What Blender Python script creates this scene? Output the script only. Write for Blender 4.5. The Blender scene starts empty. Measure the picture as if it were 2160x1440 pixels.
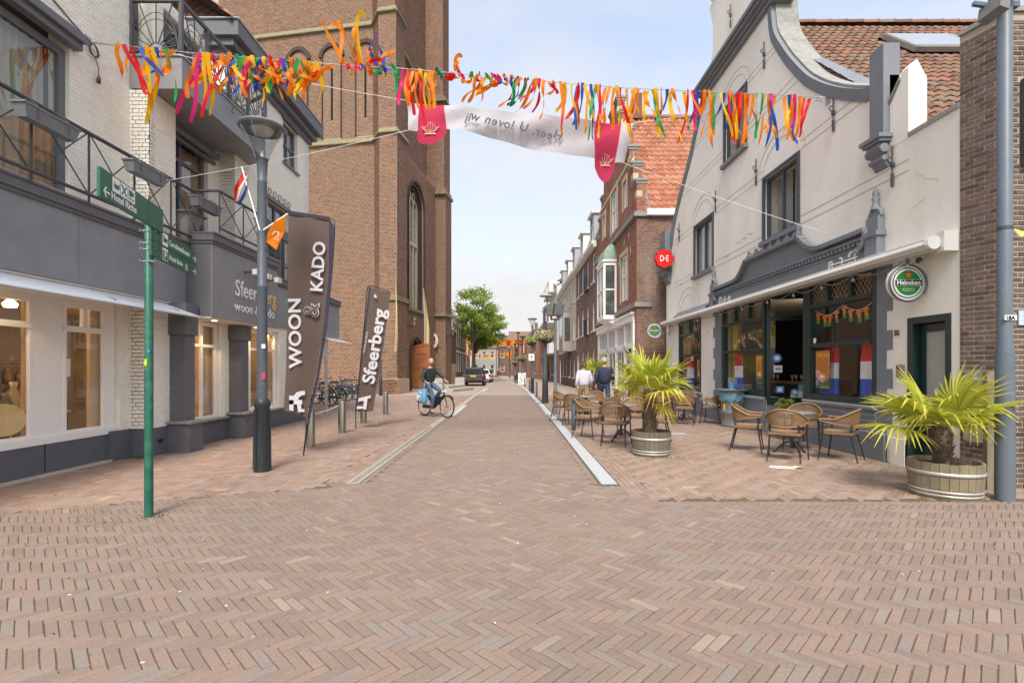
import bpy,math,random
import numpy as np
from mathutils import Vector,Matrix
sc = bpy.context.scene
col = sc.collection
R = math.radians
rnd = random.Random(7)
nrs = np.random.RandomState(11)

# ---------------------------------------------------------------- camera
F,CX,HZ,EYE = 1030.0,1080.0,778.0,1.45
cam = bpy.data.cameras.new('camera'); camo = bpy.data.objects.new('camera',cam); col.objects.link(camo)
cam.sensor_width = 36; cam.lens = 36*F/2160; cam.shift_y = 58/2160
cam.clip_start = .05; cam.clip_end = 2000
camo.location = (0,0,EYE); camo.rotation_euler = (R(90),0,0)
sc.camera = camo

# ---------------------------------------------------------------- world, sun, exposure
SUN_EL,SUN_AZ = R(52),R(183)
w = bpy.data.worlds.new('World'); sc.world = w; w.use_nodes = True
nt = w.node_tree; N = nt.nodes; L = nt.links
bg = N['Background']
sky = N.new('ShaderNodeTexSky'); sky.sky_type = 'NISHITA'; sky.sun_disc = False
sky.sun_elevation = SUN_EL; sky.sun_rotation = SUN_AZ; sky.air_density = 1.2; sky.dust_density = 3.5; sky.ozone_density = 2.0
tc = N.new('ShaderNodeTexCoord')
mp = N.new('ShaderNodeMapping'); mp.inputs['Scale'].default_value = (1.0,1.0,3.2); mp.inputs['Location'].default_value = (3.1,1.7,.6)
L.new(tc.outputs['Generated'],mp.inputs['Vector'])
nz = N.new('ShaderNodeTexNoise'); nz.inputs['Scale'].default_value = 1.6; nz.inputs['Detail'].default_value = 7; nz.inputs['Roughness'].default_value = .52; nz.inputs['Distortion'].default_value = .5
L.new(mp.outputs['Vector'],nz.inputs['Vector'])
cr = N.new('ShaderNodeValToRGB'); cr.color_ramp.elements[0].position = .38; cr.color_ramp.elements[0].color = (.40,.40,.40,1)
cr.color_ramp.elements[1].position = .66; cr.color_ramp.elements[1].color = (.80,.80,.80,1)
L.new(nz.outputs['Fac'],cr.inputs['Fac'])
sep = N.new('ShaderNodeSeparateXYZ'); L.new(tc.outputs['Generated'],sep.inputs[0])
hr = N.new('ShaderNodeMapRange'); hr.inputs['From Min'].default_value = 0.0; hr.inputs['From Max'].default_value = .55
hr.inputs['To Min'].default_value = .36; hr.inputs['To Max'].default_value = 0.0
L.new(sep.outputs['Z'],hr.inputs['Value'])
ad = N.new('ShaderNodeMath'); ad.operation = 'ADD'; ad.use_clamp = True
L.new(cr.outputs['Color'],ad.inputs[0]); L.new(hr.outputs['Result'],ad.inputs[1])
mx = N.new('ShaderNodeMix'); mx.data_type = 'RGBA'
L.new(ad.outputs[0],mx.inputs['Factor']); L.new(sky.outputs['Color'],mx.inputs['A'])
mx.inputs['B'].default_value = (2.45,2.42,2.42,1)
L.new(mx.outputs['Result'],bg.inputs['Color']); bg.inputs['Strength'].default_value = .15

sun = bpy.data.lights.new('sun','SUN'); suno = bpy.data.objects.new('sun',sun); col.objects.link(suno)
sun.energy = 1.6; sun.angle = R(18); sun.color = (1,.94,.85)
sdir = Vector((math.sin(SUN_AZ)*math.cos(SUN_EL),math.cos(SUN_AZ)*math.cos(SUN_EL),math.sin(SUN_EL)))
suno.rotation_euler = sdir.to_track_quat('Z','Y').to_euler(); suno.location = (0,-10,30)
sc.view_settings.view_transform = 'Standard'; sc.view_settings.look = 'None'; sc.view_settings.gamma = 1
sc.view_settings.use_curve_mapping = False; sc.view_settings.exposure = 1.30
sc.render.engine = 'CYCLES'
sc.cycles.max_bounces = 8; sc.cycles.transparent_max_bounces = 16; sc.cycles.diffuse_bounces = 4

# ---------------------------------------------------------------- helpers
def W(u,v,Y):
    return ((u-CX)*Y/F,Y,EYE-(v-HZ)*Y/F)
def WX(u,v,X):
    Y = X*F/(u-CX); return (X,Y,EYE-(v-HZ)*Y/F)
def G(u,v):
    Y = EYE*F/(v-HZ); return ((u-CX)*Y/F,Y)

MATS = {}
def mat(name,c,rough=.65,metal=0,var=.10,scale=6,bump=0.0,bscale=None,spec=.4,grime=None,tone=None,rnd_obj=False,emit=None,sss=0,coat=0,streak=0):
    """procedural principled material: value noise, fine bump, optional large stains (grime=(colour, amount, scale)),
    optional per-face tone ramp (attribute 'tone') or per-object random tone"""
    if name in MATS: return MATS[name]
    m = bpy.data.materials.new(name); m.use_nodes = True; MATS[name] = m
    t = m.node_tree; N = t.nodes; L = t.links; b = N['Principled BSDF']
    b.inputs['Roughness'].default_value = rough; b.inputs['Metallic'].default_value = metal
    b.inputs['Specular IOR Level'].default_value = spec
    if coat: b.inputs['Coat Weight'].default_value = coat
    geo = N.new('ShaderNodeNewGeometry')
    n1 = N.new('ShaderNodeTexNoise'); n1.inputs['Scale'].default_value = scale; n1.inputs['Detail'].default_value = 6; n1.inputs['Roughness'].default_value = .6
    L.new(geo.outputs['Position'],n1.inputs['Vector'])
    mr = N.new('ShaderNodeMapRange'); mr.inputs['From Min'].default_value = .25; mr.inputs['From Max'].default_value = .75
    mr.inputs['To Min'].default_value = 1-var; mr.inputs['To Max'].default_value = 1+var
    L.new(n1.outputs['Fac'],mr.inputs['Value'])
    if tone:
        ramp = N.new('ShaderNodeValToRGB'); ramp.color_ramp.interpolation = 'LINEAR'
        el = ramp.color_ramp.elements
        while len(el) < len(tone): el.new(.5)
        for i,(p,cc) in enumerate(tone): el[i].position = p; el[i].color = (*cc,1)
        if rnd_obj:
            oi = N.new('ShaderNodeObjectInfo'); L.new(oi.outputs['Random'],ramp.inputs['Fac'])
        else:
            at = N.new('ShaderNodeAttribute'); at.attribute_name = 'tone'; L.new(at.outputs['Fac'],ramp.inputs['Fac'])
        base = ramp.outputs['Color']
    else:
        rg = N.new('ShaderNodeRGB'); rg.outputs[0].default_value = (*c,1); base = rg.outputs[0]
    if grime:
        gc,ga,gs = grime
        n2 = N.new('ShaderNodeTexNoise'); n2.inputs['Scale'].default_value = gs; n2.inputs['Detail'].default_value = 8; n2.inputs['Roughness'].default_value = .65
        mpp = N.new('ShaderNodeMapping'); mpp.inputs['Scale'].default_value = (1,1,.25 if streak else 1)
        L.new(geo.outputs['Position'],mpp.inputs['Vector']); L.new(mpp.outputs['Vector'],n2.inputs['Vector'])
        m2 = N.new('ShaderNodeMapRange'); m2.inputs['From Min'].default_value = .48; m2.inputs['From Max'].default_value = .78
        m2.inputs['To Min'].default_value = 0; m2.inputs['To Max'].default_value = ga
        L.new(n2.outputs['Fac'],m2.inputs['Value'])
        mg = N.new('ShaderNodeMix'); mg.data_type = 'RGBA'; L.new(m2.outputs['Result'],mg.inputs['Factor'])
        L.new(base,mg.inputs['A']); mg.inputs['B'].default_value = (*gc,1); base = mg.outputs['Result']
    ml = N.new('ShaderNodeVectorMath'); ml.operation = 'SCALE'
    L.new(base,ml.inputs[0]); L.new(mr.outputs['Result'],ml.inputs['Scale'])
    L.new(ml.outputs['Vector'],b.inputs['Base Color'])
    if bump:
        n3 = N.new('ShaderNodeTexNoise'); n3.inputs['Scale'].default_value = bscale or scale*6; n3.inputs['Detail'].default_value = 5
        L.new(geo.outputs['Position'],n3.inputs['Vector'])
        bp = N.new('ShaderNodeBump'); bp.inputs['Strength'].default_value = min(1,bump); bp.inputs['Distance'].default_value = .01*max(1,bump)
        L.new(n3.outputs['Fac'],bp.inputs['Height']); L.new(bp.outputs['Normal'],b.inputs['Normal'])
    if emit:
        b.inputs['Emission Color'].default_value = (*emit[0],1); b.inputs['Emission Strength'].default_value = emit[1]
    if sss: b.inputs['Subsurface Weight'].default_value = sss
    return m

def glass(name,tint=(.8,.85,.85),base=.12,rough=.015,fk=1.1):
    if name in MATS: return MATS[name]
    m = bpy.data.materials.new(name); m.use_nodes = True; MATS[name] = m
    t = m.node_tree; N = t.nodes; L = t.links; N.remove(N['Principled BSDF'])
    tr = N.new('ShaderNodeBsdfTransparent'); tr.inputs[0].default_value = (*tint,1)
    gl = N.new('ShaderNodeBsdfGlossy'); gl.inputs['Roughness'].default_value = rough; gl.inputs['Color'].default_value = (1,1,1,1)
    lw = N.new('ShaderNodeLayerWeight'); lw.inputs['Blend'].default_value = .5; fr = N.new('ShaderNodeMath'); fr.operation = 'POWER'; fr.inputs[1].default_value = 4; L.new(lw.outputs['Facing'],fr.inputs[0])
    a = N.new('ShaderNodeMath'); a.operation = 'MULTIPLY_ADD'; a.inputs[1].default_value = fk; a.inputs[2].default_value = base; a.use_clamp = True
    L.new(fr.outputs[0],a.inputs[0]); mix = N.new('ShaderNodeMixShader')
    L.new(a.outputs[0],mix.inputs[0]); L.new(tr.outputs[0],mix.inputs[1]); L.new(gl.outputs[0],mix.inputs[2])
    L.new(mix.outputs[0],N['Material Output'].inputs['Surface'])
    return m

def cloth(name,c,trans=.35,rough=.75):
    if name in MATS: return MATS[name]
    m = bpy.data.materials.new(name); m.use_nodes = True; MATS[name] = m
    t = m.node_tree; N = t.nodes; L = t.links; b = N['Principled BSDF']
    b.inputs['Base Color'].default_value = (*c,1); b.inputs['Roughness'].default_value = rough; b.inputs['Specular IOR Level'].default_value = .25
    tl = N.new('ShaderNodeBsdfTranslucent'); tl.inputs[0].default_value = (*c,1)
    mix = N.new('ShaderNodeMixShader'); mix.inputs[0].default_value = trans
    geo = N.new('ShaderNodeNewGeometry'); nn = N.new('ShaderNodeTexNoise'); nn.inputs['Scale'].default_value = 14; nn.inputs['Detail'].default_value = 4
    L.new(geo.outputs['Position'],nn.inputs['Vector'])
    bp = N.new('ShaderNodeBump'); bp.inputs['Strength'].default_value = .35; bp.inputs['Distance'].default_value = .02
    L.new(nn.outputs['Fac'],bp.inputs['Height']); L.new(bp.outputs['Normal'],b.inputs['Normal'])
    L.new(b.outputs[0],mix.inputs[1]); L.new(tl.outputs[0],mix.inputs[2]); L.new(mix.outputs[0],N['Material Output'].inputs['Surface'])
    return m

def tagp(o,label=None,cat=None,group=None,kind=None):
    if label: o['label'] = label
    if cat: o['category'] = cat
    if group: o['group'] = group
    if kind: o['kind'] = kind
    return o

def link(name,me,m=None,parent=None):
    o = bpy.data.objects.new(name,me); col.objects.link(o)
    if m is not None and me is not None and not me.materials: me.materials.append(m)
    if parent is not None:
        o.parent = parent
        if parent.get('_world') and parent.parent is None and parent.type == 'EMPTY': o.location = -Vector(parent.location)
    return o

def thing(name,label,cat,loc=(0,0,0),rz=0,group=None,world=False):
    o = bpy.data.objects.new(name,None); col.objects.link(o); o.location = loc; o.rotation_euler = (0,0,rz)
    o.empty_display_size = .2
    if world: o['_world'] = 1
    return tagp(o,label,cat,group)

def children(o): return [c for c in KIDS_ALL() if c.parent == o]
def KIDS_ALL(): return list(col.objects)

def copy_thing(src,kids,loc,rz,label,group=None,scale=None):
    r = src.copy(); col.objects.link(r); r.location = loc; r.rotation_euler = (0,0,rz)
    if scale: r.scale = scale
    r['label'] = label
    if group: r['group'] = group
    mp = {src: r}
    for k in kids:
        c = k.copy(); col.objects.link(c); c.parent = mp[k.parent]; mp[k] = c
    return r
def tree(root):
    out = list(root.children)
    for c in list(out): out += list(c.children)
    return out

def fast_mesh(name,verts,quads,tone=None,smooth=False):
    me = bpy.data.meshes.new(name)
    verts = np.asarray(verts,dtype=np.float32); quads = np.asarray(quads,dtype=np.int32)
    me.vertices.add(len(verts)); me.vertices.foreach_set('co',verts.ravel())
    n = len(quads); k = quads.shape[1]
    me.loops.add(n*k); me.loops.foreach_set('vertex_index',quads.ravel())
    me.polygons.add(n); me.polygons.foreach_set('loop_start',np.arange(0,n*k,k,dtype=np.int32))
    me.polygons.foreach_set('loop_total',np.full(n,k,dtype=np.int32))
    me.polygons.foreach_set('use_smooth',np.full(n,bool(smooth)))
    if tone is not None:
        a = me.attributes.new('tone','FLOAT','FACE'); a.data.foreach_set('value',np.asarray(tone,dtype=np.float32))
    me.update(calc_edges=True)
    return me

class MB:
    """collects simple solids and links them as one mesh object"""
    def __init__(s): s.v = []; s.f = []; s.sm = []
    def add(s,vs,fs,smooth=False):
        o = len(s.v); s.v += [tuple(p) for p in vs]; s.f += [tuple(i+o for i in f) for f in fs]; s.sm += [smooth]*len(fs); return s
    def box(s,x0,x1,y0,y1,z0,z1):
        if x0 > x1: x0,x1 = x1,x0
        if y0 > y1: y0,y1 = y1,y0
        if z0 > z1: z0,z1 = z1,z0
        v = [(x,y,z) for z in (z0,z1) for y in (y0,y1) for x in (x0,x1)]
        return s.add(v,[(0,2,3,1),(4,5,7,6),(0,1,5,4),(2,6,7,3),(0,4,6,2),(1,3,7,5)])
    def obox(s,c,ax,ay,az):
        c,ax,ay,az = map(Vector,(c,ax,ay,az))
        v = [c+i*ax+j*ay+k*az for k in (-1,1) for j in (-1,1) for i in (-1,1)]
        return s.add(v,[(0,2,3,1),(4,5,7,6),(0,1,5,4),(2,6,7,3),(0,4,6,2),(1,3,7,5)])
    def bar(s,p,q,a,b=None,up=(0,0,1)):
        p,q = Vector(p),Vector(q); d = (q-p); b = b or a
        dn = d.normalized(); sd = dn.cross(Vector(up))
        if sd.length < 1e-4: sd = dn.cross(Vector((0,1,0)))
        sd.normalize(); un = sd.cross(dn)
        return s.obox((p+q)/2,d/2,sd*a/2,un*b/2)
    def tube(s,pts,r,n=8,caps=True,smooth=True):
        pts = [Vector(p) for p in pts]; rs = r if isinstance(r,(list,tuple)) else [r]*len(pts)
        prev = None; vs = []; m = len(pts)
        for i,p in enumerate(pts):
            d = (pts[min(i+1,m-1)]-pts[max(i-1,0)]).normalized()
            if prev is None:
                a = Vector((0,0,1)) if abs(d.z) < .9 else Vector((1,0,0)); u = d.cross(a).normalized()
            else:
                u = prev-d*prev.dot(d)
                u = u.normalized() if u.length > 1e-5 else d.orthogonal().normalized()
            prev = u; vv = d.cross(u)
            for k in range(n):
                t = 2*math.pi*k/n; vs.append(p+(u*math.cos(t)+vv*math.sin(t))*rs[i])
        fs = [(i*n+k,i*n+(k+1) % n,(i+1)*n+(k+1) % n,(i+1)*n+k) for i in range(m-1) for k in range(n)]
        s.add(vs,fs,smooth)
        if caps:
            s.add(vs[:n],[tuple(range(n))[::-1]]); s.add(vs[-n:],[tuple(range(n))])
        return s
    def lathe(s,prof,c=(0,0,0),n=24,smooth=True,sq=1.0):
        vs = []
        for r,z in prof:
            for k in range(n):
                t = 2*math.pi*k/n; vs.append((c[0]+r*math.cos(t),c[1]+r*math.sin(t)*sq,c[2]+z))
        fs = [(i*n+k,i*n+(k+1) % n,(i+1)*n+(k+1) % n,(i+1)*n+k) for i in range(len(prof)-1) for k in range(n)]
        return s.add(vs,fs,smooth)
    def prism(s,poly,axis,a,b):
        def P(p,t):
            return {'x': (t,p[0],p[1]),'y': (p[0],t,p[1]),'z': (p[0],p[1],t)}[axis]
        n = len(poly); vs = [P(p,a) for p in poly]+[P(p,b) for p in poly]
        fs = [tuple(range(n))[::-1],tuple(range(n,2*n))]+[(i,(i+1) % n,(i+1) % n+n,i+n) for i in range(n)]
        return s.add(vs,fs)
    def ball(s,c,r,n=12,sc3=(1,1,1)):
        prof = [(math.sin(math.pi*i/n)*r,-math.cos(math.pi*i/n)*r) for i in range(n+1)]
        vs = []
        for rr,z in prof:
            for k in range(n+4):
                t = 2*math.pi*k/(n+4); vs.append((c[0]+max(rr,1e-5)*math.cos(t)*sc3[0],c[1]+max(rr,1e-5)*math.sin(t)*sc3[1],c[2]+z*sc3[2]))
        m = n+4
        return s.add(vs,[(i*m+k,i*m+(k+1) % m,(i+1)*m+(k+1) % m,(i+1)*m+k) for i in range(n) for k in range(m)],True)
    def quad(s,a,b,c,d): return s.add([a,b,c,d],[(0,1,2,3)])
    def sweep(s,prof,path,closed=False):
        return s
    def mesh(s,name):
        me = bpy.data.meshes.new(name); me.from_pydata(s.v,[],s.f)
        me.polygons.foreach_set('use_smooth',s.sm); me.update(); return me
    def build(s,name,m,parent=None,bevel=0,**kw):
        o = link(name,s.mesh(name),m,parent); tagp(o,**kw)
        if bevel:
            b = o.modifiers.new('bevel','BEVEL'); b.width = bevel; b.segments = 2; b.limit_method = 'ANGLE'; b.angle_limit = R(40)
        return o

def text(name,s,size,m,loc,rot,parent=None,ext=.004,ax='LEFT',sx=1,bold=0,shear=0,space=1,**kw):
    cu = bpy.data.curves.new(name,'FONT'); cu.body = s; cu.size = size; cu.extrude = ext; cu.align_x = ax
    cu.offset = bold; cu.shear = shear; cu.space_character = space; cu.resolution_u = 3
    cu.materials.append(m)
    tmp = bpy.data.objects.new(name,cu); me = bpy.data.meshes.new_from_object(tmp); bpy.data.objects.remove(tmp)
    o = bpy.data.objects.new(name,me); col.objects.link(o)
    o.rotation_euler = rot; o.scale = (sx,1,1); o.location = loc
    if parent is not None:
        o.parent = parent
        base = parent
        off = Vector((0,0,0))
        if parent.type == 'EMPTY' and parent.get('_world'): off = -Vector(parent.location)
        o.location = Vector(loc)+off
    tagp(o,**kw)
    return o
FX = (R(90),0,R(90))
FNX = (R(90),0,R(-90))
FNY = (R(90),0,0)

# wall slab with rectangular holes: O origin, ud horizontal unit, nd outward normal; u 0..Wd, z0..z1
def slab(mb,O,ud,nd,Wd,z0,z1,holes=(),thick=.28):
    O,ud,nd = Vector(O),Vector(ud),Vector(nd)
    us = sorted({0,Wd,*[min(max(h[0],0),Wd) for h in holes],*[min(max(h[1],0),Wd) for h in holes]})
    zs = sorted({z0,z1,*[min(max(h[2],z0),z1) for h in holes],*[min(max(h[3],z0),z1) for h in holes]})
    for a,b in zip(us,us[1:]):
        run = None
        for c,d in list(zip(zs,zs[1:]))+[(None,None)]:
            solid = c is not None and not any(h[0]-1e-6 < (a+b)/2 < h[1]+1e-6 and h[2] < (c+d)/2 < h[3] for h in holes)
            if solid: run = (run[0],d) if run else (c,d)
            elif run:
                c0,d0 = run; run = None
                ce = O+ud*((a+b)/2)-nd*thick/2+Vector((0,0,(c0+d0)/2))
                mb.obox(ce,ud*(b-a)/2,nd*thick/2,(0,0,(d0-c0)/2))
    return mb

# laid bricks on a wall face; intervals(z) gives the free spans at height z
def wall_bricks(parent,O,ud,nd,Wd,z0,z1,m_stuff,m_obj,holes=(),bl=.21,bh=.0575,jt=.011,proud=.008,jit=.0015,n_own=300,
                intervals=None,name='brick',tonebias=0,key=None,prefer=None,objs_from=None):
    O,ud,nd = Vector(O),Vector(ud),Vector(nd)
    rows = []
    nrow = int((z1-z0)/bh)
    for r in range(nrow):
        z = z0+r*bh+bh/2
        sp = intervals(z) if intervals else [(0,Wd)]
        for h in holes:
            if h[2]-bh*.4 < z < h[3]+bh*.4:
                ns = []
                for a,b in sp:
                    if h[1] <= a or h[0] >= b: ns.append((a,b)); continue
                    if h[0] > a: ns.append((a,h[0]))
                    if h[1] < b: ns.append((h[1],b))
                sp = ns
        # bond: rows of stretchers alternating with headers (cross bond)
        step = bl if r % 2 == 0 else bl/2
        off = 0 if r % 2 == 0 else bl/4
        if r % 4 == 2: off += bl/2
        for a,b in sp:
            k = math.floor((a-off)/step)
            x = off+k*step
            while x < b:
                xa,xb = max(x,a)+jt/2,min(x+step,b)-jt/2
                if xb-xa > .022: rows.append((xa,xb,z-bh/2+jt/2,z+bh/2-jt/2))
                x += step
    A = np.array(rows)
    n = len(A)
    if n == 0: return
    tone = np.clip(nrs.rand(n)*.9+.05+tonebias,0,1)
    pr = proud+(nrs.rand(n)-.5)*2*jit
    j = (nrs.rand(n,4)-.5)*jt*.28
    cen = np.array([O+ud*((a+b)/2)+Vector((0,0,(c+d)/2)) for a,b,c,d in rows])
    own = np.zeros(n,bool)
    if n_own:
        d = np.linalg.norm(cen-np.array([0,0,EYE]),axis=1)
        uu = CX+F*cen[:,0]/np.maximum(cen[:,1],.1); vv = HZ-F*(cen[:,2]-EYE)/np.maximum(cen[:,1],.1)
        vis = (cen[:,1] > .5) & (uu > 0) & (uu < 2160) & (vv > 0) & (vv < 1440)
        if prefer is not None: vis &= np.array([prefer(u_,v_) for u_,v_ in zip(uu,vv)])
        area = (A[:,1]-A[:,0])/d/d
        area[~vis] = -1
        idx = np.argsort(-area)[:n_own]; idx = idx[area[idx] > 0]; own[idx] = True
    und,nnd = np.array(ud),np.array(nd); O_ = np.array(O)
    # stuff mesh
    S = np.where(~own)[0]
    if len(S):
        a,b,c,d = (A[S,0]+j[S,0],A[S,1]+j[S,1],A[S,2]+j[S,2],A[S,3]+j[S,3]); p = pr[S]
        def pt(u,z,q): return O_+u[:,None]*und+np.stack([0*z,0*z,z],1)+q[:,None]*nnd
        bev = .004*np.ones_like(p)
        lo = -.006*np.ones_like(p)
        V = np.stack([pt(a,c,p),pt(b,c,p),pt(b,d,p),pt(a,d,p),pt(a,c,lo),pt(b,c,lo),pt(b,d,lo),pt(a,d,lo)],1)
        q = np.array([(0,1,2,3),(0,4,5,1),(1,5,6,2),(2,6,7,3),(3,7,4,0)])
        # outward winding check
        if np.dot(np.cross(und,[0,0,1]),nnd) < 0: q = q[:,::-1]
        Q = (q[None]+8*np.arange(len(S))[:,None,None]).reshape(-1,4)
        me = fast_mesh(name,V.reshape(-1,3),Q,np.repeat(tone[S],5))
        o = link(name+'_courses' if False else 'brickwork',me,m_stuff,parent); o['kind'] = 'stuff'
    if own.any():
        bm = {}
        for i in np.where(own)[0]:
            wd = round((A[i,1]-A[i,0])/.01)*.01; key_ = (wd,i % 3)
            if key_ not in bm:
                r_ = random.Random(int(i)); h = (bh-jt)/2; e = .005; x = wd/2+.003; q_ = proud
                # unit brick in (u, depth, z): chamfered front
                f = [(-x+e,q_,-h+e),(x-e,q_,-h+e),(x-e,q_,h-e),(-x+e,q_,h-e),
                     (-x,q_-e,-h),(x,q_-e,-h),(x,q_-e,h),(-x,q_-e,h),
                     (-x,-.006,-h),(x,-.006,-h),(x,-.006,h),(-x,-.006,h)]
                f = [(a_+(r_.random()-.5)*.003,b_,c_+(r_.random()-.5)*.003) for a_,b_,c_ in f]
                vs = [ud*a_+nd*b_+Vector((0,0,c_)) for a_,b_,c_ in f]
                fs = [(0,1,2,3)]+[(k,k+4,(k+1) % 4+4,(k+1) % 4) for k in range(4)]+[(k+4,k+8,(k+1) % 4+8,(k+1) % 4+4) for k in range(4)]
                if ud.cross(Vector((0,0,1))).dot(nd) < 0: fs = [g[::-1] for g in fs]
                me = bpy.data.meshes.new(name); me.from_pydata([tuple(v) for v in vs],[],fs); me.materials.append(m_obj); bm[key_] = me
            o = bpy.data.objects.new(name,bm[key_]); col.objects.link(o)
            o.parent = parent; o.location = Vector(cen[i])+nd*float(pr[i]-proud)
            if parent.type == 'EMPTY' and parent.get('_world'): o.location -= Vector(parent.location)

def window(parent,O,ud,nd,w_,h_,fm,gm,fw=.07,depth=.05,cols=1,rows=(),back=.09,sill=None,name='window',pane_m=None,leaded=None):
    """one window part (frame) with pane sub-parts, origin at lower-left corner of the opening"""
    O,ud,nd = Vector(O),Vector(ud),Vector(nd)
    Z = Vector((0,0,1)); mb = MB()
    def b(u0,u1,z0,z1,q0,q1): mb.obox(O+ud*(u0+u1)/2+Z*(z0+z1)/2+nd*(q0+q1)/2,ud*(u1-u0)/2,nd*(q1-q0)/2,Z*(z1-z0)/2)
    q1,q0 = -back,-back-depth
    b(0,w_,0,fw,q0,q1); b(0,w_,h_-fw,h_,q0,q1); b(0,fw,fw,h_-fw,q0,q1); b(w_-fw,w_,fw,h_-fw,q0,q1)
    for c in range(1,cols):
        u = w_*c/cols; b(u-fw*.45,u+fw*.45,fw,h_-fw,q0+.004,q1-.004)
    for r in rows:
        z = h_*r; b(fw,w_-fw,z-fw*.4,z+fw*.4,q0+.006,q1-.002)
    if leaded:
        nu,nz_ = leaded
        for i in range(1,nu): u = w_*i/nu; b(u-.008,u+.008,fw,h_-fw,q0+.01,q1-.02)
        for i in range(1,nz_): z = h_*i/nz_; b(fw,w_-fw,z-.008,z+.008,q0+.012,q1-.022)
    f = mb.build(name,fm,parent)
    zz = [fw]+[h_*r for r in rows]+[h_-fw]
    for c in range(cols):
        pb = MB(); u0,u1 = w_*c/cols,w_*(c+1)/cols; c0 = O+nd*(q0+.012)
        pb.add([c0+ud*u0+Z*fw,c0+ud*u1+Z*fw,c0+ud*u1+Z*(h_-fw),c0+ud*u0+Z*(h_-fw)],[(0,1,2,3)])
        pb.build('pane',gm,f)
    if sill:
        sb = MB(); sb.obox(O+ud*w_/2+nd*.01-Z*.04,ud*(w_/2+.06),nd*.07,Z*.04); sb.build('sill',sill,f)
    return f
X1,Y1,Z1 = Vector((1,0,0)),Vector((0,1,0)),Vector((0,0,1))
# ---------------------------------------------------------------- ground
PAVE = [(0,(.215,.165,.135)),(.35,(.242,.18,.145)),(.7,(.272,.197,.157)),(.97,(.235,.202,.175)),(1,(.32,.25,.20))]
WALK = [(0,(.26,.182,.143)),(.35,(.30,.21,.165)),(.7,(.335,.235,.182)),(.95,(.30,.235,.195)),(1,(.42,.32,.25))]
pk = dict(rough=.85,var=.16,scale=55,bump=.5,bscale=160,spec=.3)
m_road = mat('road_brick',None,tone=PAVE,grime=((.165,.138,.115),.5,.55),**pk)
m_road_o = mat('road_brick_single',None,tone=PAVE,rnd_obj=True,grime=((.165,.138,.115),.5,.55),**pk)
m_walk = mat('pavement_brick',None,tone=WALK,grime=((.27,.245,.17),.4,.6),**pk)
m_walk_o = mat('pavement_brick_single',None,tone=WALK,rnd_obj=True,grime=((.27,.245,.17),.4,.6),**pk)
m_sand = mat('joint_sand',(.12,.092,.066),rough=1,var=.3,scale=30,bump=.4,grime=((.11,.14,.045),.7,1.4))
m_far = mat('far_paving',(.33,.265,.225),rough=.9,var=.1,scale=5,grime=((.27,.225,.195),.5,.5))

b = MB(); b.add([(-400,-60,-.0055),(400,-60,-.0055),(400,900,-.0055),(-400,900,-.0055)],[(0,1,2,3)])
ground = b.build('ground',m_sand,kind='structure')
b = MB()
b.add([(-6.4,27,-.003),(-2.12,27,-.003),(-1.9,60,-.003),(-6.4,100,-.003),(-40,100,-.003),(-40,27,-.003)],[(0,1,2,3,4,5)])
b.add([(1.35,27,-.003),(7,27,-.003),(7,100,-.003),(-3,100,-.003)],[(0,1,2,3)])
pave_far = b.build('far_pavement',mat('far_walk',(.37,.285,.23),rough=.9,var=.1,scale=5),kind='structure')
b = MB(); b.add([(-2.12,27,-.002),(1.35,27,-.002),(1.2,45,-.002),(-.2,64,-.002),(-4.5,100,-.002),(-12,110,-.002),(-9,96,-.002),(-4.6,62,-.002),(-2.6,45,-.002)],[tuple(range(9))])
road_far = b.build('far_road',m_far,kind='structure')

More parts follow.
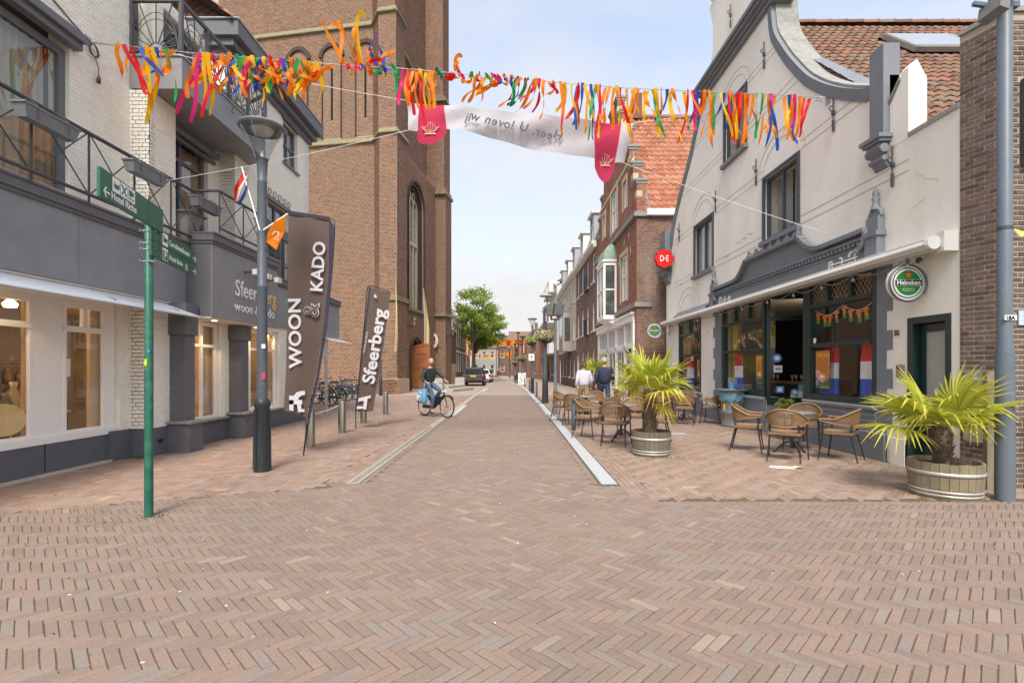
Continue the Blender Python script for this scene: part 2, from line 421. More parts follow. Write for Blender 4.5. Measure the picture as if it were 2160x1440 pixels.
def herring(parent,ang,region,box,L_,W_,m_st,m_ob,n_own=300,tilt=.0008,name='brick',cham_to=15,top=0.0,bias=None):
    x0,x1,y0,y1 = box; ca,sa = math.cos(ang),math.sin(ang)
    cx,cy = (x0+x1)/2,(y0+y1)/2; rad = math.hypot(x1-x0,y1-y0)/2+1
    n = int(rad/W_)+2; mxx = int(rad/L_)+2
    i,j = np.meshgrid(np.arange(-n,n+1),np.arange(-mxx,mxx+1)); i = i.ravel(); j = j.ravel()
    bx,by = i*W_+j*L_,i*W_-j*L_
    # horizontal bricks then vertical ones
    px = np.concatenate([bx+L_/2,bx+W_/2]); py = np.concatenate([by+W_/2,by+W_+L_/2])
    th = np.concatenate([np.zeros(len(bx)),np.full(len(bx),math.pi/2)])
    X = cx+px*ca-py*sa; Y = cy+px*sa+py*ca; T = th+ang
    k = (X > x0) & (X < x1) & (Y > y0) & (Y < y1) & region(X,Y)
    X,Y,T = X[k],Y[k],T[k]; n = len(X)
    # keep what the picture can show, with a margin
    k = (Y > .5) & (np.abs(X) < Y*1.18+2.4); X,Y,T = X[k],Y[k],T[k]; n = len(X)
    T = T+(nrs.rand(n)-.5)*R(1.5); X = X+(nrs.rand(n)-.5)*.003; Y = Y+(nrs.rand(n)-.5)*.003
    zt = top+(nrs.rand(n)-.5)*.0016
    tx = (nrs.rand(n)-.5)*tilt*2; tone = nrs.rand(n)
    if bias is not None: tone = np.clip(tone+bias(X,Y),0,1)
    hl,hw = (L_-.0056)/2,(W_-.0056)/2
    own = np.zeros(n,bool)
    uu = CX+F*X/Y; vv = HZ+F*EYE/Y
    vis = (uu > 10) & (uu < 2150) & (vv < 1436)
    sc_ = np.where(vis,-Y,-1e9); idx = np.argsort(-sc_)[:n_own]; own[idx] = vis[idx]
    def emit(sel,cham):
        c,s = np.cos(T[sel]),np.sin(T[sel]); x,y,z = X[sel],Y[sel],zt[sel]; t = tx[sel]
        e = .003
        def ring(l,w_,dz):
            out = []
            for a_,b_ in ((-1,-1),(1,-1),(1,1),(-1,1)):
                lx,ly = a_*l,b_*w_
                out.append(np.stack([x+lx*c-ly*s,y+lx*s+ly*c,z+dz+a_*t],1))
            return out
        if cham:
            V = np.stack(ring(hl-e,hw-e,0)+ring(hl,hw,-e)+ring(hl,hw,-.02),1); nv = 12
            q = [(0,1,2,3)]+[(k_,k_+4,(k_+1) % 4+4,(k_+1) % 4) for k_ in range(4)]+[(k_+4,k_+8,(k_+1) % 4+8,(k_+1) % 4+4) for k_ in range(4)]
        else:
            V = np.stack(ring(hl,hw,0)+ring(hl,hw,-.02),1); nv = 8
            q = [(0,1,2,3)]+[(k_,k_+4,(k_+1) % 4+4,(k_+1) % 4) for k_ in range(4)]
        q = np.array(q); Q = (q[None]+nv*np.arange(len(x))[:,None,None]).reshape(-1,4)
        return V.reshape(-1,3),Q,np.repeat(tone[sel],len(q))
    A = emit(~own & (Y < cham_to),True); B = emit(~own & (Y >= cham_to),False)
    me = fast_mesh('brick_paving',np.concatenate([A[0],B[0]]),np.concatenate([A[1],B[1]+len(A[0])]),np.concatenate([A[2],B[2]]))
    o = link('brick_paving',me,m_st,parent); o['kind'] = 'stuff'
    ms = []
    for q_ in range(5):
        r_ = random.Random(q_+3); mb = MB(); e = .0035
        def rg(l,w_,z): return [(a_*l+(r_.random()-.5)*.003,b_*w_+(r_.random()-.5)*.003,z) for a_,b_ in ((-1,-1),(1,-1),(1,1),(-1,1))]
        mb.add(rg(hl-e,hw-e,0)+rg(hl,hw,-e)+rg(hl,hw,-.02),[(0,1,2,3)]+[(k_,k_+4,(k_+1) % 4+4,(k_+1) % 4) for k_ in range(4)]+[(k_+4,k_+8,(k_+1) % 4+8,(k_+1) % 4+4) for k_ in range(4)])
        me = mb.mesh(name); me.materials.append(m_ob); ms.append(me)
    for q_,i_ in enumerate(np.where(own)[0]):
        o = bpy.data.objects.new(name,ms[q_ % 5]); col.objects.link(o); o.parent = parent
        o.location = (X[i_],Y[i_],zt[i_]); o.rotation_euler = (0,tx[i_]/hl,T[i_])

def road_edges(Y):
    return np.full_like(Y,-2.40),np.full_like(Y,1.12-.0)
def in_road(X,Y):
    left = np.where(Y > 6.15,-1.86,np.where(Y > 5.9,-2.25,-2.25-(5.9-Y)*2.6-.4))
    right = np.where(Y > 5.42,np.where(Y > 6.1,1.02,1.62+0*Y),99)
    return (X > left) & (X < right)
road = bpy.data.objects.new('road',None); col.objects.link(road); road['kind'] = 'structure'
def road_bias(X,Y): return .02*np.exp(-((X+.1)/1.6)**2)
herring(road,R(-45),in_road,(-6.4,9,1.2,27),.20,.0585,m_road,m_road_o,300,bias=road_bias)
# left pavement and right terrace
pvl = bpy.data.objects.new('left_pavement',None); col.objects.link(pvl); pvl['kind'] = 'structure'
def in_left(X,Y):
    left = np.where(Y > 6.15,-2.38,np.where(Y > 5.9,-2.38,-2.25-(5.9-Y)*2.6-.42))
    return (X < left) & (X > np.where(Y > 14.4,-16.,np.where(Y > 7.9,-6.0,-6.36)))
herring(pvl,R(-3),in_left,(-14,-2.2,2.5,27),.20,.098,m_walk,m_walk_o,300,tilt=.0014,cham_to=12)
pvr = bpy.data.objects.new('terrace_pavement',None); col.objects.link(pvr); pvr['kind'] = 'structure'
def in_right(X,Y): return (X > np.where(Y > 6.05,1.62,1.62)) & (Y > 5.46) & (X < np.where(Y < 6.4,8,np.where(Y > 9.7,np.where(Y < 11.4,6.9,5.9),5.9)))
herring(pvr,R(0),in_right,(1.3,8,5.3,27),.20,.060,m_walk,m_walk_o,300,tilt=.0014,cham_to=11)

# soldier rows along strips
def rows_of(parent,xs,y0,y1,L_,W_,m,top=0,along=True):
    V,Q,T = [],[],[]
    for x in xs:
        y = y0+rnd.random()*.1
        while y < y1:
            l,w_ = (L_-.006)/2,(W_-.006)/2; c = (x,y+L_/2); dz = (rnd.random()-.5)*.003
            o = len(V)
            V += [(c[0]+a*w_,c[1]+b_*l,top+dz) for a,b_ in ((-1,-1),(1,-1),(1,1),(-1,1))]+[(c[0]+a*w_,c[1]+b_*l,-.02) for a,b_ in ((-1,-1),(1,-1),(1,1),(-1,1))]
            q = [(0,1,2,3)]+[(k,k+4,(k+1) % 4+4,(k+1) % 4) for k in range(4)]
            Q += [tuple(i+o for i in f) for f in q]; T += [rnd.random()]*5; y += L_
    o = link('edge_bricks',fast_mesh('edge_bricks',V,Q,T),m,parent); o['kind'] = 'stuff'
rows_of(pvl,[-2.35,-2.28,-2.21,-2.145],6.2,27,.205,.069,m_walk)
rows_of(road,[-1.90],6.2,27,.205,.069,m_road)
rows_of(road,[1.055],6.15,27,.205,.069,m_road)
rows_of(pvr,[1.385,1.454,1.523,1.592],5.45,27,.205,.069,m_walk)
# concrete drain gutter on the left, white slabs on the right
m_conc = mat('kerb_concrete',(.42,.41,.39),rough=.85,var=.08,scale=25,bump=.3,grime=((.3,.29,.25),.6,3))
m_gut = mat('gutter_concrete',(.37,.355,.30),rough=.85,var=.1,scale=25,bump=.3,grime=((.28,.27,.2),.6,3))
gut = bpy.data.objects.new('drain_gutter',None); col.objects.link(gut); tagp(gut,'slotted pale concrete drainage gutter running along the left edge of the road','drain gutter')
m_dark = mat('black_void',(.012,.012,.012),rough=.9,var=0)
m_slot = mat('slot_shadow',(.17,.16,.13),rough=.9)
y = 6.2; k = 0
while y < 26:
    l = .5; mb = MB(); mb.box(-2.105,-1.945,y+.002,y+l-.002,-.03,.004)
    o = mb.build('gutter_slab',m_gut,gut)
    if y < 12:
        mb = MB()
        for q in range(12): mb.box(-2.07,-1.98,y+.03+q*.04,y+.044+q*.04,.0035,.0065)
        mb.build('slots',m_slot,o)
    y += l; k += 1
mb = MB(); mb.box(-2.12,-1.935,26,60,-.03,.004); mb.build('gutter_run',m_gut,gut)
wst = thing('kerb_slab_strip','pale grey stone slab strip marking the right edge of the road','kerb strip')
m_slab = mat('pale_slab',(.43,.445,.46),rough=.8,var=.07,scale=20,bump=.3,grime=((.42,.42,.4),.5,2.5))
def slabs(x0,y0,y1,dx=0,step=.6):
    y = y0
    while y < y1-.05:
        yy = min(y+step,y1); mb = MB()
        xa = x0+dx*(y-y0); xb = x0+dx*(yy-y0)
        mb.add([(xa,y+.003,.005),(xa+.2,y+.003,.005),(xb+.2,yy-.003,.005),(xb,yy-.003,.005),(xa,y+.003,-.03),(xa+.2,y+.003,-.03),(xb+.2,yy-.003,-.03),(xb,yy-.003,-.03)],
               [(0,1,2,3),(0,4,5,1),(1,5,6,2),(2,6,7,3),(3,7,4,0)])
        mb.build('slab',m_slab,wst); y = yy
slabs(1.13,6.17,14.9); slabs(1.10,15.6,20.4); slabs(1.07,21,36,-.012,1.2)
slabs(.88,37,46,-.04,1.5); slabs(.4,47,62,-.09,2)
mb = MB()
# fill between slab groups with bricks joint level strip
rows_of(pvr,[1.15,1.22,1.29],14.95,15.55,.205,.069,m_walk)
# left dashes
wl = thing('dash_marking','white block marking on the left road edge beside the cyclist','road marking')
for (ya,yb) in ((15.2,19.5),(31,37)):
    mb = MB(); mb.box(-1.93,-1.78,ya,yb,-.02,.008); mb.build('dash',m_slab,wl)
# ---------------------------------------------------------------- left: painted brick shop building
CREAM = [(0,(.85,.82,.72)),(.5,(.88,.85,.755)),(1,(.90,.875,.79))]
m_cb = mat('painted_brick',None,tone=CREAM,rough=.75,var=.05,scale=12,bump=.9,bscale=38,grime=((.68,.65,.56),.35,1.0),streak=1)
m_cbo = mat('painted_brick_single',None,tone=CREAM,rnd_obj=True,rough=.75,var=.05,scale=12,bump=.9,bscale=38,grime=((.68,.65,.56),.35,1.0),streak=1)
m_cm = mat('painted_mortar',(.85,.82,.72),rough=.8,var=.05,scale=10,bump=.6,bscale=45)
m_fas = mat('grey_fascia',(.26,.262,.275),rough=.5,var=.12,scale=3,bump=.12,bscale=400,grime=((.19,.19,.198),.7,.6),streak=1)
m_fas2 = mat('grey_trim',(.135,.137,.148),rough=.55,var=.08,scale=5)
m_plin = mat('plinth_grey',(.12,.125,.145),rough=.6,var=.1,scale=6,bump=.3,bscale=90,grime=((.16,.15,.14),.3,1.5))
m_iron = mat('dark_iron',(.09,.09,.10),rough=.5,metal=.3,var=.08)
m_white = mat('white_paint',(.86,.85,.82),rough=.45,var=.03,scale=4)
m_gl = glass('window_glass',(.82,.86,.85),.10)
m_shopgl = glass('shop_glass',(.92,.93,.9),.08)
m_slate = mat('sill_stone',(.27,.265,.25),rough=.8,var=.15,scale=15,bump=.4)
m_warm = mat('warm_wall',(.62,.45,.30),rough=.7,var=.08,scale=3)
m_inner = mat('shop_inner',(.20,.16,.125),rough=.8,var=.15,scale=2)
m_oak = mat('oak_wood',(.50,.33,.18),rough=.5,var=.2,scale=7)
m_dkwood = mat('dark_wood',(.08,.055,.04),rough=.5,var=.2,scale=6)

shop = thing('shop_building','cream painted brick shop with dark grey fascia, balconies and lit windows at the left','shop building',(-6.3,8,0),world=True)
core = MB()
WT = .3
# upper walls
faces = [
 ((-6.29,2.5,0),Y1,X1,5.53,3.6,9.6,[(2.3,4.44,3.6,6.22)],150),
 ((-6.29,8.03,0),X1,-Y1,.33,3.6,6.05,[],0),
 ((-5.96,8.03,0),Y1,X1,.62,3.6,6.05,[],20),
 ((-6.32,8.65,0),Y1,X1,1.85,3.6,8.2,[(.05,1.5,3.6,5.95),(.2,1.3,6.6,8.0)],0),
 ((-6.32,10.5,0),X1,-Y1,.36,3.6,8.2,[],20),
 ((-5.96,10.5,0),Y1,X1,3.8,3.4,8.2,[(2.2,3.05,6.85,7.95),(1.4,2.5,3.6,5.6)],60),
 # ground floor
 ((-6.29,7.83,0),Y1,X1,.20,.46,2.62,[],0),
 ((-6.29,8.03,0),X1,-Y1,.32,.46,2.62,[],20),
 ((-5.97,8.03,0),Y1,X1,.93,.46,2.62,[],30),
 ((-5.95,8.96,0),Y1,X1,5.3,.46,2.62,[(0,1.02,.46,2.38),(2.15,3.5,.5,2.38),(3.9,4.9,.5,2.38)],20),
]
for (O,ud,nd,w_,z0,z1,holes,own) in faces:
    mb = MB(); slab(mb,O,ud,nd,w_,z0,z1,holes,.3 if w_ > .5 else .12)
    wl_ = mb.build('painted_wall',m_cm,shop)
    wall_bricks(wl_,O,ud,nd,w_,z0,z1,m_cb,m_cbo,holes,bl=.212,bh=.0625,jt=.009,proud=.0045,jit=.002,n_own=own)
# end gable and back volume so the house is solid from the side
mb = MB(); mb.box(-14,-5.96,14.02,14.3,2.62,8.15); mb.box(-14,-10.1,2.5,14.0,0,9.5)
mb.add([(-5.97,14.31,8.15),(-14,14.31,8.15),(-14,14.31,8.6),(-10,14.31,11.6)],[(0,1,2,3)])
mb.build('rear_wall',m_cm,shop)
mb = MB(); mb.box(-10.1,-6.62,2.5,14.0,2.7,3.5); mb.build('upper_floor',m_inner,shop)
# dark rooms behind upper windows
mb = MB(); mb.box(-8.2,-8.15,2.5,14,3.5,8.2); mb.box(-8.2,-6.6,8.3,8.35,3.5,8.2); mb.box(-8.2,-6.3,11.2,11.25,3.5,8.2); mb.box(-10,-6.6,2.5,14,6.3,6.4)
mb.build('inner_wall',m_inner,shop)
# plinths
mb = MB()
for (x0,x1,y0,y1,z1) in ((-6.5,-6.275,7.66,8.04,.47),(-6.5,-5.955,8.045,8.45,.47),(-6.4,-5.935,8.8,9.9+.3,.44),(-6.4,-5.935,10.6,14.3,.42)):
    mb.box(x0,x1,y0,y1,0,z1)
mb.build('plinth',m_plin,shop)
for (ya,yb) in ((8.45,8.83),(10.2,10.62)):
    mb = MB(); mb.box(-6.2,-5.58,ya,yb,0,.50); p = mb.build('pier_plinth',m_plin,shop,bevel=.006)
    mb = MB(); mb.box(-6.22,-5.53,ya-.05,yb+.05,.50,.545); mb.build('plinth_cap',m_slate,p)
    mb = MB(); mb.box(-5.97,-5.70,ya+.06,yb-.05,.545,2.05); c = mb.build('pier',m_fas2,shop,bevel=.004)
    mb = MB(); mb.box(-6.0,-5.66,ya+.02,yb-.02,2.05,2.6); mb.build('pier_head',m_fas2,c)
mb = MB(); mb.box(-6.1,-5.86,8.9,10.15,.44,.475); mb.box(-6.1,-5.9,10.65,13.9,.42,.455); mb.build('window_ledge',m_slate,shop)
mb = MB(); mb.box(-5.94,-5.93,8.2,8.3,.22,.27); mb.build('vent',m_dark,shop)
# big shop window, two panes in white joinery
sw = MB(); xf = -6.36
def fr(y0,y1,z0,z1,t=.07,x=xf): sw.box(x-t,x,y0,y1,z0,z1)
fr(2.5,7.82,.43,.53,.12,xf+.03); fr(2.5,7.82,2.42,2.62,.1); fr(4.6,4.9,.53,2.42); fr(6.48,6.92,.53,2.42); fr(7.64,7.82,.53,2.42)
for (a,c) in ((4.9,6.48),(6.92,7.64),(2.6,4.6)):
    fr(a,c,.53,.57,.06,xf+.008); fr(a,c,1.99,2.07,.08,xf+.02); fr(a,c,2.34,2.42,.06,xf+.008); fr(a,a+.05,.57,2.34,.05,xf+.006); fr(c-.05,c,.57,2.34,.05,xf+.006)
    fr((a+c)/2-.035,(a+c)/2+.035,2.07,2.34,.06,xf+.004)
swo = sw.build('shop_window',m_white,shop,bevel=.003)
for (a,c) in ((4.9,6.48),(6.92,7.64),(2.6,4.6)):
    for (z0,z1) in ((.57,1.99),(2.07,2.34)):
        mb = MB(); mb.add([(xf-.03,a,z0),(xf-.03,c,z0),(xf-.03,c,z1),(xf-.03,a,z1)],[(0,1,2,3)]); mb.build('pane',m_shopgl,swo)
for (a,c) in ((2.5,6.63),(6.65,7.81),(7.83,7.835)):
    if c-a > .1:
        mb = MB(); mb.box(-6.4,-6.35,a+.004,c-.004,.035,.43); mb.build('plinth_panel',m_plin,shop,bevel=.003)
mb = MB(); mb.box(-6.38,-6.27,2.5,7.66,-.01,.03); mb.build('threshold',mat('threshold_stone',(.5,.46,.37),rough=.9,var=.15,scale=12),shop)
# smaller ground floor windows
for (y0,w_,z0,z1) in ((8.98,.98,.46,2.36),(11.12,1.32,.5,2.36),(12.88,.96,.5,2.36)):
    f = window(shop,(-5.95,y0,z0),Y1,X1,w_,z1-z0,m_white,m_shopgl,fw=.07,cols=2,rows=(.76,),back=.06)
# fascias with cornices
def fascia(x,y0,y1,z0,z1,splits,xb=-6.3,top=.2):
    ys = [y0,*splits,y1]
    for a,c in zip(ys,ys[1:]):
        mb = MB(); mb.box(xb,x,a+.004,c-.004,z0,z1-top); mb.build('fascia_panel',m_fas,shop,bevel=.003)
    mb = MB(); mb.box(xb,x-.012,y0,y1,z0+.02,z1-top+.02); mb.box(xb,x+.03,y0-.02,y1,z1-top,z1-top+.05); mb.box(xb,x+.055,y0-.04,y1,z1-top+.05,z1-.03); mb.box(xb,x+.075,y0-.05,y1,z1-.03,z1)
    mb.build('fascia_cornice',m_fas2,shop,bevel=.004)
fascia(-5.90,2.5,8.85,2.61,3.74,[4.2,6.65])
fascia(-5.45,8.86,11.35,2.40,3.93,[],xb=-6.3)
fascia(-5.90,11.36,16.7,2.50,3.74,[14.0],xb=-6.9)
m_zinc = mat('zinc_edge',(.42,.44,.46),rough=.4,metal=.6,var=.1)
mb = MB(); mb.tube([(-5.83,2.5,3.745),(-5.83,8.8,3.745)],.012); mb.tube([(-5.38,8.82,3.935),(-5.38,11.35,3.935)],.012); mb.build('drip_edge',m_zinc,shop)
# soffits
m_soff = mat('soffit_cream',(.72,.66,.56),rough=.7,var=.04)
mb = MB(); mb.box(-6.35,-5.91,2.5,8.84,2.585,2.605); mb.box(-5.95,-5.47,8.87,11.33,2.375,2.397); mb.box(-6.9,-5.92,11.4,16.6,2.47,2.497); mb.build('soffit',m_soff,shop)
m_spot = mat('spot_glow',(1,.8,.5),emit=((1,.62,.26),4.0))
for (x,y) in ((-5.7,9.35),(-5.7,10.9),(-6.1,5.8),(-6.1,12.2)):
    mb = MB(); mb.lathe([(.0001,0),(.045,0),(.05,.006),(.0501,.01)],(x,y,2.368 if y > 8.8 and y < 11.3 else (2.578 if y < 8.8 else 2.463)),16)
    mb.build('spotlight',m_spot,shop)
    l = bpy.data.lights.new('spot_lamp','SPOT'); lo = bpy.data.objects.new('spot_lamp',l); col.objects.link(lo); l.energy = 9; l.color = (1,.68,.38); l.spot_size = R(110); l.shadow_soft_size = .05; lo.location = (x,y,2.34 if y > 8.8 else 2.54)
# awning sheet over the big window
m_awn = mat('awning_cloth',(.46,.49,.53),rough=.6,var=.05,scale=3)
mb = MB(); mb.add([(-5.93,2.5,2.575),(-5.48,2.5,2.37),(-5.48,8.62,2.37),(-5.93,8.3,2.575),(-5.93,2.5,2.565),(-5.48,2.5,2.36),(-5.48,8.62,2.36),(-5.93,8.3,2.565)],[(0,1,2,3),(7,6,5,4),(1,5,6,2),(2,6,7,3),(0,3,7,4),(0,4,5,1)])
aw = thing('shop_awning','narrow grey cloth awning folded out above the big lit shop window','awning',(-5.9,5.5,2.4),world=True)
mb.build('cloth',m_awn,aw)
mb = MB(); mb.tube([(-5.47,2.5,2.355),(-5.47,8.62,2.355)],.018); mb.build('front_bar',mat('awning_bar',(.6,.62,.64),rough=.4,metal=.4),aw)
mb = MB()
for y in (4.35,6.9,8.2): mb.bar((-6.0,y,2.56),(-5.6,y,2.42),.03)
mb.build('bracket',m_iron,aw)
aw2 = thing('end_awning','short pale awning under the far end of the grey shop canopy','awning',(-5.9,16,2.4),world=True)
mb = MB(); mb.add([(-5.95,15,2.46),(-5.5,15,2.32),(-5.5,16.9,2.32),(-5.95,16.7,2.46),(-5.95,15,2.45),(-5.5,15,2.31),(-5.5,16.9,2.31),(-5.95,16.7,2.45)],[(0,1,2,3),(7,6,5,4),(1,5,6,2),(2,6,7,3),(0,3,7,4),(0,4,5,1)])
mb.build('cloth',mat('pale_awning',(.7,.71,.7),rough=.6),aw2)
mb = MB(); mb.tube([(-5.75,15.1,0),(-5.75,15.1,2.47)],.05); mb.build('canopy_post',m_zinc,shop)
# lettering and the three arm lamps
m_let = mat('white_letter',(.85,.85,.84),rough=.35,var=.01)
m_letc = mat('tan_letter',(.82,.55,.28),rough=.35,var=.01)  # tan variant of the letter material, for the second half of the name
text('lettering','Sfeer',.46,m_let,(-5.438,9.60,2.90),FX,shop,ext=.006,sx=.80,bold=.003,space=1.07)
text('lettering','berg',.46,m_letc,(-5.438,10.55,2.90),FX,shop,ext=.006,sx=.80,bold=.003,space=1.07)
text('lettering','woon & kado',.28,m_let,(-5.44,9.58,2.60),FX,shop,ext=.005,sx=1.0,bold=0,space=1.05)
for y in (9.95,10.4,10.85):
    al = thing('sign_lamp',{9.95: 'first arm lamp above the white shop lettering, nearest the corner',10.4: 'middle arm lamp above the shop lettering, half behind the lamp post',10.85: 'last arm lamp above the shop lettering, right of the lamp post'}[y],'wall lamp',(-5.45,y,3.42),0,'arm lamps over the shop sign')
    mb = MB(); mb.bar((0,0,0),(.22,0,0),.03,.05); mb.build('arm',m_iron,al)
    mb = MB(); mb.box(.2,.3,-.09,.09,-.06,.05); mb.build('lamp_head',mat('lamp_cream',(.72,.68,.58),rough=.4),al,bevel=.006)
# upper window 1: sliding door with curtains, roller box
m_gf = mat('grey_frame',(.15,.155,.17),rough=.45,var=.06)
f = window(shop,(-6.29,4.82,3.62),Y1,X1,2.12,2.34,m_gf,m_gl,fw=.1,cols=2,rows=(),back=.06)
mb = MB(); mb.box(-6.29,-6.16,4.75,7.02,6.0,6.2); mb.box(-6.16,-6.1,4.75,7.02,6.1,6.22); mb.build('shutter_box',m_gf,shop,bevel=.01)
def curtain(parent,p,ud,w_,z0,z1,m,amp=.03,n=26,nd=X1,wl=.11,z_cols=None):
    V,Q = [],[]; ud,nd,p = Vector(ud),Vector(nd),Vector(p)
    for i in range(n*4+1):
        u = w_*i/(n*4); d = amp*math.sin(u/wl*2*math.pi+math.sin(u*9))
        for z in (z0,z1): q = p+ud*u+nd*d*(1.15 if z == z0 else .8); V.append((q.x,q.y,z))
    Q = [(2*i,2*i+2,2*i+3,2*i+1) for i in range(n*4)]
    return link('curtain',fast_mesh('curtain',V,Q,smooth=True),m,parent)
m_curt = cloth('curtain_cream',(.78,.70,.55),.4)
m_curt2 = cloth('curtain_tan',(.62,.42,.25),.3)
m_net = cloth('net_curtain',(.80,.80,.76),.5)
curtain(shop,(-6.55,4.9,0),Y1,1.9,3.6,5.95,m_curt)
curtain(shop,(-6.50,6.5,0),Y1,.4,3.6,4.9,m_curt2)
# window 2 french doors + roller
f = window(shop,(-6.32,8.7,3.62),Y1,X1,1.45,2.3,m_gf,m_gl,fw=.08,cols=2,rows=(.8,),back=.08)
mb = MB(); mb.tube([(-6.22,8.62,5.9),(-6.22,10.3,5.9)],.07); mb.box(-6.32,-6.24,8.65,10.3,5.74,5.80); mb.build('shutter_box',m_gf,shop)
curtain(shop,(-6.5,9.5,0),Y1,.6,3.6,5.8,m_curt2)
window(shop,(-6.32,8.9,6.62),Y1,X1,1.05,1.35,m_gf,m_gl,fw=.06,cols=2,back=.08)
window(shop,(-5.96,11.9,3.62),Y1,X1,1.1,1.98,m_gf,m_gl,fw=.07,cols=2,rows=(.75,),back=.08)
mb = MB(); mb.box(-5.98,-5.91,11.85,13.05,5.6,5.68); mb.build('lintel',m_gf,shop)
window(shop,(-5.96,12.7,6.85),Y1,X1,.85,1.1,m_gf,m_gl,fw=.06,cols=2,rows=(.5,),back=.08)
mb = MB(); mb.box(-5.98,-5.88,12.62,13.62,7.95,8.0); mb.box(-5.98,-5.9,12.66,13.6,6.80,6.85); mb.build('window_trim',m_gf,shop)
# wrought scrolls above the first floor window
mb = MB()
for k in range(5):
    y = 11.95+k*.26; r = .1; pts = [(-5.93,y+r*math.cos(t)*(1-t/9),5.78+r*1.2*math.sin(t)*(1-t/9)) for t in [i*.45 for i in range(14)]]
    mb.tube(pts,.008,5)
mb.tube([(-5.93,11.85,5.7),(-5.93,13.1,5.7)],.009,5); mb.build('iron_scrollwork',m_iron,shop)
# upper balcony
mb = MB()
xs0,xs1,ya,yb = -6.29,-5.43,8.035,11.1
mb.box(-6.31,xs1,ya,10.35,6.06,6.6); mb.add([(-5.96,10.35,6.06),(xs1,10.35,6.06),(xs1,yb-.35,6.06),(-5.96,yb,6.06),(-5.96,10.35,6.6),(xs1,10.35,6.6),(xs1,yb-.35,6.6),(-5.96,yb,6.6)],[(0,3,2,1),(4,5,6,7),(1,2,6,5),(2,3,7,6)])
mb.build('balcony',m_fas,shop)
mb = MB(); mb.tube([(xs1+.01,ya-.01,6.6),(xs1+.01,yb-.35,6.6)],.02,6); mb.tube([(-6.29,ya-.01,6.6),(xs1+.01,ya-.01,6.6)],.02,6); mb.build('slab_edge',m_zinc,shop)
def sun_panel(mb,p,ud,w_,z0,z1):
    p,ud = Vector(p),Vector(ud); c = p+ud*w_/2
    mb.bar(p+Z1*z0,p+Z1*z1,.055); mb.bar(p+Z1*(z1),p+ud*w_+Z1*z1,.05,.06); mb.bar(p+Z1*(z0+.03),p+ud*w_+Z1*(z0+.03),.035)
    r = .11
    pts = [c+ud*r*math.cos(t)+Z1*(z0+.05+r*math.sin(t)) for t in [math.pi*i/10 for i in range(11)]]
    mb.tube(pts,.009,5)
    for k in range(9):
        t = math.pi*(.06+.88*k/8); d = ud*math.cos(t)+Z1*math.sin(t)
        ln = min(abs((w_/2-.04)/max(abs(math.cos(t)),1e-3)),(z1-z0-.08)/max(math.sin(t),1e-3))
        mb.bar(c+d*r+Z1*(z0+.05),c+d*(ln-.02)+Z1*(z0+.05),.014)
    for rr in (.36,.44):
        pts = [c+ud*min(rr,w_/2-.03)*math.cos(t)+Z1*(z0+.05+min(rr*1.4,z1-z0-.12)*math.sin(t)) for t in [math.pi*i/14 for i in range(15)]]
        mb.tube(pts,.007,4)
z0r,z1r = 6.66,7.52
for (p,ud,w_) in [((-6.27,8.05,0),X1,.80)]+[((xs1-.03,8.06+i*.68,0),Y1,.68) for i in range(4)]+[((xs1-.03,10.8,0),Vector((-.83,.55,0)).normalized(),.55)]:
    mb = MB(); sun_panel(mb,p,ud,w_,z0r,z1r); mb.build('railing_panel',m_iron,shop)
mb = MB()
for y in (8.2,9.4,10.6): mb.tube([(xs1-.02,y,6.7),(xs1+.07,y,6.72),(xs1+.07,y,6.5),(xs1+.03,y,6.4),(xs1+.08,y,6.36)],.012,5)
mb.build('hook',m_iron,shop)
# roof over the set-back bay: gutters and pantiles
mb = MB()
mb.box(-8.6,-5.60,9.98,10.2,8.28,8.60); mb.box(-5.92,-5.60,10.2,14.45,8.28,8.60)
mb.box(-8.6,-5.74,10.06,10.3,8.12,8.279); mb.box(-6.0,-5.74,10.3,14.4,8.12,8.279); mb.box(-8.6,-5.86,10.16,10.45,7.9,8.119); mb.box(-6.0,-5.86,10.45,14.33,8.0,8.119)
mb.build('roof_gutter',m_fas2,shop,bevel=.008)
mb = MB(); mb.tube([(-5.59,9.96,8.61),(-5.59,14.47,8.61)],.02,6); mb.tube([(-8.6,9.96,8.61),(-5.59,9.96,8.61)],.02,6); mb.build('gutter_rim',m_zinc,shop)
m_dkroof = mat('dormer_grey',(.16,.165,.18),rough=.5,var=.08)
mb = MB(); mb.box(-10,-7.6,8.03,14,6.6,9.4); mb.build('dormer',m_dkroof,shop)

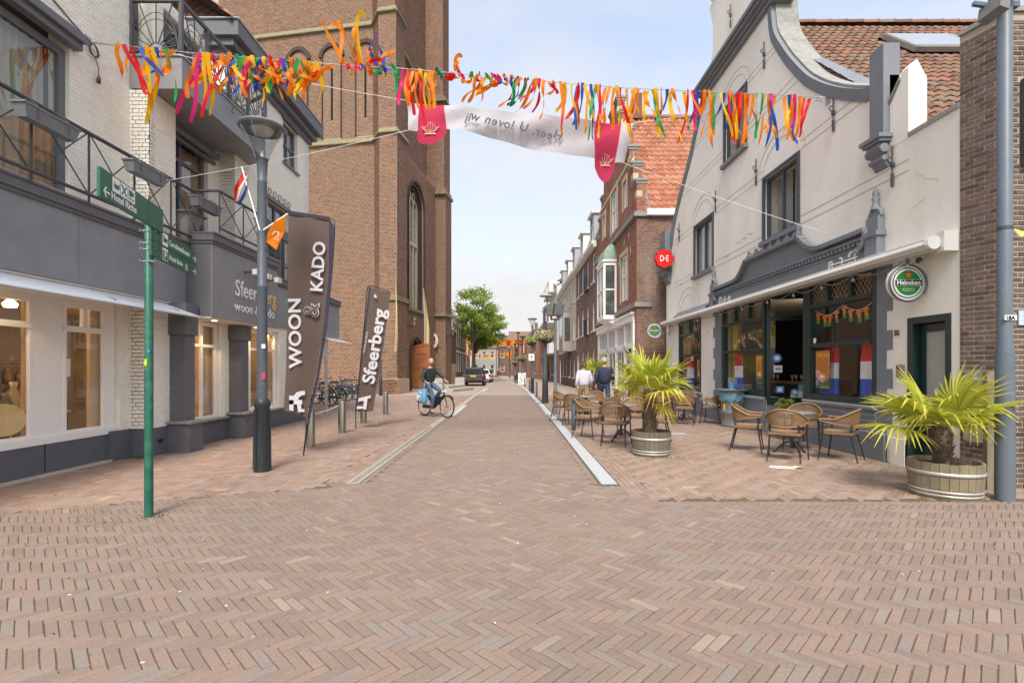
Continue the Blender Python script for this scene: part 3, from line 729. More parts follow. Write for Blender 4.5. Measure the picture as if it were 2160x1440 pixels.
TER = [(0,(.20,.085,.055)),(.35,(.30,.135,.09)),(.7,(.36,.18,.125)),(1,(.27,.19,.15))]
m_pan = mat('aged_pantile',None,tone=TER,rough=.8,var=.18,scale=14,bump=.5,grime=((.16,.13,.10),.5,1.2))
m_pano = mat('aged_pantile_single',None,tone=TER,rnd_obj=True,rough=.8,var=.18,scale=14,bump=.5,grime=((.16,.13,.10),.5,1.2))
def pantiles(parent,O,ud,sd,Wd,Ld,tw,tl,m_st,m_ob,inside=None,n_own=300,amp=.028,name='roof_tile',prefer=None):
    """S-shaped tiles; O lower left, ud along the eave, sd up the slope"""
    O,ud,sd = Vector(O),Vector(ud).normalized(),Vector(sd).normalized(); nd = ud.cross(sd).normalized()
    if nd.z < 0: nd = -nd
    ns = 7; prof = []
    for k in range(ns):
        t = k/(ns-1); prof.append((t*tw*1.06,amp*(math.sin((t*.98)*2*math.pi-.2)) if True else 0))
    def tile(jx=0):
        vs = []
        for (y,lift) in ((0,.026),(tl*1.08,.0)):
            for (u,h) in prof: vs.append(ud*u+sd*y+nd*(h+lift+amp))
        for (u,h) in prof: vs.append(ud*u+sd*0+nd*(h+.026+amp-.016))
        fs = [(k,k+1,ns+k+1,ns+k) for k in range(ns-1)]+[(2*ns+k,2*ns+k+1,k+1,k) for k in range(ns-1)]
        return vs,fs
    vs,fs = tile(); base = np.array([tuple(v) for v in vs])
    nu,nl = int(Wd/tw),int(Ld/tl); P,cen = [],[]
    for j in range(nl):
        for i in range(nu):
            c = O+ud*(i*tw)+sd*(j*tl); cc = c+ud*tw/2+sd*tl/2
            if inside is None or inside(cc): P.append(c+ud*(rnd.random()-.5)*.008+sd*(rnd.random()-.5)*.012+nd*(rnd.random()-.5)*.006); cen.append(cc)
    if not P: return
    P = np.array([tuple(p) for p in P]); cen = np.array([tuple(p) for p in cen]); n = len(P)
    d = np.linalg.norm(cen-np.array([0,0,EYE]),axis=1); uu = CX+F*cen[:,0]/cen[:,1]; vv = HZ-F*(cen[:,2]-EYE)/cen[:,1]
    vis = (uu > 0) & (uu < 2160) & (vv > 0) & (vv < 1440)
    if prefer is not None: vis &= np.array([prefer(a,c) for a,c in zip(uu,vv)])
    own = np.zeros(n,bool)
    if n_own: idx = np.argsort(np.where(vis,d,1e9))[:n_own]; own[idx] = vis[idx]
    S = ~own; k = len(base)
    if S.any():
        V = (P[S][:,None]+base[None]).reshape(-1,3); Q = (np.array(fs)[None]+k*np.arange(S.sum())[:,None,None]).reshape(-1,4)
        o = link('tile_field',fast_mesh('tile_field',V,Q,np.repeat(nrs.rand(S.sum()),len(fs))),m_st,parent); o['kind'] = 'stuff'
    me = bpy.data.meshes.new(name); me.from_pydata([tuple(v) for v in vs],[],fs); me.materials.append(m_ob)
    for p in P[own]:
        o = bpy.data.objects.new(name,me); col.objects.link(o); o.parent = parent; o.location = Vector(p)
        if parent.type == 'EMPTY' and parent.get('_world'): o.location -= Vector(parent.location)
mb = MB(); mb.add([(-5.7,9.9,8.55),(-5.7,14.4,8.55),(-10,14.4,12.0),(-10,9.9,12.0)],[(0,1,2,3)]); mb.build('roof',m_dkwood,shop)
pantiles(shop,(-5.72,9.9,8.57),Y1,(-4.3,0,3.45),4.5,5.4,.24,.3,m_pan,m_pano,n_own=0)
mb = MB(); mb.add([(-8.8,10.16,8.57),(-5.65,10.16,8.57),(-8.0,12.36,11.2),(-8.8,12.36,11.2)],[(0,1,2,3)]); mb.build('roof',m_dkwood,shop)
pantiles(shop,(-8.8,10.12,8.60),X1,(0,2.2,2.63),3.15,3.3,.24,.3,m_pan,m_pano,inside=lambda c: c.x < -5.75-(c.y-10.16)*1.05,n_own=80)
mb = MB(); mb.box(-8.8,-6.0,10.2,10.4,6.55,7.95); mb.build('loggia_wall',m_cm,shop)
mb = MB(); mb.bar((-6.9,8.2,8.9),(-6.35,10.1,6.9),.16,.2); mb.bar((-7.3,8.2,8.9),(-6.75,10.1,6.9),.1,.12); mb.build('loggia_beam',m_fas2,shop)
# shop interior
mb = MB(); mb.box(-10.0,-6.45,2.5,14,-.02,.05); mb.build('shop_floor',m_oak,shop)
mb = MB(); mb.box(-10.05,-9.95,2.5,14,.05,2.6); mb.box(-9.9,-6.4,14.0,14.05,.05,2.6); mb.box(-10,-6.4,2.45,2.5,.05,2.6); mb.build('shop_wall',m_inner,shop)
mb = MB(); mb.box(-10,-6.42,2.5,14,2.6,2.65); mb.build('shop_ceiling',mat('shop_ceil',(.5,.4,.3),rough=.8),shop)
for (y0,y1) in ((6.46,6.6),(7.46,7.66),(9.55,9.95),(11.15,11.4),(12.2,12.45)):
    mb = MB(); mb.box(-6.50 if y0 < 8 else -6.3,-6.45 if y0 < 8 else -6.12,y0,y1,.4,2.58); mb.build('display_screen',m_warm,shop)
for (x,y) in ((-7.6,5.0),(-8.3,6.7),(-7.4,7.2),(-7.2,9.4),(-7.2,11.8),(-7.3,13.2)):
    l = bpy.data.lights.new('shop_lamp','POINT'); lo = bpy.data.objects.new('shop_lamp',l); col.objects.link(lo); l.energy = 13 if y < 9 else 15; l.color = (1,.66,.36); l.shadow_soft_size = .12; lo.location = (x,y,2.3)
    mb = MB(); mb.lathe([(.0001,0),(.07,0),(.09,.05),(.03,.12),(.01,.3)],(x,y,2.36),14); mb.build('ceiling_lamp',m_spot,shop)
# goods in the shop window
def disp(name,label,cat): return thing(name,label,cat)
dt = thing('round_table_board','round pale wooden disc standing in the leftmost lit shop window','wooden disc',(-6.56,6.30,.79),R(-42))
mb = MB(); mb.tube([(-.02,0,0),(.02,0,0)],.21,40,smooth=False); mb.build('disc',mat('pale_plywood',(.72,.55,.28),rough=.5,var=.12,scale=5,grime=((.5,.33,.15),.5,3)),dt)
mb = MB(); mb.bar((0,-.1,-.18),(0,-.1,-.74),.03); mb.bar((0,.1,-.18),(0,.1,-.74),.03); mb.build('stand',m_dkwood,dt)
for (nm,lb,x,y,w_,h_) in (('shelf_rack','dark shelf rack deep inside the shop behind the wooden disc',-9.3,5.6,2.2,1.8),('shelf_rack','dark shelf rack with baskets behind the second shop window',-9.2,8.6,2.0,1.5)):
    t = thing(nm,lb,'shelf rack',(x,y,.05))
    mb = MB(); mb.box(-.2,.2,-w_/2,w_/2,0,.04)
    for k in range(1,5): mb.box(-.2,.2,-w_/2,w_/2,h_*k/4-.02,h_*k/4)
    for s in (-1,0,1): mb.box(-.2,.2,s*w_/2-.02,s*w_/2+.02,0,h_)
    mb.build('frame',m_dkwood,t)
    mb = MB()
    for k in range(4):
        for q in range(8):
            hh = .1+rnd.random()*.22; y_ = -w_/2+.12+q*(w_-.2)/8; mb.lathe([(.0001,0),(.05+rnd.random()*.04,0),(.06,hh*.7),(.02,hh)],(.05,y_,h_*k/4+.02 if k else .04),10)
    o = mb.build('goods',mat('goods_mixed',(.35,.25,.15),var=.6,scale=9),t); o['kind'] = 'stuff'
tb = thing('display_table','wooden display table with vases behind the second lit shop window','table',(-7.3,7.2,.05))
mb = MB(); mb.box(-.35,.35,-.5,.5,.72,.76); mb.build('tabletop',m_oak,tb)
for a in (-1,1):
    for c in (-1,1):
        mb = MB(); mb.box(a*.3-.025,a*.3+.025,c*.45-.025,c*.45+.025,0,.72); mb.build('leg',m_dkwood,tb)
for k,(x,y,h_,c) in enumerate(((-7.2,6.95,.3,(.18,.2,.16)),(-7.35,7.2,.45,(.5,.42,.3)),(-7.15,7.45,.22,(.1,.1,.1)))):
    o = MB().lathe([(.0001,0),(.05,0),(.09,h_*.35),(.035,h_*.8),(.05,h_),(.03,h_-.01)],(x,y,.81),16).build('vase',mat('vase_%d' % k,c,rough=.3),None)
    tagp(o,('small dark green vase at the near end of the shop display table','tall beige vase in the middle of the shop display table','low black vase at the far end of the shop display table')[k],'vase')
# mirrored opening-notice card on the glass
nc = thing('notice_card','small white notice card hanging inside the second shop window','notice',(-6.43,6.99,1.50))
mb = MB(); mb.box(-.004,0,-.04,.12,-.16,.10); mb.build('card',m_white,nc)
text('lettering','oN',.07,m_iron,(.004,-.03,.01),FX,nc,ext=.001)

# first floor railing with planters
rail = thing('balcony_railing','long dark tubular railing with crossed rods above the left shop fascia','railing',(-5.8,6,3.74),world=True)
zt,zb = 4.68,3.84; xr = -5.80; ys = [2.67+.805*k for k in range(9)]
mb = MB(); mb.tube([(xr,2.6,zt),(xr,9.12,zt)],.028,10); mb.build('top_rail',m_iron,rail)
mb = MB(); mb.tube([(xr,2.6,zb),(xr,9.12,zb)],.024,10); mb.build('bottom_rail',m_iron,rail)
for k,y in enumerate(ys):
    mb = MB(); mb.bar((xr,y,3.72),(xr,y,zt),.03,.012,up=(1,0,0)); mb.build('post',m_iron,rail)
    if k < len(ys)-1:
        for (a,c) in ((zb,zt),(zt,zb)):
            mb = MB(); mb.tube([(xr,y+.01,a),(xr,y+.795,c)],.009,6); mb.build('cross_rod',m_iron,rail)
rail2 = thing('corner_railing','dark railing around the projecting corner balcony above the white lettering','railing',(-5.4,10,3.93),world=True)
mb = MB(); mb.tube([(-5.85,9.05,4.75),(-5.42,9.05,4.75),(-5.42,11.4,4.75),(-5.85,11.9,4.75),(-5.85,14.2,4.75)],.026,8); mb.build('top_rail',m_iron,rail2)
mb = MB(); mb.tube([(-5.42,9.05,4.06),(-5.42,11.4,4.06),(-5.85,11.9,4.06),(-5.85,14.2,4.06)],.022,8); mb.build('bottom_rail',m_iron,rail2)
pp = [(-5.42,9.05),(-5.42,9.85),(-5.42,10.65),(-5.42,11.4),(-5.85,11.9),(-5.85,12.7),(-5.85,13.5),(-5.85,14.2)]
for k,(x,y) in enumerate(pp):
    mb = MB(); mb.bar((x,y,3.9 if y < 11.5 else 3.72),(x,y,4.75),.03,.012,up=(1,0,0)); mb.build('post',m_iron,rail2)
    if k < len(pp)-1:
        x2,y2 = pp[k+1]
        for (a,c) in ((4.06,4.75),(4.75,4.06)):
            mb = MB(); mb.tube([(x,y,a),(x2,y2,c)],.009,6); mb.build('cross_rod',m_iron,rail2)
m_plant = mat('planter_plastic',(.19,.20,.21),rough=.6,var=.12,scale=20,grime=((.3,.3,.28),.4,9))
def planter(name='flower_box'):
    t = thing(name,'x','flower box',(0,0,0),0,'flower boxes hung on the balcony railing')
    mb = MB(); a,c,d,e,h_ = .085,.36,.06,.32,.17
    v = [(-d,-e,0),(d,-e,0),(d,e,0),(-d,e,0),(-a,-c,h_),(a,-c,h_),(a,c,h_),(-a,c,h_),(-a+.012,-c+.012,h_),(a-.012,-c+.012,h_),(a-.012,c-.012,h_),(-a+.012,c-.012,h_),(-a+.015,-c+.015,h_-.04),(a-.015,-c+.015,h_-.04),(a-.015,c-.015,h_-.04),(-a+.015,c-.015,h_-.04)]
    mb.add(v,[(3,2,1,0),(0,1,5,4),(1,2,6,5),(2,3,7,6),(3,0,4,7),(4,5,9,8),(5,6,10,9),(6,7,11,10),(7,4,8,11),(8,9,13,12),(9,10,14,13),(10,11,15,14),(11,8,12,15),(12,13,14,15)])
    mb.box(-a-.008,a+.008,-c-.008,-c+.0,h_-.02,h_+.004); mb.box(-a-.008,a+.008,c,c+.008,h_-.02,h_+.004); mb.box(-a-.008,-a,-c,c,h_-.02,h_+.004); mb.box(a,a+.008,-c,c,h_-.02,h_+.004)
    mb.build('box',m_plant,t)
    mb = MB()
    for y in (-.2,.2): mb.tube([(-.1,y,.2),(-.12,y,.26),(-.03,y,.27),(.09,y,.17),(.09,y,.02)],.006,5)
    mb.build('wire_hook',m_iron,t)
    return t
pl0 = planter(); kids = tree(pl0)
spots = [(-5.66,5.95,4.36,'nearest grey flower box hanging in front of the curtained balcony door'),(-5.66,7.55,4.38,'second grey flower box hanging above the upper green direction sign'),
         (-5.64,9.0,4.36,'grey flower box hanging beside the rusty planter'),(-5.28,10.5,4.42,'grey flower box hanging behind the street lamp column'),(-5.28,11.25,4.42,'farthest grey flower box beside the orange pennant')]
for i,(x,y,z,lb) in enumerate(spots):
    if i == 0: pl0.location = (x,y,z); pl0['label'] = lb
    else: copy_thing(pl0,kids,(x,y,z),0,lb)
rp = thing('rusty_planter','square rusty metal planter tub on the balcony beside the glazed doors','planter',(-6.0,8.95,3.75))
mb = MB(); v = [(-.16,-.16,0),(.16,-.16,0),(.16,.16,0),(-.16,.16,0),(-.22,-.22,.52),(.22,-.22,.52),(.22,.22,.52),(-.22,.22,.52)]
mb.add(v,[(3,2,1,0),(0,1,5,4),(1,2,6,5),(2,3,7,6),(3,0,4,7),(4,5,6,7)]); mb.build('tub',mat('rusty_metal',(.24,.25,.25),rough=.8,var=.25,scale=6,bump=.5,grime=((.32,.12,.04),1.0,4)),rp)
mb = MB(); mb.box(-.26,.26,-.26,.26,.515,.54); mb.build('rim',m_plant,rp)
# cable coil and plug by the garland hook
cb = thing('cable_coil','coiled black cable with a hanging plug on the cream wall beside the hook','cable',(-6.27,7.3,6.15),world=True)
mb = MB(); mb.tube([(-6.24,7.27+.075*math.cos(t)+t*.002,6.2+.09*math.sin(t)) for t in [i*.4 for i in range(48)]],.008,5)
mb.tube([(-6.24,7.3,6.12),(-6.23,7.36,5.98),(-6.23,7.36,5.85)],.007,5); mb.tube([(-6.27,5.6,7.2),(-6.27,6.4,6.6),(-6.27,6.98,6.38),(-6.26,7.25,6.3)],.01,5); mb.build('cable',m_iron,cb)
mb = MB(); mb.lathe([(.0001,-.12),(.025,-.12),(.028,-.05),(.012,0)],(-6.23,7.36,5.87),10); mb.build('plug',m_iron,cb)
# ---------------------------------------------------------------- church tower
TB = [(0,(.065,.042,.035)),(.25,(.13,.066,.047)),(.6,(.205,.088,.055)),(.85,(.28,.115,.068)),(1,(.12,.09,.075))]
m_tb = mat('tower_brick',None,tone=TB,rough=.85,var=.16,scale=2.2,bump=.4,bscale=60,grime=((.12,.08,.055),.65,.32),streak=1)
m_tbo = mat('tower_brick_single',None,tone=TB,rnd_obj=True,rough=.85,var=.16,scale=2.2,bump=.4,bscale=60,grime=((.12,.08,.055),.65,.32),streak=1)
m_tm = mat('tower_mortar',(.42,.325,.22),rough=.95,var=.15,scale=4)
m_moss = mat('mossy_stone',(.23,.21,.13),rough=.95,var=.3,scale=7,bump=.6,grime=((.30,.25,.07),.7,2))
m_tracery = mat('tracery_stone',(.52,.46,.33),rough=.85,var=.12,scale=5)
m_lead = mat('leaded_glass',(.06,.065,.07),rough=.25,var=.3,scale=9,spec=.7)
m_void = m_dark
tower = thing('church_tower','tall brown brick church tower with buttresses and an arched doorway','church tower',(-6.65,28.2,0),world=True)
TA = math.atan2(.164,.986)
E1 = Vector((math.cos(TA),-math.sin(TA),0)); E2 = Vector((math.sin(TA),math.cos(TA),0)); TO = Vector((-6.65,28.2,0))
def T(a,b,z=0): return TO+E1*a+E2*b+Vector((0,0,z))
TZ = 33
stages = [(0,15.3,0.0),(15.3,22.4,.12),(22.4,TZ,.22)]
def tbox(mb,a0,a1,b0,b1,z0,z1):
    mb.obox(T((a0+a1)/2,(b0+b1)/2,(z0+z1)/2),E1*(a1-a0)/2,E2*(b1-b0)/2,Vector((0,0,(z1-z0)/2)))
def tprism(mb,pts,z0,z1):
    n = len(pts); vs = [T(a,b,z0) for a,b in pts]+[T(a,b,z1) for a,b in pts]
    mb.add(vs,[tuple(range(n)),tuple(range(n,2*n))[::-1]]+[(i,i+n,(i+1) % n+n,(i+1) % n) for i in range(n)])
def tface(p,q,z0,z1,holes=(),own=0,arch=None,bl=.26,bh=.0775):
    """bricks on the face from local p to local q (outward to the right-hand normal towards the viewer)"""
    P,Q = T(*p),T(*q); ud = (Q-P); w_ = ud.length; ud.normalize(); nd = ud.cross(Vector((0,0,1)))
    iv = None
    if arch:
        c,hw,zs,zb_,rise = arch
        def iv(z):
            if z < zb_ or z > zs+rise: return [(0,w_)]
            h = hw if z <= zs else hw*math.sqrt(max(0,1-((z-zs)/rise)**2))
            return [(0,max(0,c-h)),(min(w_,c+h),w_)]
    wall_bricks(tower,P,ud,nd,w_,z0,z1,m_tb,m_tbo,holes,bl=bl,bh=bh,jt=.024,proud=.007,jit=.002,n_own=own,intervals=iv)
BW = 12.6
for si,(z0,z1,ins) in enumerate(stages):
    mb = MB()
    a,bq = -ins,ins
    # main body, recessed street face and corner buttresses
    tprism(mb,[(-BW,.95+ins),(-1.85-ins,.95+ins),(-1.05-ins,bq),(a,bq),(a,1.55),(-1.3-ins,1.75),(-1.3-ins,9.2),(a,9.35),(a,11.0),(-BW,11.0)],z0,z1)
    # local prism as mortar body
    mb.build('tower_wall',m_tm,tower)
    slits = [(BW-5.35,BW-5.2,16.9,19.9),(BW-3.35,BW-3.2,17.2,20.0)] if si == 1 else []
    niches = []
    if si == 1:
        for c in (BW-6.9,BW-4.65,BW-2.45): niches.append(c)
    own = 300 if si == 0 else 0
    tface((-BW,.95+ins),(-1.85-ins,.95+ins),z0,z1,holes=[(max(0,c-.62),c+.62,15.6,21.2) for c in niches],own=130 if si == 0 else (60 if si == 1 else 0))
    tface((-1.85-ins,.95+ins),(-1.05-ins,bq),z0,z1,own=20 if si == 0 else 0)
    tface((-1.05-ins,bq),(a,bq),z0,z1,own=90 if si == 0 else (30 if si == 1 else 0))
    tface((a,bq),(a,1.55),z0,z1)
    tface((a,1.55),(-1.3-ins,1.75),z0,z1)
    if si == 0:
        # street wall is rebuilt in front with the window and doorway
        pass
    else:
        tface((-1.3-ins,1.75),(-1.3-ins,9.2),z0,z1)
    tface((-1.3-ins,9.2),(a,9.35),z0,z1,own=30 if si == 0 else 0)
    tface((a,9.35),(a,11.0),z0,z1)
# niches on the left face: sunk field plus arch ring
for c,w_ in ((BW-6.9,1.24),(BW-4.65,1.24),(BW-2.45,1.24)):
    a = -BW+c; f0 = .95+.12
    mb = MB()
    P = T(a-.62,f0,0)
    wall_bricks(tower,P+E2*-.0,E1,-E2,1.24,15.6,21.2,m_tb,m_tbo,holes=[(.55,.70,16.6,19.9)] if c != BW-6.9 else (),bl=.26,bh=.0775,jt=.024,proud=.004,jit=.002,n_own=0,
                intervals=lambda z: [(0,1.24)] if z < 20.6 else ([(.62-math.sqrt(max(0,.385-(z-20.6)**2)),.62+math.sqrt(max(0,.385-(z-20.6)**2)))] if z < 21.2 else []))
    mb = MB()
    tbox(mb,a-.66,a-.60,f0-.10,f0+.02,15.6,20.6); tbox(mb,a+.60,a+.66,f0-.10,f0+.02,15.6,20.6)
    n = 15
    for i in range(n):
        t = math.pi*(i+.5)/n
        for r0,r1,pj in ((.60,.84,.11),):
            ce = T(a+math.cos(t)*(r0+r1)/2,f0-pj/2,20.6+math.sin(t)*(r0+r1)/2)
            rd = E1*math.cos(t)+Vector((0,0,1))*math.sin(t); td = -E1*math.sin(t)+Vector((0,0,1))*math.cos(t)
            mb.obox(ce,rd*(r1-r0)/2,td*(.105/2+.02),E2*pj/2)
    mb.build('niche_arch',m_tb,tower)
    if c != BW-6.9:
        mb = MB(); tbox(mb,a-.07,a+.07,f0-.03,f0+.1,16.7,19.9); mb.build('slit_opening',m_void,tower)
# pilaster strips between the niches
mb = MB()
# string courses following the outline
def course(z,ins,h=.28,pr=.14):
    mb = MB(); o = ins
    pts = [(-BW,.95+o),(-1.85-o,.95+o),(-1.05-o,o),(-o,o),(-o,1.55),(-1.3-o,1.75)]
    for p,q in zip(pts,pts[1:]):
        P,Q = T(*p),T(*q); d = (Q-P).normalized(); nn = d.cross(Vector((0,0,1)))
        ext = d*.05
        v = [P-ext,Q+ext]
        vs = []
        for X in v: vs += [X+Vector((0,0,z-h/2)),X+nn*pr+Vector((0,0,z-h/2+.05)),X+nn*pr+Vector((0,0,z-.02)),X+Vector((0,0,z+h/2+.1))]
        mb.add(vs,[(0,4,5,1),(1,5,6,2),(2,6,7,3),(0,1,2,3),(7,6,5,4)])
    mb.build('string_course',m_moss,tower)
course(15.2,0); course(22.3,.12)
# far buttress courses and base course
for z,o in ((14.9,0),(22.0,.12),(5.6,0)):
    mb = MB()
    tbox(mb,-1.3,.12,9.05+ (0),9.36,z-.12,z+.12); tbox(mb,-.02,.12,9.3,11.1,z-.12,z+.12); mb.build('string_course',m_moss,tower)
mb = MB(); tbox(mb,-1.15,.1,-.12,.0,5.42,5.7); tbox(mb,0,.1,0,1.6,5.42,5.7); mb.build('string_course',m_moss,tower)
# battered plinth
mb = MB(); tbox(mb,-1.2,.14,-.14,1.6,0,.9); mb.build('tower_base',m_tm,tower)
P = T(-1.2,-.14); wall_bricks(tower,P,E1,-E2,1.34,0,.9,m_tb,m_tbo,bl=.26,bh=.0775,jt=.018,proud=.012,n_own=0)
# sloping weatherings on the street side (set-offs of the buttress)
for z in (14.6,21.6):
    mb = MB()
    vs = [T(-.0,1.5,z+.55),T(-.0,1.5,z+.3),T(-1.25,8.9,z-.45),T(-1.25,8.9,z-.2)]
    mb.bar(T(-.9,1.6,z+.4),T(-1.2,9.2,z-.05),.35,.2); mb.build('weathering',m_moss,tower)
# street wall with window and door (stage 0)
SW = 7.45
wc = 3.35
b0 = 1.75; fa = -1.3
def swall(z): return None
def iv(z):
    out = [(0,SW)]
    def cut(sp,lo,hi): 
        r = []
        for a,c in sp:
            if hi <= a or lo >= c: r.append((a,c)); continue
            if lo > a: r.append((a,lo))
            if hi < c: r.append((hi,c))
        return r
    if 5.5 < z < 14.1:
        zs = 12.6; h = 1.45 if z < zs else 1.45*math.sqrt(max(0,1-((z-zs)/1.5)**2)); out = cut(out,wc-h,wc+h)
    if z < 3.5:
        zs = 2.3; h = 1.05 if z < zs else 1.05*math.sqrt(max(0,1-((z-zs)/1.2)**2)); out = cut(out,wc-h,wc+h)
    return out
mb = MB(); nz_ = 76
zz = [i*15.3/90 for i in range(91)]
for za,zb_ in zip(zz,zz[1:]):
    for (a,c) in iv((za+zb_)/2):
        tbox(mb,fa,fa+.55,b0+a,b0+c,za,zb_)
mb.build('street_wall',m_tm,tower)
Pn = T(fa+.55,b0); wall_bricks(tower,Pn,E2,E1,SW,0,15.3,m_tb,m_tbo,bl=.26,bh=.0775,jt=.024,proud=.007,jit=.002,n_own=0,intervals=iv)
# moulded orders round window and doorway
def order(cx,hw,zs,zb_,rise,dep,r,pr):
    mb = MB(); pts = [T(fa+dep,b0+cx-hw,zb_)]+[T(fa+dep,b0+cx-hw*math.cos(t),zs+rise*math.sin(t)) for t in [math.pi*i/24 for i in range(25)]]+[T(fa+dep,b0+cx+hw,zb_)]
    mb.tube(pts,r,6); mb.build('arch_moulding',m_tb,tower)
order(wc,1.52,12.6,5.5,1.56,.58,.09,0); order(wc,1.30,12.6,5.5,1.35,.42,.09,0); order(wc,1.12,12.6,5.5,1.15,.25,.09,0)
order(wc,1.15,2.3,0,1.28,.58,.09,0); order(wc,.95,2.3,0,1.1,.42,.08,0); order(wc,.78,2.3,0,.95,.25,.08,0)
mb = MB(); mb.add([T(fa+.10,b0+wc-1.45,5.4),T(fa+.10,b0+wc+1.45,5.4),T(fa+.10,b0+wc+1.45,14.2),T(fa+.10,b0+wc-1.45,14.2)],[(0,1,2,3)]); mb.build('church_window',m_lead,tower)
mb = MB()
for k in (-1.0,-.34,.34,1.0): tbox(mb,fa+.10,fa+.26,b0+wc+k-.06,b0+wc+k+.06,5.5,12.7)
for z in (7.4,9.3,11.0): tbox(mb,fa+.11,fa+.16,b0+wc-1,b0+wc+1,z-.03,z+.03)
tbox(mb,fa+.10,fa+.28,b0+wc-1.05,b0+wc+1.05,9.9,10.1)
for cx in (-.67,0,.67):
    mb.tube([T(fa+.2,b0+wc+cx-.33*math.cos(t),12.4+.7*math.sin(t)) for t in [math.pi*i/12 for i in range(13)]],.05,6)
for cx in (-.36,.36): mb.tube([T(fa+.2,b0+wc+cx+.25*math.cos(t),13.3+.25*math.sin(t)) for t in [math.pi*i/8 for i in range(17)]],.04,6)
mb.build('tracery',m_tracery,tower)
mb = MB(); tbox(mb,fa+.1,fa+.75,b0+wc-1.6,b0+wc+1.6,5.3,5.5); mb.build('window_sill',m_moss,tower)
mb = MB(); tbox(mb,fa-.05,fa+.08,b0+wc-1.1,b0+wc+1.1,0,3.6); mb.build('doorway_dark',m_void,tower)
# open door leaf
m_door = mat('varnished_door',(.42,.155,.05),rough=.4,var=.12,scale=5,grime=((.30,.09,.03),.5,2),coat=.3)
m_doorb = mat('door_rail',(.36,.13,.065),rough=.5,var=.1,scale=5)
dr = thing('church_door','open orange brown plank door leaf with diagonal braces at the church entrance','door',(-7.05,33.4,.12),R(4))
w_,h_ = 1.42,2.55
nb = 8
for k in range(nb):
    a,c = k*w_/nb,(k+1)*w_/nb; top = lambda x: h_+.52*math.sqrt(max(0,1-((w_-x)/w_)**2))
    mb = MB(); mb.prism([(a+.006,0),(c-.006,0),(c-.006,top(c)),(a+.006,top(a))],'y',-.02,.02); mb.build('plank',m_door,dr)
mb = MB()
for z in (.1,1.42,2.35): mb.box(0,w_,-.055,-.022,z,z+.16)
mb.bar((.1,-.04,1.6),(w_-.1,-.04,2.33),.03,.13); mb.bar((.1,-.04,.28),(w_-.1,-.04,1.4),.03,.13)
pts = [(x,-.04,h_+.46*math.sqrt(max(0,1-((w_-x)/w_)**2))) for x in [i*w_/10 for i in range(11)]]
for p,q in zip(pts,pts[1:]): mb.bar(p,q,.035,.13)
mb.box(w_-.12,w_,-.058,-.02,0,h_+.5); mb.build('door_brace',m_doorb,dr)
mb = MB(); mb.ball((w_-.06,-.08,1.15),.04,8); mb.build('handle',m_iron,dr)
mb = MB(); mb.box(-7.4,-5.4,32.6,33.3,0,.10); tagp(mb.build('door_step',m_slab),'low pale stone step in front of the open church door','step')
# vatican colour flags hung flat on the tower
m_fy = cloth('flag_yellow',(.85,.58,.03),.3); m_fw = cloth('flag_white',(.80,.80,.78),.3)
def long_flag(u0,u1,v0,v1,Y,lb,lean=0,bow=.15):
    t = thing('church_flag',lb,'flag',W((u0+u1)/2,v1,Y),0,'yellow and white church flags',world=True)
    x0,_,zt_ = W(u0,v0,Y); x1,_,zb_ = W(u1,v1,Y); w_ = (x1-x0)
    n = 24
    for k,(c0,c1,m) in enumerate(((0,.35,m_fw),(.35,.62,m_fy),(.62,.85,m_fw),(.85,1,m_fy))):
        V = []; Q = []
        for i in range(n+1):
            s = i/n; z = zt_+(zb_-zt_)*s; ww = w_*(.25+.75*min(1,s*2.2))*(1-.35*max(0,s-.8)/.2)
            for c in (c0,c1): V.append((x0+ww*c+bow*w_*math.sin(s*3),Y+.12*math.sin(s*4+c*4),z))
        Q = [(2*i,2*i+1,2*i+3,2*i+2) for i in range(n)]
        o = link('flag_stripe',fast_mesh('flag_stripe',V,Q,smooth=True),m,t)
long_flag(833,838,574,742,27.9,'narrow yellow and white church flag hanging left of the tower window')
long_flag(892,904,608,790,33.8,'long yellow and white church flag hanging right of the tower window, above the door')
# lanterns and round shield
def lantern(loc,rz,lb):
    t = thing('wall_lantern',lb,'wall lantern',loc,rz,'black lanterns on the church')
    mb = MB(); mb.box(-.1,.1,-.02,.02,-.15,.15); mb.tube([(0,0,0),(0,-.35,.1),(0,-.62,.02)],.03,6); mb.tube([(0,0,-.12),(0,-.3,-.1),(0,-.5,.02)],.02,6); mb.build('bracket',m_iron,t)
    mb = MB(); mb.lathe([(.03,.02),(.09,.08),(.14,.42),(.001,.44)],(0,-.62,0),6,smooth=False); mb.build('lamp_glass',glass('lantern_glass',(.8,.8,.7),.2),t)
    mb = MB(); mb.lathe([(.18,.42),(.10,.55),(.03,.62),(.02,.72),(.001,.74)],(0,-.62,0),6,smooth=False); mb.lathe([(.001,-.02),(.05,.0),(.05,.05)],(0,-.62,0),6); mb.build('lamp_hood',m_iron,t)
lantern(tuple(T(fa+.6,3.1,4.15)),R(75),'black lantern over the church doorway')
lantern(tuple(T(.02,9.6,4.0)),R(60),'black lantern on the tower buttress beside the round shield')
sh = thing('church_shield','white oval board with a black and red coat of arms on the tower','shield',(-6.05,37.2,3.6),-TA)
mb = MB(); mb.tube([(0,-.10,0),(0,-.02,0)],.46,32,smooth=False)
for i in range(len(mb.v)): mb.v[i] = (mb.v[i][0],mb.v[i][1],mb.v[i][2]*1.3)
mb.build('board',mat('oval_board',(.72,.72,.60),rough=.5),sh)
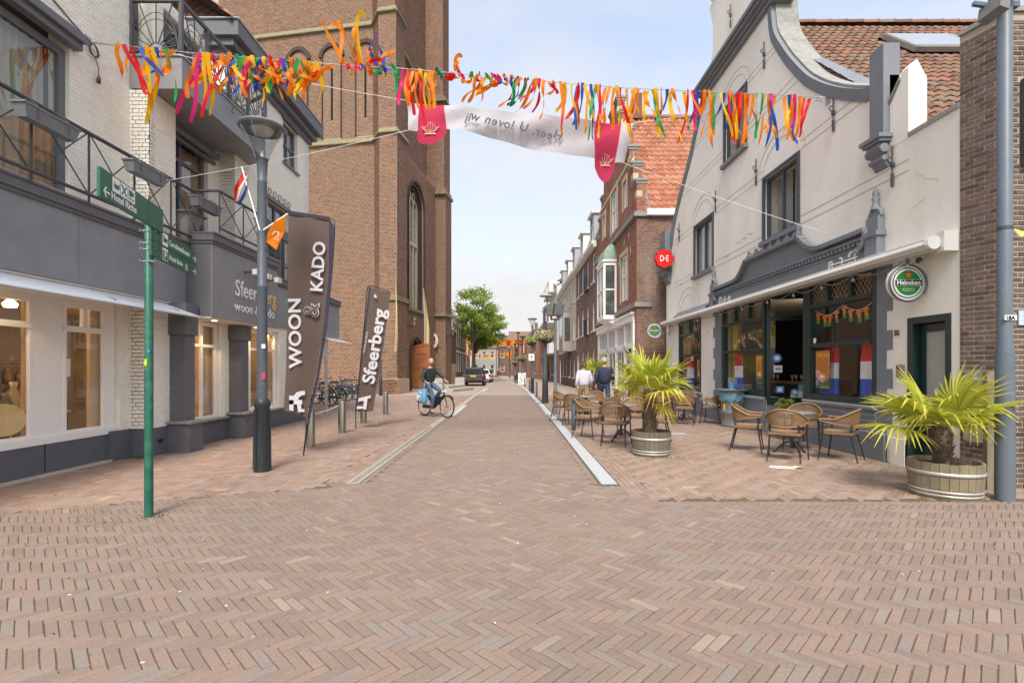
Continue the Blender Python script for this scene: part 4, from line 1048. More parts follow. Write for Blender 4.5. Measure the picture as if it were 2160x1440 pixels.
for (x0,x1,z0,z1,c,nm) in ((-.25,0,0,.3,(.02,.02,.03),'k'),(0,.25,0,.3,(.04,.03,.08),'k2'),(-.25,0,-.28,0,(.55,.25,.15),'r'),(0,.25,-.28,0,(.5,.03,.04),'r2')):
    mb = MB(); mb.box(x0,x1,-.115,-.10,z0,z1); mb.build('quarter',mat('arms_'+nm,c),sh)
mb = MB(); mb.tube([(-.12,-.12,.16),(0,-.12,.19),(.13,-.12,.15)],.022,5); mb.box(.07,.1,-.125,-.112,-.22,-.05); mb.box(.1,.17,-.125,-.112,-.14,-.1); mb.build('charge',m_white,sh)
# low apse with small orange roof beyond the far buttress
ap = thing('church_annex','low brown brick annex with a small orange tiled roof beside the tower','church annex',(-5.4,44,0),world=True)
mb = MB(); mb.box(-9,-5.38,42,47,0,4.9); mb.box(-5.38,-4.95,42.6,43.4,0,1.9); mb.build('wall',m_tm,ap)
wall_bricks(ap,(-9,42,0),X1,-Y1,3.62,0,4.9,m_tb,m_tbo,bl=.26,bh=.0775,jt=.018,proud=.012,n_own=0)
wall_bricks(ap,(-5.38,42,0),Y1,X1,5,0,4.9,m_tb,m_tbo,bl=.26,bh=.0775,jt=.018,proud=.012,n_own=0)
m_otile = mat('orange_roof',(.45,.17,.08),rough=.8,var=.2,scale=8)
mb = MB(); mb.add([(-9,41.8,6.6),(-6.6,41.8,6.2),(-5.0,41.8,4.8),(-5.0,47,4.8),(-6.6,47,6.2),(-9,47,6.6),(-9,41.8,5.1)],[(0,1,4,5),(1,2,3,4),(0,6,2,1)]); mb.build('roof',m_otile,ap)
# ---------------------------------------------------------------- right: the cafe
m_pl = mat('cream_plaster',(.88,.85,.765),rough=.85,var=.035,scale=1.6,bump=.35,bscale=22,grime=((.60,.56,.46),.55,.7),streak=1)
m_gr = mat('grey_stucco',(.19,.208,.23),rough=.7,var=.06,scale=5,bump=.3,bscale=60,grime=((.30,.31,.31),.35,2))
m_grw = mat('weathered_coping',(.30,.30,.285),rough=.9,var=.2,scale=10,bump=.7,grime=((.17,.165,.14),.7,3))
m_green = mat('dark_green_paint',(.012,.035,.033),rough=.28,var=.1,scale=4,spec=.6)
m_frm = mat('blue_grey_frame',(.06,.075,.09),rough=.4,var=.08)
m_cgl = glass('cafe_glass',(.95,.96,.95),.05,.01,.9)
m_groove = mat('groove_line',(.40,.36,.28),rough=.9,var=.1)
cafe = thing('cafe_building','cream plastered cafe with a curved gable, grey trim and dark green shopfront','cafe',(5.85,12.8,0),world=True)
XC = 5.85; YN,YF = 6.38,18.5
def C(u,v): p = WX(u,v,XC); return (p[1],p[2])
# gable outline: near edge (smaller y) and far edge as functions of z
near_pts = [(6.0,8.0),(6.3,8.52),(6.74,9.12),(7.21,9.64),(8.04,10.3),(8.92,10.88),(9.64,10.98),(9.85,11.0)]
far_pts = [(6.0,17.9),(6.63,17.7),(7.45,17.0),(8.44,15.95),(9.45,15.2),(9.85,14.8)]
def ip(pts,z):
    for (a,b),(c,d) in zip(pts,pts[1:]):
        if a <= z <= c: return b+(d-b)*(z-a)/(c-a)
    return pts[-1][1] if z > pts[-1][0] else pts[0][1]
def smooth_near(z): return ip(near_pts,z)
# hole list on the plane (y from YN, z)
def H(y0,y1,z0,z1): return (y0-YN,y1-YN,z0,z1)
holes = [H(6.50,7.22,0,2.20),H(7.82,9.70,.85,3.12),H(9.70,11.28,0,3.12),H(11.28,13.62,.80,3.12),H(15.1,17.15,.72,3.1),
         H(9.98,11.30,4.40,5.82),H(14.22,15.60,4.42,5.95)]
mb = MB(); slab(mb,(XC,YN,0),Y1,-X1,YF-YN,0,4.87,holes,.32)
slab(mb,(XC,YN,0),Y1,-X1,YF-YN,4.87,6.0,[H(YN,7.56,4.87,6.0),*holes],.32)
zs = [6.0+i*.11 for i in range(36)]
for za,zb_ in zip(zs,zs[1:]):
    spans = [(smooth_near(za),ip(far_pts,za),smooth_near(zb_),ip(far_pts,zb_))]
    if za > 7.04 and zb_ < 8.56:
        a,b,c,d = spans[0]; spans = [(a,12.2,c,12.2),(13.4,b,13.4,d)]
    for (a,b,c,d) in spans: mb.prism([(a,za),(b,za),(d,zb_),(c,zb_)],'x',XC,XC+.32)
mb.build('front_wall',m_pl,cafe)
# side walls, back and floor slabs
mb = MB(); mb.box(XC+.33,14,YF-.3,YF,0,6); mb.box(XC+.33,14,YN,YN+.2,0,4.8); mb.box(13.8,14,YN,YF,0,7); mb.box(XC+.33,13.8,YN+.2,YF-.3,3.25,4.1)
mb.build('side_wall',m_pl,cafe)
mb = MB(); mb.box(XC-.02,9.5,YN,7.2,4.87,4.93); mb.build('parapet_cap',m_grw,cafe)
# scored lines, a fine proud rib pair per course
mb = MB()
for z in (4.38,4.54,5.9,6.06,7.35,7.5,8.5,8.64):
    y0 = smooth_near(z)+.25 if z > 6 else (7.95 if z > 5.2 else 7.2); y1 = ip(far_pts,z)-.25 if z > 6 else 17.7
    segs = [(y0,y1)]
    for (a,b,c,d) in ((9.9,11.38,4.2,6.4),(14.1,15.7,4.2,6.5),(12.1,13.5,6.9,8.6)):
        if c < z < d:
            ns = []
            for (s,e) in segs:
                if b < s or a > e: ns.append((s,e))
                else:
                    if a > s: ns.append((s,a))
                    if b < e: ns.append((b,e))
            segs = ns
    for (s,e) in segs: mb.box(XC-.0035,XC-.0002,s,e,z-.006,z+.006)
mb.build('scored_line',m_groove,cafe,kind='stuff')
cr = random.Random(3)
for (y,z,n_,s_) in ((7.05,4.3,9,-1),(6.9,3.9,6,1),(9.2,5.1,5,1),(13.9,3.75,6,-1),(16.6,5.1,6,1)):
    P = [(XC-.0015,y,z)]
    for _ in range(n_): y += s_*cr.uniform(.01,.07); z -= cr.uniform(-.02,.09); P.append((XC-.0015,y,z))
    mb = MB(); mb.tube(P,.0016,4); mb.build('plaster_crack',m_groove,cafe)
mb = MB()
for (y,z) in ((11.9,4.75),(12.2,4.72),(12.5,4.7),(13.2,4.5),(16.7,4.35),(10.2,4.05),(15.2,4.1)): mb.bar((XC,y,z),(XC-.12,y-.02,z-.03),.014)
mb.build('rusty_pin',mat('rust',(.25,.13,.06),rough=.9),cafe)
# blind arch outlines
mb = MB()
for (y,z,r) in ((12.8,8.55,.62),(12.8,8.55,.82),(10.64,5.9,.72),(10.64,5.9,.95),(14.9,6.0,.72),(14.9,6.0,.95),(14.6+1.6,3.35,.72),(16.2,3.35,1.0)):
    mb.tube([(XC-.001,y+r*math.cos(t),z+r*.8*math.sin(t)) for t in [math.pi*i/20 for i in range(21)]],.012,4)
mb.build('arch_outline',mat('plaster_rib',(.62,.57,.46),rough=.9),cafe)
# coping along the curved gable
def coping(pts,side):
    vs = []; n = len(pts)
    for i,(y,z) in enumerate(pts):
        a = pts[max(i-1,0)]; c = pts[min(i+1,n-1)]; d = Vector((0,c[0]-a[0],c[1]-a[1])).normalized(); nn = Vector((0,-d.z,d.y))*side
        p = Vector((0,y,z)); lo,hi = p-nn*.16,p+nn*.03
        for q,xx in ((lo,XC-.035),(hi,XC-.06),(hi,XC+.42),(lo,XC+.42)): vs.append((xx,q.y,q.z))
    return vs,[(4*i+k,4*i+(k+1) % 4,4*i+4+(k+1) % 4,4*i+4+k) for i in range(n-1) for k in range(4)]
np_s = []
for i in range(33):
    z = 6.0+i*(9.8-6.0)/32; np_s.append((smooth_near(z),z))
# smooth the polyline
for _ in range(3): np_s = [np_s[0]]+[((a[0]+b[0]*2+c[0])/4,b[1]) for a,b,c in zip(np_s,np_s[1:],np_s[2:])]+[np_s[-1]]
mb = MB(); v,f = coping([(7.9,6.0)]+np_s,1); mb.add(v,f); mb.build('gable_coping',m_gr,cafe)
mb = MB(); v,f = coping(np_s,1); v = [(x+(.1 if x < XC else .12),y-.02,z+.045) for x,y,z in v]; mb.add(v,f); mb.build('coping_top',m_grw,cafe)
fp_s = [(ip(far_pts,6.0+i*3.8/28),6.0+i*3.8/28) for i in range(29)]
for _ in range(3): fp_s = [fp_s[0]]+[((a[0]+b[0]*2+c[0])/4,b[1]) for a,b,c in zip(fp_s,fp_s[1:],fp_s[2:])]+[fp_s[-1]]
mb = MB(); v,f = coping(fp_s,-1); mb.add(v,[g[::-1] for g in f]); mb.build('gable_coping',m_gr,cafe)
# cornice and upper gable piece
mb = MB()
for k,(pr,z0,z1) in enumerate(((.10,9.62,9.72),(.16,9.72,9.80),(.24,9.80,9.88),(.30,9.88,9.98))): mb.box(XC-pr,XC+.4,10.86-pr*.6,14.86+pr*.6,z0,z1)
mb.build('gable_cornice',m_gr,cafe,bevel=.01)
mb = MB(); mb.box(XC+.02,XC+.36,11.45,14.15,9.98,12.2); mb.box(XC-.04,XC+.38,11.3,14.3,12.2,12.34)
for s,y in ((-1,11.45),(1,14.15)):
    pts = [(y,9.98),(y+s*.55,9.98),(y+s*.42,10.3),(y+s*.15,10.75),(y+s*.12,11.4),(y+s*.32,12.0),(y+s*.4,12.2),(y,12.2)]
    mb.prism(pts,'x',XC+.03,XC+.3)
mb.prism([(11.6,12.34),(14.0,12.34),(13.6,13.1),(12.8,13.5),(12.0,13.1)],'x',XC+.02,XC+.3)
mb.build('gable_top',m_pl,cafe)
# wall anchors
mb0 = MB(); mb0.tube([(0,0,-.32),(0,0,.32)],[.008,.014],6); mb0.box(-.016,.016,-.016,.016,-.3,-.1); mb0.tube([(.04,0,.05),(-.05,0,.07),(-.075,0,.12),(-.05,0,.16),(-.02,0,.13)],.012,5); mb0.box(-.02,.02,-.03,.03,.0,.06)
am = mb0.mesh('wall_anchor'); am.materials.append(m_iron)
for (u,v) in ((1614,118),(1761,242),(1886,352),(1597,364),(1511,425),(1434,490),(1543,35),(1405,620)):
    y,z = C(u,v); o = bpy.data.objects.new('wall_anchor',am); col.objects.link(o); o.parent = cafe; o.location = Vector((XC-.03,y,z))-cafe.location
# windows of the upper floors
def drape(y0,y1,z0,z1,m=None,x=XC+.30): curtain(cafe,(x,y0,0),Y1,y1-y0,z0,z1,m or m_net,amp=.02,n=12)
for (y0,y1,z0,z1,arch) in ((9.98,11.30,4.40,5.82,1),(14.22,15.60,4.42,5.95,1),(12.2,13.4,7.06,8.54,1)):
    f = window(cafe,(XC,y0,z0),Y1,-X1,y1-y0,z1-z0,m_frm,m_cgl,fw=.075,cols=2,back=.04,depth=.07)
    mb = MB(); mb.box(XC-.035,XC+.02,y0-.07,y0,z0,z1+.06); mb.box(XC-.035,XC+.02,y1,y1+.07,z0,z1+.06); mb.box(XC-.035,XC+.02,y0,y1,z1,z1+.06); mb.build('architrave',m_frm,f)
    mb = MB(); mb.box(XC-.10,XC+.06,y0-.12,y1+.12,z0-.12,z0-.01); mb.build('sill',m_gr,f,bevel=.008)
    w_ = y1-y0
    drape(y0+.05,y0+w_*.46,z0,z1); drape(y0+w_*.54,y1-.05,z0,z1)
mb = MB(); mb.box(7.2,7.25,9.5,16.2,4.1,6.15); mb.box(6.2,7.25,9.5,16.2,6.15,6.2); mb.box(7.2,7.25,12,13.6,6.9,8.8); mb.box(6.2,7.2,9.45,9.5,4.1,6.15); mb.box(6.2,7.2,16.2,16.25,4.1,6.15); mb.build('inner_wall',m_inner,cafe)
# grey shoulder pillars with scroll consoles
def console(mb,y0,y1,z0,z1,x1,pr):
    yc = (y0+y1)/2
    mb.box(x1-pr-.07,x1,y0-.07,y1+.07,z1-.06,z1); mb.box(x1-pr-.04,x1,y0-.04,y1+.04,z1-.11,z1-.06)
    h = z1-.11-z0
    prof = [(x1,z1-.11),(x1-pr,z1-.11),(x1-pr-.02,z1-.11-h*.2),(x1-pr+.03,z1-.11-h*.38),(x1-pr*.55,z1-.11-h*.5),(x1-pr*.5,z1-.11-h*.65),(x1-pr*.55,z1-.11-h*.72),(x1-pr*.2,z0+.02),(x1,z0)]
    mb.prism(prof,'y',y0+.02,y1-.02)
    for yy in (y0+.0,y1): mb.tube([(x1-pr*.62,yy-.02,z1-.11-h*.25),(x1-pr*.62,yy+.02,z1-.11-h*.25)],.07,12)
    mb.tube([(x1-pr*.5,y0-.0,z1-.11-h*.62),(x1-pr*.5,y1,z1-.11-h*.62)],.045,10)
mb = MB(); mb.box(XC-.10,XC+.16,7.56,7.86,5.08,6.50); mb.build('shoulder_pillar',m_gr,cafe,bevel=.008)
mb = MB(); console(mb,7.56,7.86,4.58,5.08,XC,.15); mb.build('console',m_gr,cafe)
mb = MB(); mb.box(XC-.24,XC+.3,17.9,18.45,5.2,6.55); mb.build('shoulder_pillar',m_gr,cafe,bevel=.008)
mb = MB(); console(mb,17.9,18.45,4.6,5.2,XC,.24); mb.build('console',m_gr,cafe)
# cream gabled buttress next to the near pillar
mb = MB(); mb.prism([(7.345,4.86),(7.555,4.86),(7.555,5.52),(7.345,5.78)],'x',XC-.004,XC+.22)
mb.prism([(XC-.004,4.86),(XC+.27,4.86),(XC+.27,5.74),(XC+.12,6.02),(XC-.004,5.90)],'y',7.2,7.343); mb.build('buttress',m_pl,cafe)
mb = MB(); mb.prism([(7.56,5.53),(7.35,5.79),(7.35,5.84),(7.56,5.60)],'x',XC-.03,XC+.25); mb.build('buttress_coping',m_grw,cafe)
mb = MB(); mb.box(XC+.165,XC+.5,7.565,7.8,4.9,5.72); mb.build('lead_box',m_grw,cafe)
# main roof: pantiles facing the camera
rb,rt = Vector((XC+.35,7.55,5.25)),Vector((XC+.35,12.9,10.5))
sd = (rt-rb); Ls = sd.length
mb = MB(); mb.add([rb,rb+X1*12,rt+X1*12,rt,rb-Z1*.1,rb+X1*12-Z1*.1,(rt.x+12,18.3,5.2),(rt.x,18.3,5.2)],[(0,1,2,3),(3,2,6,7)])
mb.build('roof',m_dkwood,cafe)
ORB = [(0,(.13,.07,.047)),(.3,(.195,.10,.066)),(.7,(.25,.132,.085)),(.93,(.175,.135,.10)),(1,(.30,.125,.075))]
m_rt = mat('cafe_pantile',None,tone=ORB,rough=.85,var=.2,scale=10,bump=.5,grime=((.20,.17,.12),.5,1.1))
m_rto = mat('cafe_pantile_single',None,tone=ORB,rnd_obj=True,rough=.85,var=.2,scale=10,bump=.5,grime=((.20,.17,.12),.5,1.1))
def in_view(u,v): return 1640 < u < 2040 and v > 0
sky0,sky1 = WX(2000,108,5.9),None
skx0,skx1,skl0,skl1 = 8.75,10.2,4.35,5.55
def not_sky(c):
    s = (c-rb).dot(sd.normalized()); x = c.x
    return not (skx0-.06 < x < skx1+.06 and skl0-.1 < s < skl1+.1)
pantiles(cafe,rb,X1,sd,11.5,Ls,.205,.30,m_rt,m_rto,inside=not_sky,n_own=300,prefer=in_view)
# ridge tiles
for k in range(24):
    x = rt.x+.05+k*.42
    mb = MB(); pts = [(x,y_,z_) for y_,z_ in [(rt.y+.15*math.cos(t),rt.z+.0+.15*math.sin(t)) for t in [math.pi*i/8 for i in range(9)]]]
    vs = pts+[(p[0]+.44,p[1],p[2]+.012) for p in pts]; mb.add(vs,[(i,i+1,i+10,i+9) for i in range(8)],True)
    mb.tube([(x,y_,z_) for (_,y_,z_) in pts],.018,5); mb.build('ridge_tile',m_rto,cafe)
# lead flashing inside the coping
m_leadf = mat('lead_flashing',(.20,.215,.24),rough=.6,metal=.2,var=.2,scale=6,bump=.6)
sdn = sd.normalized(); nn = X1.cross(sdn)
for k in range(7):
    s0,s1 = 1.6+k*.42,2.0+k*.42+.03; q = rb+sdn*s0-X1*.02+nn*.09; q2 = rb+sdn*s1-X1*.02+nn*.10; wd = .42-.03*k
    mb = MB(); mb.add([q,q+X1*wd,q2+X1*(wd-.05),q2],[(0,1,2,3)]); mb.build('lead_sheet',m_leadf,cafe)
# roof window
q = rb+sdn*skl0+X1*(skx0-rb.x); r1 = X1*(skx1-skx0); r2 = sdn*(skl1-skl0)
sk = MB(); cc = q+r1/2+r2/2
for (c_,a_,b_) in ((q+r2/2,X1*.06,r2/2+sdn*.06),(q+r1+r2/2,X1*.06,r2/2+sdn*.06),(q+r1/2,r1/2,sdn*.06),(q+r1/2+r2,r1/2,sdn*.07)): sk.obox(c_+nn*.12,a_,b_,nn*.05)
so = sk.build('roof_window',mat('skylight_frame',(.30,.30,.28),rough=.5,metal=.3),cafe)
mb = MB(); lift = nn*.02
mb.add([q+nn*.16+lift*.9,q+r1+nn*.16+lift*.9,q+r1+r2+nn*.18,q+r2+nn*.18],[(0,1,2,3)]); mb.build('pane',mat('sky_pane',(.30,.34,.37),rough=.05,spec=1,metal=.0),so)
mb = MB()
for (a,c) in ((q+nn*.14+lift*.9,q+r1+nn*.14+lift*.9),(q+nn*.14+lift*.9,q+r2+nn*.16),(q+r1+nn*.14+lift*.9,q+r1+r2+nn*.16)): mb.bar(a,c,.07,.05)
mb.build('sash',m_slate,so)
# quoined grey surrounds of the shopfront
def quoin(ya,yb,z0,z1,s):
    mb = MB(); mb.box(XC-.012,XC+.02,ya,yb,z0,z1)
    k = 0; z = .55
    while z < z1-.1:
        if k % 2 == 0:
            if s < 0: mb.box(XC-.012,XC+.02,ya-.12,ya,z,min(z+.30,z1))
            else: mb.box(XC-.012,XC+.02,yb,yb+.12,z,min(z+.30,z1))
        z += .30; k += 1
    mb.build('quoin_surround',m_gr,cafe)
quoin(7.62,7.82,.0,3.1,-1); quoin(13.62,14.05,.0,3.1,1)
# plinths
mb = MB()
mb.box(XC-.05,XC+.02,7.62,9.70,0,.42); mb.box(XC-.03,XC+.02,7.82,9.70,.44,.80); mb.build('shopfront_plinth',m_gr,cafe,bevel=.006); mb = MB(); mb.box(XC-.05,XC+.02,11.28,14.17,0,.42); mb.box(XC-.03,XC+.02,11.28,13.62,.44,.76); mb.build('shopfront_plinth',m_gr,cafe,bevel=.006); mb = MB()
mb.box(XC-.03,XC+.02,14.17,18.5,0,.40); mb.box(XC-.03,XC+.02,15.0,17.25,.42,.70)
mb.build('shopfront_plinth',m_gr,cafe,bevel=.006)
m_line = mat('light_grey_line',(.45,.48,.5),rough=.6)
mb = MB()
for (a,c) in ((7.62,9.70),(11.28,14.1)):
    mb.box(XC-.052,XC-.0,a,c,.42,.436)
for z in (.60,.70): mb.box(XC-.034,XC-.02,7.82,9.7,z,z+.012)
mb.build('plinth_line',m_line,cafe)
mb = MB(); mb.box(XC-.03,XC+.02,7.22+.01,7.5,0,.55); mb.box(XC-.045,XC+.02,7.23,7.5,0,.40); mb.build('wall_base',m_pl,cafe)
# dark green joinery
def gwin(y0,y1,zb_,z1,z2,z3,ncol):
    f = MB(); x0,x1 = XC-.01,XC+.12
    def b(a,c,lo,hi,xa=x0,xb=x1): f.box(xa,xb,a,c,lo,hi)
    b(y0,y0+.10,zb_,z3); b(y1-.10,y1,zb_,z3); b(y0+.1,y1-.1,zb_,zb_+.11); b(y0+.1,y1-.1,z1-.035,z1+.035,x0-.02); b(y0+.1,y1-.1,z2-.04,z2+.04,x0-.01); b(y0+.1,y1-.1,z3-.06,z3)
    for k in range(1,ncol): yy = y0+(y1-y0)*k/ncol; b(yy-.035,yy+.035,z2+.04,z3-.06)
    b(y0+.1,y0+.13,zb_+.11,z1-.035,x0+.02); b(y1-.13,y1-.1,zb_+.11,z1-.035,x0+.02)
    fo = f.build('shop_window',m_green,cafe,bevel=.004)
    for (lo,hi) in ((zb_+.11,z1-.035),(z1+.035,z2-.04)):
        p = MB(); p.add([(XC+.05,y0+.1,lo),(XC+.05,y1-.1,lo),(XC+.05,y1-.1,hi),(XC+.05,y0+.1,hi)],[(0,1,2,3)]); p.build('pane',m_cgl,fo)
    # leaded diamonds
    for k in range(ncol):
        a,c = y0+(y1-y0)*k/ncol+(.1 if k == 0 else .035),y0+(y1-y0)*(k+1)/ncol-(.1 if k == ncol-1 else .035)
        p = MB(); p.add([(XC+.06,a,z2+.04),(XC+.06,c,z2+.04),(XC+.06,c,z3-.06),(XC+.06,a,z3-.06)],[(0,1,2,3)]); p.build('top_light',m_cgl,fo)
        p = MB(); n = 5; h_ = z3-z2-.1; lo,hi = z2+.04,z3-.06; sx_ = h_/ (c-a)
        st = (c-a)/n*1.0
        for q in range(-n,n*2):
            for s in (1,-1):
                ya = a+q*st; run = h_*.75
                yA,zA,yB,zB = (ya,lo,ya+run,hi) if s == 1 else (ya+run,lo,ya,hi)
                # clip to [a, c]
                def at(t): return (yA+(yB-yA)*t,zA+(zB-zA)*t)
                ts = [0.0,1.0]; dy = yB-yA
                t0,t1 = sorted(((a-yA)/dy,(c-yA)/dy)); t0,t1 = max(0,t0),min(1,t1)
                if t1-t0 > .05: P0,P1 = at(t0),at(t1); p.bar((XC+.055,*P0),(XC+.055,*P1),.004,.009)
        p.build('lead_came',m_lead_l,fo)
    return fo
m_lead_l = mat('came_brass',(.42,.34,.22),rough=.5)
gwin(7.83,9.68,.86,1.90,2.66,3.12,3)
gwin(11.30,13.60,.80,1.90,2.64,3.12,3)
gwin(15.12,17.13,.73,1.90,2.60,3.10,2)
m_sillg = mat('window_sill_grey',(.40,.43,.45),rough=.5,var=.06)
mb = MB()
for (a,c,z) in ((7.80,9.70,.855),(11.28,13.62,.80),(15.05,17.2,.73)):
    mb.box(XC-.10,XC+.03,a,c,z-.03,z); mb.box(XC-.07,XC+.03,a,c,z-.065,z-.035)
mb.build('window_sill',m_sillg,cafe)
# porch: recess with splayed window, door and floor
mb = MB(); mb.box(XC+.1,6.95,9.62,9.72,0,3.12); mb.box(XC+.0,XC+.14,9.70,9.82,0,3.12); mb.build('porch_post',m_green,cafe)
P0,P1 = Vector((XC+.02,11.26,0)),Vector((6.72,10.98,0)); ud = (P1-P0); wd = ud.length; ud.normalize(); nd = Vector((ud.y,-ud.x,0))
if nd.y > 0: nd = -nd
f = MB(); slab(f,P0,ud,nd,wd,.62,3.12,[(.08,wd-.08,.80,2.56),(.08,wd-.08,2.66,3.05)],.07); fo = f.build('porch_window',m_green,cafe)
f = MB(); slab(f,P0,ud,nd,wd,0,.62,[],.08); f.build('porch_plinth',m_gr,fo)
for (lo,hi) in ((.8,2.56),(2.66,3.05)):
    p = MB(); p.add([P0+ud*.08-nd*.035+Z1*lo,P0+ud*(wd-.08)-nd*.035+Z1*lo,P0+ud*(wd-.08)-nd*.035+Z1*hi,P0+ud*.08-nd*.035+Z1*hi],[(0,1,2,3)]); p.build('pane',m_cgl,fo)
# stickers on the porch glass
def onp(u,z,n=.003): return P0+ud*u+nd*n+Z1*z-nd*.032
st = [('round',.22,1.70,.10,(.10,.25,.6)),('sq',.24,1.45,.09,(.75,.77,.75)),('sq',.28,.98,.085,(.06,.25,.6)),('round',.58,.92,.08,(.12,.3,.62)),('sq',.74,1.02,.085,(.2,.35,.6)),('sq',.62,.84,.12,(.7,.74,.72))]
for k,(s_,u,z,r,c) in enumerate(st):
    p = MB()
    if s_ == 'round': p.add([onp(u+r*math.cos(t),z+r*math.sin(t)) for t in [2*math.pi*i/20 for i in range(20)]],[tuple(range(20))])
    else: p.add([onp(u-r,z-r*.9),onp(u+r,z-r*.9),onp(u+r,z+r*.9),onp(u-r,z+r*.9)],[(0,1,2,3)])
    p.build('glass_sticker',mat('sticker_%d' % k,c,rough=.5,var=.03),fo)
    p = MB(); rr = r*.55
    if k in (0,3): p.add([onp(u+rr*math.cos(t),z+rr*math.sin(t),.006) for t in [2*math.pi*i/20 for i in range(20)]],[tuple(range(20))])
    elif k == 1: p.add([onp(u-rr,z-.02,.006),onp(u+rr,z-.02,.006),onp(u+rr,z+.02,.006),onp(u-rr,z+.02,.006)],[(0,1,2,3)])
    elif k == 5: p.add([onp(u-.03,z-.03,.006),onp(u+.03,z-.03,.006),onp(u+.03,z+.03,.006),onp(u-.03,z+.03,.006)],[(0,1,2,3)])
    else: p.add([onp(u-rr,z-rr,.006),onp(u+rr,z-rr,.006),onp(u+rr,z+rr,.006),onp(u-rr,z+rr,.006)],[(0,1,2,3)])
    p.build('glass_sticker',mat('sticker_in_%d' % k,[(.8,.85,.9),(.15,.25,.5),(.8,.85,.9),(.75,.8,.85),(.1,.5,.2),(.1,.5,.15)][k],rough=.5),fo)
mb = MB(); mb.box(6.74,6.82,9.72,10.98,0,3.12); cd = mb.build('cafe_door',m_green,cafe)
mb = MB(); mb.box(6.735,6.738,9.9,10.8,1.0,2.3); mb.build('pane',m_cgl,cd)
mb = MB(); mb.box(6.68,6.74,9.88,9.92,.95,1.25); mb.build('handle',mat('brass',(.5,.36,.12),metal=1,rough=.3),cd)
mb = MB(); mb.box(XC,6.8,9.7,11.3,-.01,.06); mb.build('porch_step',m_slate,cafe)
mb = MB(); mb.box(XC+.12,6.9,9.72,11.28,3.1,3.14); mb.build('porch_ceiling',m_green,cafe)
# dim interior
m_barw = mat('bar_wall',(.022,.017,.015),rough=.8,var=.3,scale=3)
m_yel = mat('yellow_wall',(.42,.29,.02),rough=.7,var=.1)
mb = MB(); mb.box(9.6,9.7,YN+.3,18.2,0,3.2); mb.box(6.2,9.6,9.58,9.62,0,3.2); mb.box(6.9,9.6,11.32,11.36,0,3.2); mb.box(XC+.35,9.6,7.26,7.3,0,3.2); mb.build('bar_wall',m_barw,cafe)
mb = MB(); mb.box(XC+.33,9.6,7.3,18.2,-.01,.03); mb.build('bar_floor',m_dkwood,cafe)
mb = MB(); mb.box(XC+.22,XC+.3,13.15,13.55,.8,3.1); mb.box(XC+.9,XC+.95,12.6,13.5,2.0,2.6); mb.box(XC+.22,XC+.3,16.7,17.1,.8,3.1); mb.build('yellow_panel',m_yel,cafe)
# front door 56
mb = MB(); x0,x1 = XC-.01,XC+.16
mb.box(x0,x1,6.50,6.59,0,2.20); mb.box(x0,x1,7.12,7.22,0,2.20); mb.box(x0,x1,6.59,7.12,2.10,2.20); mb.build('door_frame',m_green,cafe,bevel=.004)
d = MB(); slab(d,(XC+.10,6.6,0),Y1,-X1,.51,.02,2.09,[(.08,.43,.72,1.98)],.05); d.box(XC+.085,XC+.1,6.70,6.84,.12,.56); d.box(XC+.085,XC+.1,6.88,7.02,.12,.56); do = d.build('house_door',m_green,cafe,bevel=.003)
m_frost = mat('frosted_glass',(.36,.38,.34),rough=.25,var=.12,scale=4,spec=.8,grime=((.28,.27,.2),.5,2))
d = MB(); d.add([(XC+.12,6.66,.7),(XC+.12,7.05,.7),(XC+.12,7.05,2.0),(XC+.12,6.66,2.0)],[(0,1,2,3)]); d.build('pane',m_frost,do)
d = MB(); d.box(XC+.06,XC+.1,7.05,7.09,1.0,1.12); d.build('handle',MATS['brass'],do)
text('house_number','56',.115,mat('bronze_digit',(.22,.15,.06),metal=.4,rough=.4),(XC-.012,7.46,1.96),FNX,cafe,ext=.006,sx=.8,bold=.004)
mb = MB(); mb.box(XC-.06,XC-.001,7.27,7.37,1.33,1.52); mb.build('intercom',mat('intercom',(.23,.2,.16),rough=.5,metal=.3),cafe,bevel=.01)
mb = MB()
for k in range(3): mb.box(XC-.064,XC-.06,7.29,7.35,1.44+k*.02,1.448+k*.02)
mb.build('intercom_slot',m_dark,cafe)
# wooden entablature with raised centre
ent = MB(); xa = XC-.02
ent.box(xa-.05,xa+.03,7.9,13.9,3.14,3.60)
prof = [(7.9,3.60),(7.9,3.70),(9.0,3.70)]+[(9.0+.75*s,3.70+.38*(1-math.cos(s*math.pi/2))**1.2) for s in [i/8 for i in range(1,9)]]+[(9.76,4.09),(11.95,4.09)]+[(11.95+.6*s,4.09-.38*math.sin(s*math.pi/2)) for s in [i/8 for i in range(1,9)]]+[(13.9,3.70),(13.9,3.60)]
ent.prism(prof,'x',xa-.05,xa+.03)
eo = ent.build('cornice_board',m_gr,cafe)
m2 = MB()
for (a,c) in zip(prof[1:-1],prof[2:-1]): 
    if abs(c[0]-a[0])+abs(c[1]-a[1]) > 1e-3: m2.bar((xa-.10,a[0]-.01,a[1]),(xa-.10,c[0]+.01,c[1]),.14,.07,up=(0,0,1) if abs(c[0]-a[0]) > abs(c[1]-a[1]) else (0,1,0))
m2.build('cornice_moulding',m_gr,eo)
m2 = MB()
y = 7.95
while y < 13.85: m2.box(xa-.11,xa-.05,y,y+.055,3.50,3.565); y += .11
m2.box(xa-.13,xa-.05,7.9,13.9,3.568,3.60); m2.box(xa-.075,xa-.05,7.9,13.9,3.44,3.47); m2.build('dentils',m_gr,eo)
